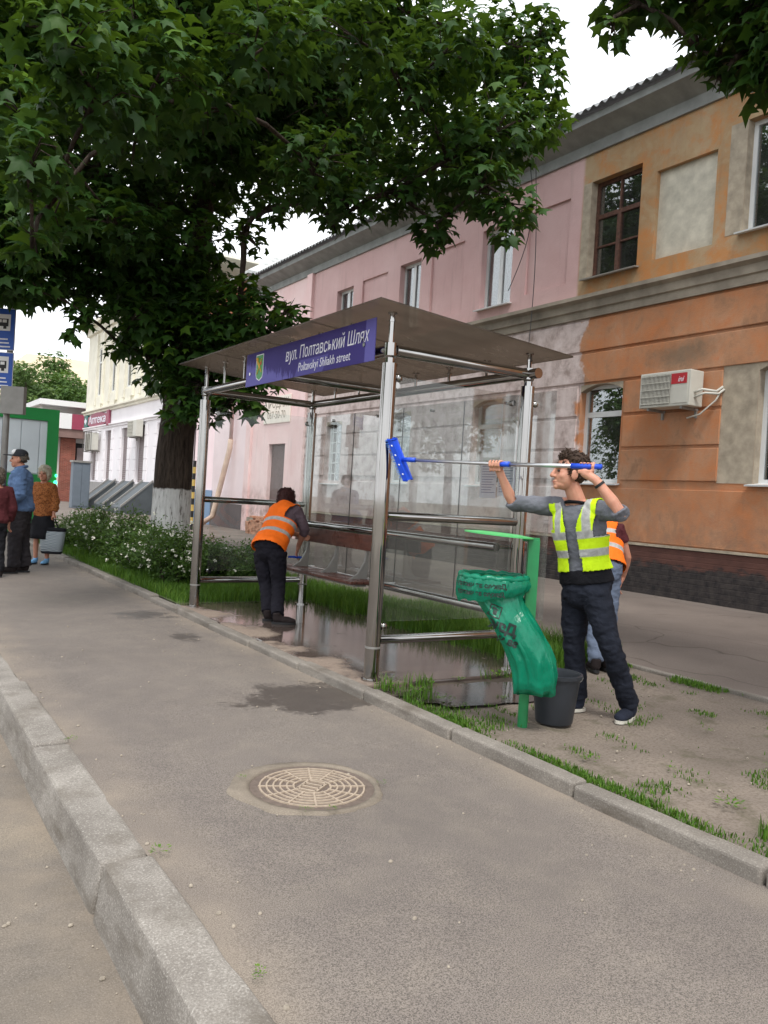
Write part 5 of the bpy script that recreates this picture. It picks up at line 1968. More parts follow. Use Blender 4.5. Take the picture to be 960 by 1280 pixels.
crown_poly = [(-420, -900), (560, -900), (660, -300), (690, 0), (700, 60), (712, 160), (660, 235), (640, 300), (600, 265), (550, 310), (520, 300), (500, 250), (440, 290), (400, 275), (360, 285), (330, 268), (300, 300), (280, 275), (262, 300), (300, 345), (385, 395), (340, 430), (330, 500), (300, 520), (240, 510), (215, 525), (185, 495), (160, 440), (110, 388), (90, 420), (80, 388), (0, 385), (-420, 400)]
rngc = np.random.default_rng(5)
blobs = []
for x, y, d, r in ((270, 400, 12.5, .62), (330, 400, 12, .5), (230, 425, 12.6, .75), (205, 462, 12.8, .5), (250, 480, 12.4, .48), (292, 500, 12, .30), (318, 450, 12, .42), (185, 420, 12.8, .5), (362, 392, 11.5, .26), (300, 370, 12.2, .42), (335, 478, 12, .22), (230, 500, 12.2, .26), (215, 520, 12.4, .18), (270, 515, 12.1, .2), (245, 512, 12.3, .3), (305, 488, 12.1, .32), (318, 512, 12, .18), (340, 430, 12, .4), (285, 440, 12.2, .5),
                   (150, 350, 12.4, .6), (90, 350, 12, .45), (20, 350, 11.4, .4), (-30, 350, 12, .5), (200, 350, 12.6, .7), (150, 290, 12, .7), (80, 280, 11.5, .7), (10, 270, 11, .7), (-60, 270, 11.5, .9), (230, 300, 12.6, .7), (250, 350, 13, .6), (200, 390, 13.2, .6), (260, 440, 13.6, .5), (220, 470, 13.9, .5), (280, 470, 12.8, .4), (300, 420, 13, .5), (120, 330, 12, .6), (60, 330, 11.5, .62), (10, 330, 11, .6), (-50, 320, 11, .8), (105, 392, 11.5, .26), (92, 418, 11.4, .14), (40, 362, 11, .28), (170, 392, 12, .45), (150, 430, 12.2, .24),
                   (560, 200, 11, .8), (620, 165, 11, .72), (668, 150, 11.5, .45), (640, 262, 10.5, .34), (608, 232, 10.5, .45), (545, 280, 11, .32), (490, 240, 11, .45), (440, 262, 11, .30), (400, 255, 11.5, .28), (335, 262, 12, .32), (305, 290, 12, .22), (650, 60, 12, .6), (690, 150, 12, .28), (600, 60, 12, .8), (660, 100, 11.6, .5), (680, 30, 12, .3), (632, 290, 10.4, .18), (545, 308, 11, .14), (325, 312, 12, .12), (415, 282, 11.4, .16),
                   (60, 260, 8.0, .42), (30, 190, 7.0, .45), (120, 120, 7.4, .5), (200, 90, 8, .55), (330, 60, 8.4, .6), (430, 40, 9, .6), (90, 40, 7, .5), (170, 20, 8, .5), (40, 310, 7.5, .22), (170, 160, 8.6, .5), (260, 120, 9, .5), (500, 110, 10, .6), (560, 60, 10, .6)):
    blobs.append((PD(x, y, d), r))
cen = Vector((4.3, 13.3, 8.2))
tries = 0
while len(blobs) < 215 and tries < 6000:
    tries += 1
    d = Vector(rngc.normal(0, 1, 3)).normalized()
    rad = rngc.uniform(.35, 1.0)
    c = cen + Vector((d.x * 6.0 * rad, d.y * 6.2 * rad, d.z * 4.9 * rad))
    r = rngc.uniform(.55, .95)
    if c.z < 3.4:
        continue
    (px, py), dep = px_of(c)
    if dep < 5:
        continue
    rp = r * FPX / dep * 1.15
    if not all(inside(crown_poly, px + rp * math.cos(a), py + rp * math.sin(a)) for a in [k * PI / 5 for k in range(10)]):
        continue
    blobs.append((c, r))
tb = PD(213, 640, 13.5)
trunk = [(tb.x, tb.y, -.05), (tb.x, tb.y, .25), (tb.x + .01, tb.y, 1.4)]
trr = [.42, .34, .30]
for x, y, r in ((221, 545, .285), (232, 450, .26), (243, 370, .24), (250, 300, .20), (258, 220, .16), (262, 100, .10), (268, -40, .05)):
    p = PD(x, y, 13.5)
    trunk.append((p.x, p.y, p.z))
    trr.append(r)
maple = make_tree('maple_tree', (tb.x, tb.y, 0), 'large maple with whitewashed trunk base growing beside the shelter', trunk, trr, blobs, .185, 640, 21, MT['trunk'])
rb2 = [(PD(x, y, d), r) for x, y, d, r in ((772, -15, 7.2, .28), (765, 40, 7.0, .15), (800, 5, 7.1, .22), (840, -30, 7.3, .45), (880, 5, 7.2, .32), (925, 15, 7.0, .40), (930, 68, 6.9, .28), (965, 50, 6.8, .42), (900, 70, 7.0, .20), (902, 98, 7.0, .13), (870, 60, 7.1, .14), (990, 90, 6.8, .4), (1000, -20, 6.6, .7), (930, -60, 7.0, .6), (1080, 40, 6.2, .8), (1060, -120, 6.2, .9), (960, -160, 6.6, .8), (1180, -60, 5.6, .9), (1150, -220, 5.6, 1.0), (850, -110, 7.4, .6))]
rb2 += [(Vector((5.0 + a, -.6 + b, z_)), r) for a, b, z_, r in ((-.9, -1.5, 5.4, 1.0), (1.4, -1.0, 6.0, 1.1), (.3, .6, 7.4, 1.2), (-1.2, .4, 6.8, 1.0), (.8, -2.4, 5.0, 1.0), (1.6, 1.4, 6.6, 1.0))]
make_tree('maple_tree', (5.0, -.6, 0), 'maple whose leafy branches hang into the top right corner', [(5.0, -.6, -.05), (5.0, -.6, .3), (5.02, -.58, 1.6), (5.05, -.5, 3.2), (5.1, -.3, 5.0), (5.15, -.2, 7.0)], [.36, .30, .26, .22, .15, .06], rb2, .185, 520, 33, MT['trunk'])

# far trees left of the white house


def simple_tree(name, loc, h, rx, label, seed, n=5200, leaf=.28, mat='farleaf', group='trees in the distance on the left'):
    rng = np.random.default_rng(seed)
    r = thing(name, loc, label, 'tree', group)
    x0, y0, _ = loc
    MB().tube([(x0, y0, -.1), (x0 + .1, y0, h * .35), (x0 - .1, y0 + .1, h * .8)], [.25, .18, .05], 10).build('trunk', MT['bark'], r, True)
    bl = []
    for k in range(16):
        d = rng.normal(0, 1, 3)
        d /= np.linalg.norm(d)
        rad = rng.uniform(.3, 1)
        bl.append((np.array([x0, y0, h * .62]) + d * rad * np.array([rx, rx, h * .34]), rx * rng.uniform(.28, .5)))
    V, T, Rn, o = [], [], [], 0
    for c, rr in bl:
        P, d = blob_points(c, rr, n // 16, rng)
        v, tt = leaf_cloud(P, d, leaf, rng)
        V.append(v)
        T.append(tt + o)
        o += len(v)
        Rn.append(np.repeat(np.clip(rng.normal(.45, .2, len(P)) + .2 * d[:, 2], 0, 1), 15))  # clump tops coloured lighter, standing in for light from above
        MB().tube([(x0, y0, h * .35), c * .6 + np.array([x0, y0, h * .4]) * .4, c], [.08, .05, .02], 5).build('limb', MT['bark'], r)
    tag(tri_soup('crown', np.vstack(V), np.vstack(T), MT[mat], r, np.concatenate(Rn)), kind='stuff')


simple_tree('street_tree', (10.0, 66, 0), 11.6, 2.6, 'pale green tree beyond the kiosk next to the bus signs', 3)
simple_tree('street_tree', (14.3, 72, 0), 12.0, 3.6, 'darker green tree in front of the beige roofed far house', 4, mat='bushleaf')
simple_tree('street_tree', (12.3, 69, 0), 10.2, 3.0, 'small tree between the pale tree and the darker one far behind the kiosk', 6, mat='bushleaf')
simple_tree('street_tree', (3.6, 80, 0), 11.0, 4.4, 'tree far down the street behind the sign post', 8)

for k, (x_, y_, h_) in enumerate(((-14, 9, 10.5), (-15, 19, 12), (-14, 31, 11))):
    simple_tree('roadside_tree', (x_, y_, -.2), h_, 3.6, ('nearest', 'middle', 'farthest')[k] + ' of three trees across the road, seen mirrored in the windows', 90 + k, 6000, .3, 'bushleaf', 'trees across the road')

# ------------------------------------------------------------------ flowering shrubs
bl_ = [(3.62, 16.9, .50, .86, 'leftmost white flowering shrub beside the old woman'), (3.66, 15.7, .56, .92, 'white flowering shrub second from the old woman'), (3.75, 14.5, .60, 1.0, 'tall white flowering shrub below the pharmacy sign'), (3.68, 13.1, .58, .98, 'densely blooming shrub in front of the whitewashed trunk'), (3.66, 12.0, .54, .86, 'white flowering shrub just left of the shelter, beside the front kerb'), (3.62, 11.0, .50, .78, 'nearest white flowering shrub, by the left shelter post'), (4.45, 11.8, .45, .80, 'sparse shrub behind the left shelter post'), (4.85, 11.0, .36, .62, 'small low shrub seen between the shelter posts')]
for k, (x_, y_, r_, h_, lab) in enumerate(bl_):
    rng = np.random.default_rng(60 + k)
    r_ *= 1.12
    b = thing('flowering_shrub', (x_, y_, .03), lab, 'shrub', 'white flowering shrubs along the lawn')
    st = MB()
    tips = []
    for q in range(26):
        a, rr = rng.uniform(0, 2 * PI), r_ * math.sqrt(rng.random())
        tx, ty, tz = x_ + rr * math.cos(a), y_ + rr * math.sin(a), h_ * rng.uniform(.55, 1.08) * (1 - .35 * (rr / r_) ** 2)
        tips.append((tx, ty, tz))
        st.tube([(x_ + .08 * math.cos(a), y_ + .08 * math.sin(a), .0), (x_ + rr * .45 * math.cos(a), y_ + rr * .45 * math.sin(a), tz * .55), (tx, ty, tz)], [.008, .006, .003], 4)
    st.build('stem', MT['bark'], b)
    n = 6500
    ti = rng.integers(0, 26, n)
    u = rng.random(n) ** .7
    tp_ = np.array(tips)[ti]
    base = np.array([x_, y_, .05])
    P = base + (tp_ - base) * (.25 + .75 * u[:, None]) + rng.normal(0, .075, (n, 3))
    P[:, 2] = np.maximum(P[:, 2], .05)
    nr = rng.normal(0, .6, (n, 3)) + [0, 0, .8]
    nr /= np.linalg.norm(nr, axis=1)[:, None]
    tt = rng.normal(0, 1, (n, 3))
    tt -= nr * np.sum(tt * nr, 1)[:, None]
    tt /= np.linalg.norm(tt, axis=1)[:, None]
    sd = np.cross(nr, tt)
    s = rng.uniform(.026, .052, n)[:, None]
    V = np.stack([P, P + tt * s * .5 + sd * s * .33, P + tt * s * 1.2, P + tt * s * .5 - sd * s * .33], 1).reshape(-1, 3)
    T = (np.array([(0, 1, 2), (0, 2, 3)])[None] + (np.arange(n) * 4)[:, None, None]).reshape(-1, 3)
    tag(tri_soup('foliage', V, T, MT['bushleaf'], b, np.repeat(np.clip(rng.normal(.45, .22, n), 0, 1), 4)), kind='stuff')
    # flower heads
    nf = 85 if k < 6 else 14
    ti = rng.integers(0, 26, nf)
    Pf = base + (np.array(tips)[ti] - base) * rng.uniform(.55, 1.05, nf)[:, None] + rng.normal(0, .07, (nf, 3))
    Pf[:, 2] = np.maximum(Pf[:, 2], .12)
    hv, hf = [], []
    Vf, Tf, oo = [], [], 0
    for p in Pf:
        sz = rng.uniform(.012, .024)
        for w in range(6):
            c = p + rng.normal(0, sz * .6, 3)
            aa = rng.uniform(0, 2 * PI)
            nrm = Vector(rng.normal(0, .5, 3) + np.array([-.3, -.3, .8])).normalized()
            e1 = nrm.orthogonal().normalized()
            e2 = nrm.cross(e1)
            ring = [np.array(Vector(c) + (e1 * math.cos(aa + j * 2 * PI / 5) + e2 * math.sin(aa + j * 2 * PI / 5)) * sz * .8) for j in range(5)]
            Vf += ring
            Tf += [(oo, oo + 1, oo + 2), (oo, oo + 2, oo + 3), (oo, oo + 3, oo + 4)]
            oo += 5
    tag(tri_soup('flowers', np.array(Vf), np.array(Tf), MT['petal'], b), kind='stuff')

# ------------------------------------------------------------------ lawn and weeds
tlawn = simple('lawn_soil', lin(70, 82, 44), 0.95, 0, 0.35, 3, 0.5, 40)
sheet('lawn', 3.10, 5.84, 9.16, 18.55, .058, tlawn, 20, 60, .012, 1.3)
sheet('lawn', 4.87, 5.84, 5.0, 9.15, .056, tlawn, 10, 30, .012, 1.3)


def blades(P, h, rng):
    n = len(P)
    a = rng.uniform(0, 2 * PI, n)
    d = np.stack([np.cos(a), np.sin(a), np.zeros(n)], 1)
    s = np.stack([-np.sin(a), np.cos(a), np.zeros(n)], 1)
    w = rng.uniform(.0022, .0048, n)[:, None]
    lean = rng.uniform(.1, .7, n)[:, None]
    m = P + d * (h * lean * .35)[:, None].reshape(n, 1) * 1 + np.array([0, 0, 1]) * (h * .62)[:, None] if False else P + d * (h[:, None] * lean * .3) + np.array([0, 0, 1]) * (h[:, None] * .6)
    t_ = P + d * (h[:, None] * lean) + np.array([0, 0, 1]) * h[:, None]
    V = np.stack([P - s * w, P + s * w, m + s * w * .7, m - s * w * .7, t_], 1).reshape(-1, 3)
    T = (np.array([(0, 1, 2), (0, 2, 3), (3, 2, 4)])[None] + (np.arange(n) * 5)[:, None, None]).reshape(-1, 3)
    return V, T


rng = np.random.default_rng(77)
PP, HH = [], []


def add_grass(x0, x1, y0, y1, dens, h0, h1, thr=None, sc=1.5, z=.05):
    n = int((x1 - x0) * (y1 - y0) * dens)
    x_ = rng.uniform(x0, x1, n)
    y_ = rng.uniform(y0, y1, n)
    k = np.array([mnoise.noise(Vector((a * sc, b * sc, 5.5))) for a, b in zip(x_, y_)])
    if thr is not None:
        m = k + rng.normal(0, .10, n) > thr
        x_, y_, k = x_[m], y_[m], k[m]
    PP.append(np.stack([x_, y_, np.full(len(x_), z)], 1))
    HH.append(rng.uniform(h0, h1, len(x_)) * (1 + .5 * k))


add_grass(3.12, 5.82, 9.18, 14.5, 2600, .06, .15)
add_grass(3.12, 5.82, 14.5, 18.5, 1100, .08, .17)
add_grass(4.9, 5.82, 4.95, 9.2, 3200, .10, .24)
add_grass(4.72, 4.92, 5.4, 9.1, 1500, .10, .22, -.1, 2.5)
add_grass(3.10, 3.22, .6, 4.9, 11000, .012, .034, -.05, 2.2, .045)
add_grass(3.10, 3.5, .6, 4.3, 4600, .010, .028, .26, 3.2, .045)
add_grass(3.3, 4.3, .8, 2.05, 4200, .03, .09, .12, 1.9, .04)
add_grass(5.66, 5.84, .8, 5.0, 8000, .015, .042, .0, 2.0, .045)
add_grass(3.6, 5.6, 1.8, 4.6, 4000, .008, .026, .38, 4.2, .045)
add_grass(3.10, 3.35, 4.45, 4.93, 2200, .05, .12, .0, 4.0, .045)
add_grass(3.4, 4.8, 4.80, 4.94, 2200, .04, .11, .1, 4.0, .045)
P = np.vstack(PP)
H = np.concatenate(HH)
V, T = blades(P, H, rng)
g = tri_soup('grass', V, T, MT['grass'], None, np.repeat(np.clip(rng.normal(.45, .25, len(P)), 0, 1), 5))
tag(g, 'green grass of the lawn strip and weed tufts along the kerb', 'grass', kind='stuff')
# broad-leaved weeds by the slab and kerb joints
wv, wt, wr, oo = [], [], [], 0
spots = [(3.22, 4.80, .5), (3.34, 4.62, .55), (3.42, 4.42, .45), (3.62, 4.88, .4), (4.3, 4.89, .5), (3.9, 4.9, .35), (1.0, 3.0, .22), (1.0, 4.5, .2), (1.02, 2.1, .15), (1.70, 3.14, .16), (1.80, 3.10, .14), (2.19, 3.3, .12), (1.60, 3.62, .12), (3.4, 3.1, .3), (3.7, 2.8, .2), (4.3, 2.6, .2), (3.5, 2.3, .4), (4.6, 3.2, .18)]
for x_, y_, s_ in spots:
    n = int(26)
    a = rng.uniform(0, 2 * PI, n)
    rr = rng.uniform(.0, .11, n) * (s_ + .12)
    P = np.stack([x_ + rr * np.cos(a), y_ + rr * np.sin(a), .02 + (.03 if x_ > 3 else 0) + rng.uniform(0, .09, n) * s_], 1)
    d = np.stack([np.cos(a), np.sin(a), rng.uniform(.0, .5, n)], 1)
    sd = np.stack([-np.sin(a), np.cos(a), np.zeros(n)], 1)
    L = (rng.uniform(.04, .10, n) * (s_ * .9))[:, None]
    v = np.stack([P, P + d * L * .5 + sd * L * .28, P + d * L, P + d * L * .5 - sd * L * .28], 1).reshape(-1, 3)
    wv.append(v)
    wt.append((np.array([(0, 1, 2), (0, 2, 3)])[None] + (np.arange(n) * 4)[:, None, None]).reshape(-1, 3) + oo)
    wr.append(np.repeat(rng.uniform(.3, .95, n), 4))
    oo += len(v)
o = tri_soup('weeds', np.vstack(wv), np.vstack(wt), MT['grass'], None, np.concatenate(wr))
tag(o, 'small broad-leaved weeds along slab edge and kerb joints', 'weeds', kind='stuff')
# scattered grit and litter on the ground
gm = simple('grit', lin(150, 140, 126), 0.9, 0, 0.3, 40, 0.2, 90)
gv, gf = MB(), None
for k in range(420):
    if k < 150:
        x_, y_, z_ = rng.uniform(-.2, .74), rng.uniform(1.4, 8), -.188
    elif k < 230:
        x_, y_, z_ = rng.choice([rng.uniform(.98, 1.1), rng.uniform(2.7, 2.95)]), rng.uniform(1.5, 9), .0
    elif k < 300:
        x_, y_, z_ = rng.uniform(1.1, 2.8), rng.uniform(1.5, 9), .0
    else:
        x_, y_, z_ = rng.uniform(3.2, 5.8), rng.uniform(1.2, 4.4), .045
    s_ = rng.uniform(.003, .009)
    gv.ell((x_, y_, z_ + s_ * .3), (s_ * rng.uniform(.7, 1.5), s_ * .3, 0), (0, s_ * rng.uniform(.7, 1.4), 0), (0, 0, s_ * .7), 6, 4)
tag(gv.build('grit', gm), 'scattered grit and small stones on road, sidewalk and soil', 'grit', kind='stuff')

oc = [PD(360, -25, 9.2), PD(345, 0, 9.4), PD(278, 85, 10.6), PD(210, 165, 12.2)]
tag(MB().tube(oc, [.02, .02, .02, .02], 8).build('overhead_cable', MT['black'], None, True), 'thick dark cable running diagonally up through the maple crown', 'cable')

# ================================================================== PEOPLE
def frame_from(fwd, up):
    f = Vector(fwd).normalized()
    l = Vector(up).cross(f).normalized()
    u = f.cross(l).normalized()
    return f, l, u          # forward, left, up


def head_shapes(mb, c, fwd, up, s):
    f, l, u = frame_from(fwd, up)
    P = lambda a, b, d: c + (f * a + l * b + u * d) * s

    def E(a, b, d, ra, rb, rd):
        mb.ell(P(a, b, d), f * ra * s, l * rb * s, u * rd * s, 20, 14)
    E(-.014, 0, .038, .096, .077, .086)
    E(.022, 0, -.035, .070, .063, .085)
    E(.038, 0, -.086, .048, .046, .034)
    E(.073, 0, -.104, .020, .022, .018)
    E(.080, 0, .020, .020, .048, .014)
    for q in (-1, 1):
        E(.050, q * .034, -.035, .028, .025, .03)
        E(-.008, q * .077, -.018, .024, .010, .034)
    E(.086, 0, -.070, .016, .021, .007)
    E(.084, 0, -.083, .015, .019, .008)
    mb.tube([P(.088, 0, .012), P(.104, 0, -.018), P(.112, 0, -.036)], [.009 * s, .012 * s, .015 * s], 10, round_caps=True)
    for q in (-1, 1):
        E(.100, q * .012, -.040, .012, .009, .009)
    return P, f, l, u


def face_parts(P, f, l, u, s, person, brow_mat, eye=True):
    for q in (-1, 1):
        MB().ell(P(.083, q * .031, -.004), f * .009 * s, l * .014 * s, u * .008 * s, 10, 8).build('eye', MATS['eye'], person, True)
        MB().tube([P(.094, q * .014, .020), P(.096, q * .030, .027), P(.085, q * .048, .021)], [.004 * s, .0045 * s, .003 * s], 6, round_caps=True).build('eyebrow', brow_mat, person, True)
    MB().tube([P(.094, .019, -.0775), P(.1025, 0, -.0765), P(.094, -.019, -.0775)], [.0015 * s, .003 * s, .0015 * s], 6, round_caps=True).build('mouth', MATS['lip'], person, True)


def grip_hand(mb, g, axis, toward, wrist, s=1.0, rp=.013, spread=1):
    """hand closed round a pole: toward = side of the pole where the palm lies"""
    a = Vector(axis).normalized()
    n = Vector(toward)
    n = (n - a * n.dot(a)).normalized()
    b = a.cross(n) * spread
    palm = g + n * (rp + .022 * s)
    mb.obox(palm - b * .014 * s, a * .037 * s, b * .032 * s, n * .012 * s)
    mb.tube([wrist, palm - b * .02 * s + n * .008], [.027 * s, .029 * s], 12, round_caps=True)
    for i, o in enumerate((-.0345, -.0115, .0115, .0345)):
        L = (1.0, 1.08, 1.02, .86)[i]
        cc = g + a * o * s
        pts = [palm + a * o * s + b * .026 * s]
        for ph in (35, 95, 160, 215):
            t_ = math.radians(ph * (0.9 + .1 * L))
            rr = rp + .0085 * s
            pts.append(cc + n * rr * math.cos(t_ * .98) + b * rr * math.sin(t_) * 1.05)
        mb.tube(pts, [.0094 * s, .0090 * s, .0086 * s, .0080 * s, .0072 * s], 10, round_caps=True)
    cc = g - a * .050 * s
    pts = [palm - a * .030 * s - b * .028 * s, cc + n * (rp + .012) - b * (rp + .010) * .6, cc - b * (rp + .010), cc - n * (rp + .008) - b * .004]
    mb.tube(pts, [.0125 * s, .0115 * s, .0105 * s, .009 * s], 10, round_caps=True)


def relaxed_hand(mb, wrist, d, side, s=1.0):
    """open relaxed hand hanging along d; side = direction of the thumb"""
    d = Vector(d).normalized()
    t_ = Vector(side)
    t_ = (t_ - d * t_.dot(d)).normalized()
    n = d.cross(t_)
    mb.obox(wrist + d * .05 * s, d * .046 * s, t_ * .038 * s, n * .013 * s)
    mb.tube([wrist - d * .03, wrist + d * .02], [.026 * s, .026 * s], 10, round_caps=True)
    for i, o in enumerate((.031, .0105, -.0105, -.031)):
        L = (.068, .076, .072, .056)[i] * s
        st = wrist + d * .09 * s + t_ * o * s
        mb.tube([st, st + d * L * .45 + n * .010, st + d * L * .8 + n * .026, st + d * L + n * .042], [.0095 * s, .009 * s, .0085 * s, .0075 * s], 8, round_caps=True)
    st = wrist + d * .02 * s + t_ * .03 * s
    mb.tube([st, st + d * .035 * s + t_ * .022 * s, st + d * .068 * s + t_ * .026 * s + n * .014], [.013 * s, .011 * s, .0085 * s], 8, round_caps=True)


def torso_rings(mb, pel, neck, left, s, grow=0.0, rings=None, seg=28):
    """trunk as a loft of ellipses between pelvis and neck base"""
    up = (neck - pel)
    L = up.length
    up = up.normalized()
    lf = (left - up * left.dot(up)).normalized()
    fr = lf.cross(up)
    R = []
    for t_, rx, ry, fo in rings:
        c = pel + up * L * t_ + fr * fo * s
        R.append([c + lf * (rx * s + grow) * math.cos(2 * PI * k / seg) + fr * (ry * s + grow) * math.sin(2 * PI * k / seg) for k in range(seg)])
    mb.rings(R)
    return lf, fr, up, L


TORSO = [(-.16, .11, .085, 0), (-.10, .158, .108, 0), (.0, .172, .118, -.006), (.14, .163, .108, 0), (.30, .150, .100, .004), (.48, .160, .108, .008), (.66, .176, .116, .006), (.80, .180, .110, 0), (.90, .150, .092, -.006), (.97, .095, .075, -.008), (1.02, .066, .064, -.006)]


def shoe(parent, ank, toe_dir, s, mat, sole_mat, floor):
    t_ = Vector((toe_dir[0], toe_dir[1], 0)).normalized()
    l = UP.cross(t_)
    base = Vector((ank.x, ank.y, floor))
    up = MB()
    up.ell(base + t_ * .01 * s + UP * .055 * s, t_ * .055 * s, l * .042 * s, UP * .055 * s, 14, 10)
    up.ell(base + t_ * .085 * s + UP * .042 * s, t_ * .09 * s, l * .046 * s, UP * .040 * s, 14, 10)
    up.ell(base + t_ * .135 * s + UP * .036 * s, t_ * .062 * s, l * .048 * s, UP * .032 * s, 14, 10)
    up.tube([base + UP * .05 * s, base + UP * .12 * s - t_ * .008], [.044 * s, .043 * s], 12)
    me = remesh(up, .008, 2)
    for q in me.vertices:
        q.co.z = max(q.co.z, floor + .012)
    me.materials.append(mat)
    me.shade_smooth()
    o = link('shoe', me, parent)
    sp_ = []
    for k in range(28):
        a = 2 * PI * k / 28
        w = .047 if math.cos(a) > -.2 else .041
        sp_.append(base + t_ * (.072 + .128 * math.cos(a)) * s + l * w * s * math.copysign(abs(math.sin(a)) ** .8, math.sin(a)))
    MB().rings([[p + UP * .001 for p in sp_], [p + UP * .022 for p in sp_]]).build('sole', sole_mat, o)
    return o


MATS = dict(eye=simple('eye_dark', lin(44, 34, 30), 0.25, 0, .1, 30, 0), lip=simple('lip', lin(168, 98, 90), .5, 0, .08, 30, 0),
            skin=m_skin('skin_fair', lin(206, 152, 128)), skin2=m_skin('skin_tanned', lin(188, 136, 112)),
            hair_brown=m_hair('brown_hair', lin(74, 56, 44)), hair_red=m_hair('dark_red_hair', lin(70, 34, 32)), hair_white=m_hair('white_hair', lin(214, 206, 184)), hair_grey=m_hair('grey_hair', lin(120, 108, 96)),
            grey_shirt=m_cloth('grey_marl', lin(108, 110, 117)), black_cloth=m_cloth('black_cloth', lin(34, 34, 38)), jeans=m_cloth('dark_jeans', lin(33, 36, 45), .25), mauve=m_cloth('mauve_sleeve', lin(98, 84, 92)),
            navy=m_cloth('black_trousers', lin(28, 27, 34)), bluejacket=m_cloth('blue_jacket', lin(92, 116, 152), .2), cargo=m_cloth('dark_cargo', lin(50, 47, 50)), wine=m_cloth('wine_jacket', lin(84, 42, 46)), bluejeans=m_cloth('grey_blue_jeans', lin(96, 106, 124)),
            blackhem=m_cloth('black_hem', lin(26, 26, 30)), shoe=m_cloth('canvas_shoe', lin(40, 44, 56)), sole=simple('pale_sole', lin(206, 202, 190), .7, 0, .1, 20, 0),
            darkshoe=m_cloth('dark_shoe', lin(44, 38, 38)))
MATS['vest_yellow'] = m_vest('yellow_vest', lin(206, 242, 20), [(.105, .155), (.225, .275)], (.075, .125, .25))
MATS['vest_orange'] = m_vest('orange_vest', lin(255, 116, 20), [(.16, .205), (.30, .345)], None)
t = NT('leopard_blouse')
p_ = t.pos()
v_ = t.voro(p_, 55)
c_ = t.ramp(v_, [(.2, lin(62, 38, 26)), (.38, lin(142, 84, 46)), (.65, lin(164, 104, 60))])
MATS['blouse'] = t.end(t.bsdf(c_, .8, 0, t.bump(t.noise(p_, 14, 3), .3, .01), .2))
t = NT('woven_bag')
p_ = t.obj()
ck = t.n.new('ShaderNodeTexChecker')
ck.inputs['Scale'].default_value = 46
ck.inputs['Color1'].default_value = lin(176, 184, 188)
ck.inputs['Color2'].default_value = lin(92, 102, 110)
t.put(ck.inputs['Vector'], p_)
MATS['wovenbag'] = t.end(t.bsdf(ck.outputs['Color'], .6, 0, None, .4))


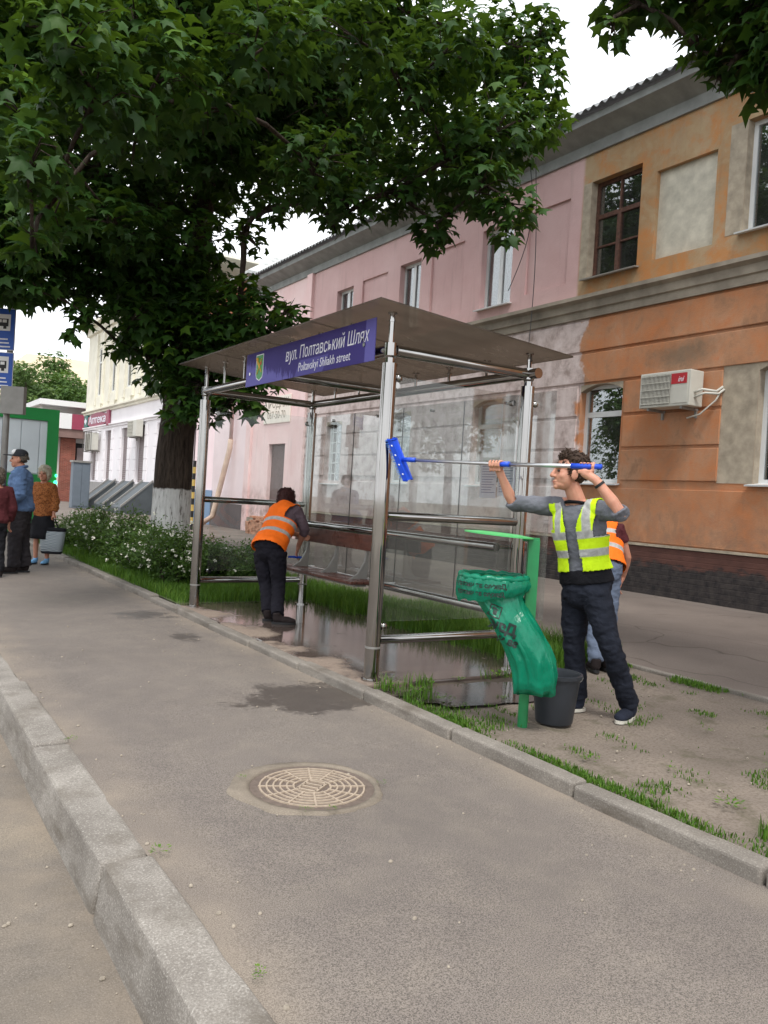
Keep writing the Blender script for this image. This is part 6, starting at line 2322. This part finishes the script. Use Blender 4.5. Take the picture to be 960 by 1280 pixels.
def person(label, J, head, hfwd, hup, torso_left, spec, loc, hands, s=1.0):
    """J: joints pelvis, neck, shoulders/elbows/wrists/hips/knees/ankles (l_ and r_)"""
    root = thing('person', loc, label, 'person')
    vox = spec.get('voxel', .009)
    body = MB()
    Ph, f, l, u = head_shapes(body, head, hfwd, hup, spec.get('head', 1.0))
    body.tube([J['neck'] - (J['neck'] - J['pel']).normalized() * .04, J['neck'], head - u * .07 - f * .018], [.068 * s, .058 * s, .052 * s], 14)
    torso_rings(body, J['pel'], J['neck'], torso_left, s, -.012, TORSO)
    for q in 'lr':
        body.tube([J['neck'].lerp(J[q + '_sh'], .5), J[q + '_sh'], J[q + '_sh'].lerp(J[q + '_el'], .5), J[q + '_el'], J[q + '_el'].lerp(J[q + '_wr'], .35), J[q + '_wr']], [.05 * s, .052 * s, .046 * s, .038 * s, .039 * s, .027 * s], 14, round_caps=True)
        body.tube([J['pel'].lerp(J[q + '_hip'], .6), J[q + '_hip'], J[q + '_kn'], J[q + '_kn'].lerp(J[q + '_an'], .35), J[q + '_an']], [.07 * s, .076 * s, .048 * s, .05 * s, .036 * s], 14, round_caps=True)
        if hands.get(q):
            hands[q](body)
    me = remesh(body, spec.get('bvox', .0075), 2, .4)
    me.materials.append(spec['skin'])
    me.shade_smooth()
    link('body', me, root)
    face_parts(Ph, f, l, u, spec.get('head', 1.0), root, spec['hair'])
    # hair
    hs = spec.get('head', 1.0)
    kind = spec.get('hairkind', 'short')
    if kind:
        hb = MB()
        HE = lambda a, b, d, ra, rb, rd: hb.ell(Ph(a, b, d), f * ra * hs, l * rb * hs, u * rd * hs, 18, 12)
        if kind == 'short':
            HE(-.024, 0, .056, .096, .083, .078)
            HE(-.052, 0, .012, .070, .080, .080)
            HE(.030, .012, .098, .050, .060, .034)
            for q in (-1, 1):
                HE(-.012, q * .066, .020, .040, .018, .040)
        elif kind == 'cap':
            HE(-.035, 0, .02, .082, .084, .070)
        else:
            HE(-.018, 0, .060, .108, .094, .082)
            HE(-.050, 0, .000, .082, .092, .105)
            for q in (-1, 1):
                HE(-.005, q * .074, -.005, .050, .024, .070)
            if kind == 'bob':
                HE(-.04, 0, -.05, .075, .085, .07)
        hm = remesh(hb, .008, 1)
        wrinkle(hm, .008, 34, (1, 1, .7), 3)
        wrinkle(hm, .004, 80, (1, 1, .5), 9)
        hv_ = mesh_np(hm)
        hn_ = np.empty(len(hm.vertices) * 3)
        hm.vertices.foreach_get('normal', hn_)
        hn_ = hn_.reshape(-1, 3)
        rg = np.random.default_rng(3)
        tf_ = MB()
        for i_ in rg.choice(len(hv_), min(len(hv_), spec.get('tufts', 260)), replace=False):
            p0, n0 = Vector(hv_[i_]), Vector(hn_[i_])
            if (p0 - head).dot(u) < -.03 * hs and kind == 'short':
                continue
            dr_ = (Vector(rg.normal(0, .5, 3)) - u * .5 - f * .25 + (u * .5 + f * .6 if (p0 - head).dot(f) > 0 else -f * .2))
            dr_ = (dr_ - n0 * dr_.dot(n0)).normalized()
            L_ = rg.uniform(.014, .032) * hs
            tf_.tube([p0 - n0 * .004, p0 + dr_ * L_ * .5 + n0 * .009, p0 + dr_ * L_ + n0 * rg.uniform(.0, .012)], [.0055, .0045, .001], 4)
        o_ = len(hm.vertices)
        hm.materials.append(spec['hair'])
        hm.shade_smooth()
        ho = link('hair', hm, root)
        tag(tf_.build('hair_tufts', spec['hair'], ho, True), kind='stuff')
    # shirt or jacket with sleeves
    sm = MB()
    g = spec.get('shirt_grow', .004)
    R = [r for r in TORSO if r[0] >= spec.get('shirt_from', -.05) and r[0] < 1.0]
    lf, fr, up, L = torso_rings(sm, J['pel'], J['neck'], torso_left, s, g, R)
    sl = spec.get('sleeve', 1.0)
    for q in 'lr':
        a, b, c = J[q + '_sh'], J[q + '_el'], J[q + '_wr']
        pts = [J['neck'].lerp(a, .45) - up * .03, a, a.lerp(b, .5), b]
        rr = [.066 * s, .066 * s, .058 * s, .053 * s]
        if sl > 1:
            e = b.lerp(c, sl - 1)
            pts += [b.lerp(e, .5), e]
            rr += [.05 * s, .044 * s]
        else:
            pts[-1] = a.lerp(b, sl)
        sm.tube(pts, [r + g for r in rr], 14)
    me = remesh(sm, vox, 3)
    wrinkle(me, spec.get('fold', .007), 15, (1, 1, 1.4), 1.5)
    me.materials.append(spec['shirt'])
    me.shade_smooth()
    link(spec.get('shirt_name', 'shirt'), me, root)
    # trousers
    if spec.get('trousers'):
        tm = MB()
        torso_rings(tm, J['pel'], J['neck'], torso_left, s, .008, [r for r in TORSO if r[0] < .16])
        tm.ell(J['pel'] - UP * .055, lf * .17 * s, (lf.cross(UP)).normalized() * .125 * s, UP * .14 * s, 20, 14)
        k_ = spec.get('leg', 1.0)
        for q in 'lr':
            a, b, c = J[q + '_hip'], J[q + '_kn'], J[q + '_an']
            tm.tube([J['pel'].lerp(a, .55), a, a.lerp(b, .5), b, b.lerp(c, .5), c + (b - c).normalized() * .012], [.092 * s * k_, .098 * s * k_, .086 * s * k_, .071 * s * k_, .066 * s * k_, .064 * s * k_], 16)
        me = remesh(tm, vox, 3)
        wrinkle(me, .010, 11, (1, 1, 1.6), 7.7)
        wrinkle(me, .004, 26, (1, 1, 1.0), 2.2)
        me.materials.append(spec['trousers'])
        me.shade_smooth()
        link('trousers', me, root)
    # vest
    if spec.get('vest'):
        vm = MB()
        gv = spec.get('vest_grow', .022)
        lo = spec.get('vest_from', .10)
        R = [(lo, TORSO[3][1] + .004, TORSO[3][2] + .006, 0)] + [r for r in TORSO if r[0] > lo + .05]
        torso_rings(vm, J['pel'], J['neck'], torso_left, s, gv, R)
        for q in 'lr':
            vm.tube([J['neck'].lerp(J[q + '_sh'], .25) - up * .02, J['neck'].lerp(J[q + '_sh'], .95)], [.07 * s, .078 * s], 14)
        me = remesh(vm, spec.get('vvox', vox), 3)
        wrinkle(me, .007, 10, (1, 1, 1), 5.1)
        hem = J['pel'] + up * L * lo
        shl_, shr_ = J['l_sh'], J['r_sh']
        op = spec.get('open')

        def keep(c):
            d = c - hem
            a_, b_, h_ = d.dot(lf), d.dot(fr), d.dot(up)
            if h_ < .012:
                return False
            dn = c - J['neck']
            if dn.dot(up) > -.03 and (dn - up * dn.dot(up)).length < .085 * s:
                return False
            if dn.dot(up) > .01:
                return False
            for sh_, q in ((shl_, 'l'), (shr_, 'r')):
                ds = c - sh_
                sg = 1 if q == 'l' else -1
                if ds.dot(lf) * sg > (-.008 - .028 * min(1, max(0, -ds.dot(up) / .1))) * s and ds.dot(up) > -.16 * s:
                    return False
            if op and b_ > 0:
                ctr = .0
                w_ = op * (1.0 + .25 * (h_ < .1))
                if abs(a_ - ctr) < w_:
                    return False
                # V neck
                if h_ > .30 and abs(a_) < op + (h_ - .30) * .28:
                    return False
            return True
        cut_mesh(me, keep)
        co = mesh_np(me)
        d = co - np.array(hem)
        tc = np.stack([d @ np.array(lf), d @ np.array(fr), d @ np.array(up)], 1)
        at = me.attributes.new('tc', 'FLOAT_VECTOR', 'POINT')
        at.data.foreach_set('vector', tc.astype(np.float32).ravel())
        me.materials.append(spec['vest'])
        me.shade_smooth()
        o = link('vest', me, root)
        md = o.modifiers.new('thick', 'SOLIDIFY')
        md.thickness = .005
        md.offset = 1
    for q in 'lr':
        if spec.get('shoes', True):
            shoe(root, J[q + '_an'], spec['toe_' + q], s * spec.get('shoe_s', 1.0), spec.get('shoe_mat', MATS['darkshoe']), spec.get('sole_mat', MT['black']), spec['floor'])
    return root, Ph, (f, l, u), (lf, fr, up, L)


# ------------------------------------------------------------------ man with the brush
J = dict(pel=PD(733, 728, 5.42), neck=PD(722, 628, 5.42))
fl_z = .048
sideL = (CRv * .766 - CFv * .643).normalized()
J['l_sh'] = J['neck'] + sideL * .178 - UP * .045
J['r_sh'] = J['neck'] - sideL * .178 - UP * .035
J['r_el'] = PD(641, 629, 5.56)
J['l_el'] = PD(776, 641, 5.03)
gR, gL = PD(619, 580, 5.50), PD(733, 583, 5.12)
axis = (gR - gL).normalized()
J['r_wr'] = PD(628, 598, 5.53)
J['l_wr'] = PD(745, 600, 5.06)
J['l_hip'], J['r_hip'] = PD(744, 742, 5.34), PD(720, 742, 5.50)
J['l_kn'], J['r_kn'] = PD(762, 806, 5.28), PD(717, 806, 5.50)
la, ra = PG(787, 898, fl_z), PG(722, 888, fl_z)
J['l_an'], J['r_an'] = la + UP * .075, ra + UP * .075
hc = PD(712, 590, 5.40)
hands = {'r': lambda mb: grip_hand(mb, gR, axis, (J['r_wr'] - gR).normalized() + CRv * .25, J['r_wr'], 1.0, .013, 1),
         'l': lambda mb: grip_hand(mb, gL, axis, (J['l_wr'] - gL).normalized() * 1.0 + CRv * .3, J['l_wr'], 1.0, .013, -1)}
spec = dict(skin=MATS['skin'], hair=MATS['hair_brown'], head=1.04, shirt=MATS['grey_shirt'], sleeve=1.06, trousers=MATS['jeans'], vest=MATS['vest_yellow'], vest_from=.14, open=.040, bvox=.0048, voxel=.008, vvox=.0055, tufts=420,
            toe_l=-CFv * .8 - CRv * .65, toe_r=-CRv * .9 - CFv * .3, floor=fl_z - .004, shoe_mat=MATS['shoe'], sole_mat=MATS['sole'], shirt_from=.0, leg=1.02)
man, Ph, hf_, tf = person('man in yellow reflective vest and grey shirt holding a long brush pole', J, hc, -CRv * .97 - CFv * .12 + UP * .08, UP + CRv * .03, sideL, spec, ((la + ra) / 2) * 1.0, hands)
# black hem of the long undershirt below the vest
hm = MB()
torso_rings(hm, J['pel'], J['neck'], sideL, 1.0, .016, [(.0, .172, .118, -.004), (.08, .168, .113, 0), (.17, .160, .106, 0)])
me = remesh(hm, .008, 2)
wrinkle(me, .005, 16, (1, 1, 1), 2)
me.materials.append(MATS['blackhem'])
me.shade_smooth()
link('shirt_hem', me, man)
MB().tube([J['l_wr'] + (J['l_el'] - J['l_wr']).normalized() * .028, J['l_wr'] + (J['l_el'] - J['l_wr']).normalized() * .045], .034, 16).build('wristband', MT['black'], man)
# dark armhole lining and collar
cl = MB()
f_, l_, u_ = hf_
nk = J['neck']
R = [nk - UP * .022 + (sideL * .080 * math.cos(a) + CFv * .0 + (sideL.cross(UP)) * .074 * math.sin(a)) + UP * (.012 - .028 * (math.sin(a) < 0) * abs(math.sin(a)) + .012 * max(0, math.sin(a))) for a in [2 * PI * k / 28 for k in range(29)]]
cl.tube(R, .011, 8, caps=False)
cl.build('collar', MATS['blackhem'], man, True)

# ------------------------------------------------------------------ the brush on its pole
pole_end = gL - axis * .10
head_px = PD(497, 574, 5.90)
tip = head_px + (gR - head_px).normalized() * .10
br = thing('brush_pole', gR, 'blue wash brush on a telescopic aluminium pole held by the vest man', 'brush')
join = gR.lerp(gL, .12)
ax2 = (tip - gR).normalized()
MB().tube([tip, gR, join], .0115, 14).build('thin_tube', MT['alu'], br, True)
MB().tube([join, gL], .0135, 14).build('thick_tube', MT['alu'], br, True)
MB().tube([join - (gL - gR).normalized() * .055, join + (gL - gR).normalized() * .03], [.0165, .019], 14).build('twist_lock', MT['bluepl'], br, True)
MB().tube([gL + axis * .10, gL + axis * .03, pole_end], [.018, .0175, .0165], 14).build('handle_grip', MT['bluepl'], br, True)
MB().tube([tip + (gR - tip).normalized() * .05, tip, tip.lerp(head_px, .6)], [.017, .017, .014], 12).build('socket', MT['bluepl'], br, True)
hd = MB()
bar = (PD(507, 601, 5.90) - PD(487, 549, 5.90)).normalized()
fac = ax2
crs = bar.cross(fac).normalized()
bm_c = head_px - ax2 * .02
bmh = bmesh.new()
bmesh.ops.create_cube(bmh, size=1)
for q in bmh.verts:
    q.co = bm_c + bar * q.co.x * .31 + crs * q.co.y * .075 + fac * q.co.z * .022
bmesh.ops.bevel(bmh, geom=list(bmh.edges), offset=.009, segments=3, affect='EDGES')
hd.from_bm(bmh)
hb_ = hd.build('brush_head', MT['bluepl'], br, True)
shade(hb_, 40)
for k in range(4):
    MB().ell(bm_c + bar * (-.11 + .073 * k) - crs * .038 - CFv * .0, bar * .007, crs * .004, fac * .007, 8, 6).build('rivet', MT['white'], hb_)
bs = MB()
for i in range(34):
    for j in range(7):
        b0 = bm_c + bar * (-.148 + .296 * i / 33) + crs * (-.03 + .06 * j / 6) + fac * .011
        e_ = b0 + fac * .038 + bar * random.uniform(-.008, .008) + crs * random.uniform(-.008, .008)
        bs.tube([b0, e_], [.0018, .0012], 3)
bs.build('bristles', simple('blue_bristle', lin(70, 128, 214), .6, 0, .1, 30, 0), hb_)

# ------------------------------------------------------------------ woman bending over the bench
J = dict(pel=PD(337, 682, 8.72), neck=PD(360, 634, 9.02))
fz = .062
wl_ = (-CRv * .80 + CFv * .60).normalized()
ax_ = (J['neck'] - J['pel']).normalized()
J['l_sh'] = J['neck'] + wl_ * .165 - ax_ * .05
J['r_sh'] = J['neck'] - wl_ * .165 - ax_ * .05
J['r_el'] = PD(381, 662, 8.95)
J['r_wr'] = PD(373, 683, 9.12)
J['l_el'] = PD(358, 665, 9.35)
J['l_wr'] = PD(372, 668, 9.52)
J['l_hip'], J['r_hip'] = PD(328, 693, 8.78), PD(347, 694, 8.66)
J['l_kn'], J['r_kn'] = PD(333, 732, 8.76), PD(348, 733, 8.66)
la, ra = PG(334, 776, fz), PG(346, 780, fz)
J['l_an'], J['r_an'] = la + UP * .08, ra + UP * .08
hc = PD(359, 625, 9.2)
hands = {'r': lambda mb: relaxed_hand(mb, J['r_wr'], (PD(370, 694, 9.15) - J['r_wr']), CFv, .95),
         'l': lambda mb: relaxed_hand(mb, J['l_wr'], (CRv + UP * -.3), UP, .95)}
spec = dict(skin=MATS['skin2'], hair=MATS['hair_red'], hairkind='bob', head=.98, shirt=MATS['mauve'], sleeve=1.3, trousers=MATS['navy'], vest=MATS['vest_orange'], vest_from=-.10, open=.03, vest_grow=.04,
            toe_l=CRv * .8 + CFv * .5, toe_r=CRv * .9 + CFv * .2, floor=fz, leg=1.06, bvox=.0085)
wom, *_ = person('woman in orange vest bending over the shelter bench with a blue cloth', J, hc, ax_ * .75 + CFv * .5 + CRv * .35 - UP * .55, ax_ * .6 + UP * .7, wl_, spec, (la + ra) / 2, hands, .98)
cloth = MB()
cc = PD(369, 694, 9.13)
g_ = []
for i in range(9):
    g_.append([cc + CRv * (.018 * (i - 4)) * 1.0 + CFv * (.02 * (j - 3)) + UP * (.012 * mnoise.noise(Vector((i * .7, j * .7, 2))) - .015) for j in range(7)])
for i in range(8):
    for j in range(6):
        cloth.add([g_[i][j], g_[i + 1][j], g_[i + 1][j + 1], g_[i][j + 1]], [(0, 1, 2, 3)])
co_ = cloth.build('cleaning_cloth', m_cloth('blue_cloth', lin(40, 82, 200)), None, True)
tag(co_, 'crumpled blue cleaning cloth under the bending woman\'s hand on the bench', 'cloth')
md = co_.modifiers.new('t', 'SOLIDIFY')
md.thickness = .012

# ------------------------------------------------------------------ third cleaner behind the vest man
J = dict(pel=PD(752, 712, 7.05), neck=PD(748, 655, 7.36))
fz = .055
tl_ = (-CRv * .95 + CFv * .3).normalized()
ax_ = (J['neck'] - J['pel']).normalized()
J['l_sh'] = J['neck'] + tl_ * .17 - ax_ * .05
J['r_sh'] = J['neck'] - tl_ * .17 - ax_ * .05
J['r_el'] = PD(784, 697, 7.30)
J['r_wr'] = PD(778, 722, 7.38)
J['l_el'] = PD(722, 700, 7.45)
J['l_wr'] = PD(728, 735, 7.5)
J['l_hip'], J['r_hip'] = PD(741, 724, 7.08), PD(762, 724, 7.05)
J['l_kn'], J['r_kn'] = PD(742, 782, 7.06), PD(760, 782, 7.03)
la, ra = PG(744, 840, fz), PG(758, 838, fz)
J['l_an'], J['r_an'] = la + UP * .08, ra + UP * .08
hc = PD(742, 650, 7.62)
hands = {'r': lambda mb: relaxed_hand(mb, J['r_wr'], -UP * .9 - CRv * .3, CFv, .95), 'l': lambda mb: relaxed_hand(mb, J['l_wr'], -UP, CFv, .95)}
spec = dict(skin=MATS['skin2'], hair=MATS['hair_brown'], head=1.0, shirt=MATS['wine'], sleeve=.35, trousers=MATS['bluejeans'], vest=MATS['vest_orange'], vest_from=.0, open=.03, vest_grow=.036, toe_l=CFv, toe_r=CFv, floor=fz, bvox=.0095, voxel=.011)
person('bending cleaner in orange vest and jeans partly hidden behind the vest man', J, hc, ax_ * .7 + CFv * .6 - UP * .6, ax_ * .6 + UP * .7, tl_, spec, (la + ra) / 2, hands)


# ------------------------------------------------------------------ standing figures at the left
def standing(pos, fwd, h, lean=0.0, sw=.175):
    k = h / 1.75
    f = Vector(fwd).normalized()
    l = UP.cross(f)
    p = Vector(pos)
    J = {}
    J['pel'] = p + UP * .93 * k
    J['neck'] = p + UP * 1.46 * k + f * lean
    for q, sg in (('l', 1), ('r', -1)):
        J[q + '_sh'] = J['neck'] + l * sg * sw * k - UP * .055 * k
        J[q + '_el'] = J[q + '_sh'] + l * sg * .06 - UP * .28 * k - f * .03
        J[q + '_wr'] = J[q + '_el'] + f * .10 - UP * .22 * k
        J[q + '_hip'] = J['pel'] + l * sg * .09 * k - UP * .06 * k
        J[q + '_kn'] = p + l * sg * .10 * k + UP * .48 * k + f * .02
        J[q + '_an'] = p + l * sg * .105 * k + UP * .08
    hc = J['neck'] + UP * .165 * k + f * .03
    return J, hc, f, l, k


pos = PG(22, 716, 0)
J, hc, f, l, k = standing(pos, -CRv * .95 - CFv * .3, 1.80, .03, .19)
J['pel'] -= f * .01
for q, sg in (('l', .05), ('r', -.09)):
    J[q + '_an'] += f * sg
    J[q + '_kn'] += f * sg * .5
for q in 'lr':
    J[q + '_wr'] = J[q + '_el'] + f * .18 - UP * .16 * k
hands = {q: (lambda mb, q=q: relaxed_hand(mb, J[q + '_wr'], f * .5 - UP, f, .95)) for q in 'lr'}
spec = dict(skin=MATS['skin2'], hair=MATS['hair_grey'], hairkind='cap', head=1.05, shirt=MATS['bluejacket'], shirt_name='jacket', shirt_grow=.034, shirt_from=-.12, sleeve=1.92, trousers=MATS['cargo'], leg=1.22, fold=.014, toe_l=f + l * .2, toe_r=f - l * .2, floor=0.002, bvox=.01, voxel=.011)
om, Ph, (hf, hl, hu), _ = person('old man in blue jacket and dark cap waiting at the kerb, seen side-on', J, hc, f, UP, l, spec, pos, hands, 1.18)
MB().tube([J['neck'] + UP * .045 + l * .085 * math.cos(a) + f * (.075 * math.sin(a) - .005) - UP * .02 * math.sin(a) for a in [2 * PI * q / 24 for q in range(25)]], .022, 8, caps=False).build('jacket_collar', MATS['bluejacket'], om, True)
c = MB()
c.ell(Ph(-.012, 0, .07), hf * .112, hl * .094, hu * .072, 18, 12)
c.ell(Ph(-.012, 0, .045), hf * .113, hl * .095, hu * .03, 18, 12)
me = remesh(c, .009, 2)
me.materials.append(simple('dark_cap', lin(38, 40, 46), .85, 0, .15, 12, .1, 60))
me.shade_smooth()
cap = link('cap', me, om)
c = MB()
c.ell(Ph(.13, 0, .045), hf * .085, hl * .066, hu * .010, 14, 8)
c.build('peak', bpy.data.materials['dark_cap'], cap, True)
c = MB()
c.ell(Ph(.058, 0, .085), hf * .048, hl * .068, hu * .05, 14, 10)
c.build('white_front', MT['white'], cap, True)
bgp = pos + UP * .88 + f * .16 + l * .20
m = MB()
m.obox(bgp, f * .075, l * .04, UP * .10)
me = remesh(m, .012, 3)
me.materials.append(MATS['black_cloth'])
me.shade_smooth()
pouch = link('waist_pouch', me, None)
tag(pouch, 'dark waist pouch hanging at the old man\'s hip', 'pouch')

pos = PG(51, 705, 0)
J, hc, f, l, k = standing(pos, -CFv * .98 - CRv * .05, 1.60, .02, .145)
# bag hand: on the right of the picture
J['l_wr'] = J['l_el'] - UP * .22 * k + f * .06
hands = {'r': lambda mb: relaxed_hand(mb, J['r_wr'], -UP, f, .92), 'l': lambda mb: grip_hand(mb, J['l_wr'] - UP * .07, f, UP, J['l_wr'], .92, .01, 1)}
spec = dict(skin=MATS['skin2'], hair=MATS['hair_white'], hairkind='bob', head=1.0, shirt=MATS['blouse'], shirt_name='blouse', shirt_grow=.02, shirt_from=-.17, sleeve=1.75, trousers=None, shoes=True, shoe_mat=m_cloth('blue_slipper', lin(120, 172, 214)), sole_mat=MT['black'], toe_l=f, toe_r=f, floor=0.002, bvox=.0095, voxel=.011, fold=.011)
ow, Ph, *_ = person('white-haired old woman in brown patterned blouse with a shopping bag', J, hc, f, UP, l, spec, pos, hands, .88)
for sg in (-1, 1):
    MB().obox(J['neck'] - UP * .035 + f * .075 + l * sg * .045, l * .035 + UP * sg * .012, f * .010, UP * .03 - l * sg * .012).build('collar', MATS['blouse'], ow)
sk = MB()
R = []
for z_, r_ in ((.88, .115), (.80, .150), (.70, .185), (.50, .21), (.42, .215)):
    R.append([pos + UP * z_ + l * (r_ + .012 * math.sin(a * 7) * (z_ < .6)) * math.cos(a) + f * (r_ * .72 + .012 * math.sin(a * 7) * (z_ < .6)) * math.sin(a) for a in [2 * PI * q / 40 for q in range(40)]])
sk.rings(R, close=True).build('skirt', MATS['black_cloth'], ow, True)
# shopping bag
hb = J['l_wr'] - UP * .08
wb_ = thing('shopping_bag', hb - UP * .5, 'grey checked shopping bag hanging from the old woman\'s hand', 'bag')
bc_ = hb - UP * .34
R = []
sd_ = CRv
for z_, a_, b_ in ((.20, .205, .045), (.10, .20, .075), (-.05, .185, .085), (-.19, .165, .075), (-.215, .15, .06)):
    R.append([bc_ + UP * z_ + sd_ * a_ * math.copysign(abs(math.cos(t_)) ** .5, math.cos(t_)) + CFv * b_ * math.copysign(abs(math.sin(t_)) ** .6, math.sin(t_)) for t_ in [2 * PI * q / 32 for q in range(32)]])
MB().rings(R).build('sack', MATS['wovenbag'], wb_, True)
R2_ = [[p_ + (p_ - bc_ - UP * z0) * .03 for p_ in [bc_ + UP * z_ + sd_ * a_ * math.copysign(abs(math.cos(t_)) ** .5, math.cos(t_)) + CFv * b_ * math.copysign(abs(math.sin(t_)) ** .6, math.sin(t_)) for t_ in [2 * PI * q / 32 for q in range(32)]]] for z_, a_, b_, z0 in ((.205, .206, .05, .2), (.15, .205, .066, .15))]
MB().rings(R2_).build('top_band', MATS['black_cloth'], wb_, True)
R2_ = [[p_ + (p_ - bc_ - UP * z0) * .03 for p_ in [bc_ + UP * z_ + sd_ * a_ * math.copysign(abs(math.cos(t_)) ** .5, math.cos(t_)) + CFv * b_ * math.copysign(abs(math.sin(t_)) ** .6, math.sin(t_)) for t_ in [2 * PI * q / 32 for q in range(32)]]] for z_, a_, b_, z0 in ((-.18, .168, .078, -.18), (-.222, .15, .062, -.22))]
MB().rings(R2_).build('bottom_band', MATS['black_cloth'], wb_, True)
for sgn in (-1, 1):
    MB().tube([bc_ + UP * .2 + sd_ * .09 + CFv * sgn * .03, hb + sd_ * .025 + CFv * sgn * .004 + UP * .005, hb - sd_ * .025 + CFv * sgn * .004 + UP * .005, bc_ + UP * .2 - sd_ * .09 + CFv * sgn * .03], .007, 6).build('strap', MATS['black_cloth'], wb_, True)

pos = PG(-9, 722, 0)
J, hc, f, l, k = standing(pos, -CRv * .7 + CFv * .6, 1.50, .0)
hands = {q: (lambda mb, q=q: relaxed_hand(mb, J[q + '_wr'], -UP, f, .95)) for q in 'lr'}
spec = dict(skin=MATS['skin2'], hair=MATS['hair_grey'], hairkind='bob', head=.95, shirt=MATS['wine'], shirt_name='jacket', shirt_grow=.02, shirt_from=-.12, sleeve=1.9, trousers=MATS['black_cloth'], toe_l=f, toe_r=f, floor=.002, bvox=.011, voxel=.012)
person('waiting person in wine red jacket cut off by the left edge', J, hc, f, UP, l, spec, pos, hands, .92)

bpy.data.scenes.remove(TMP)
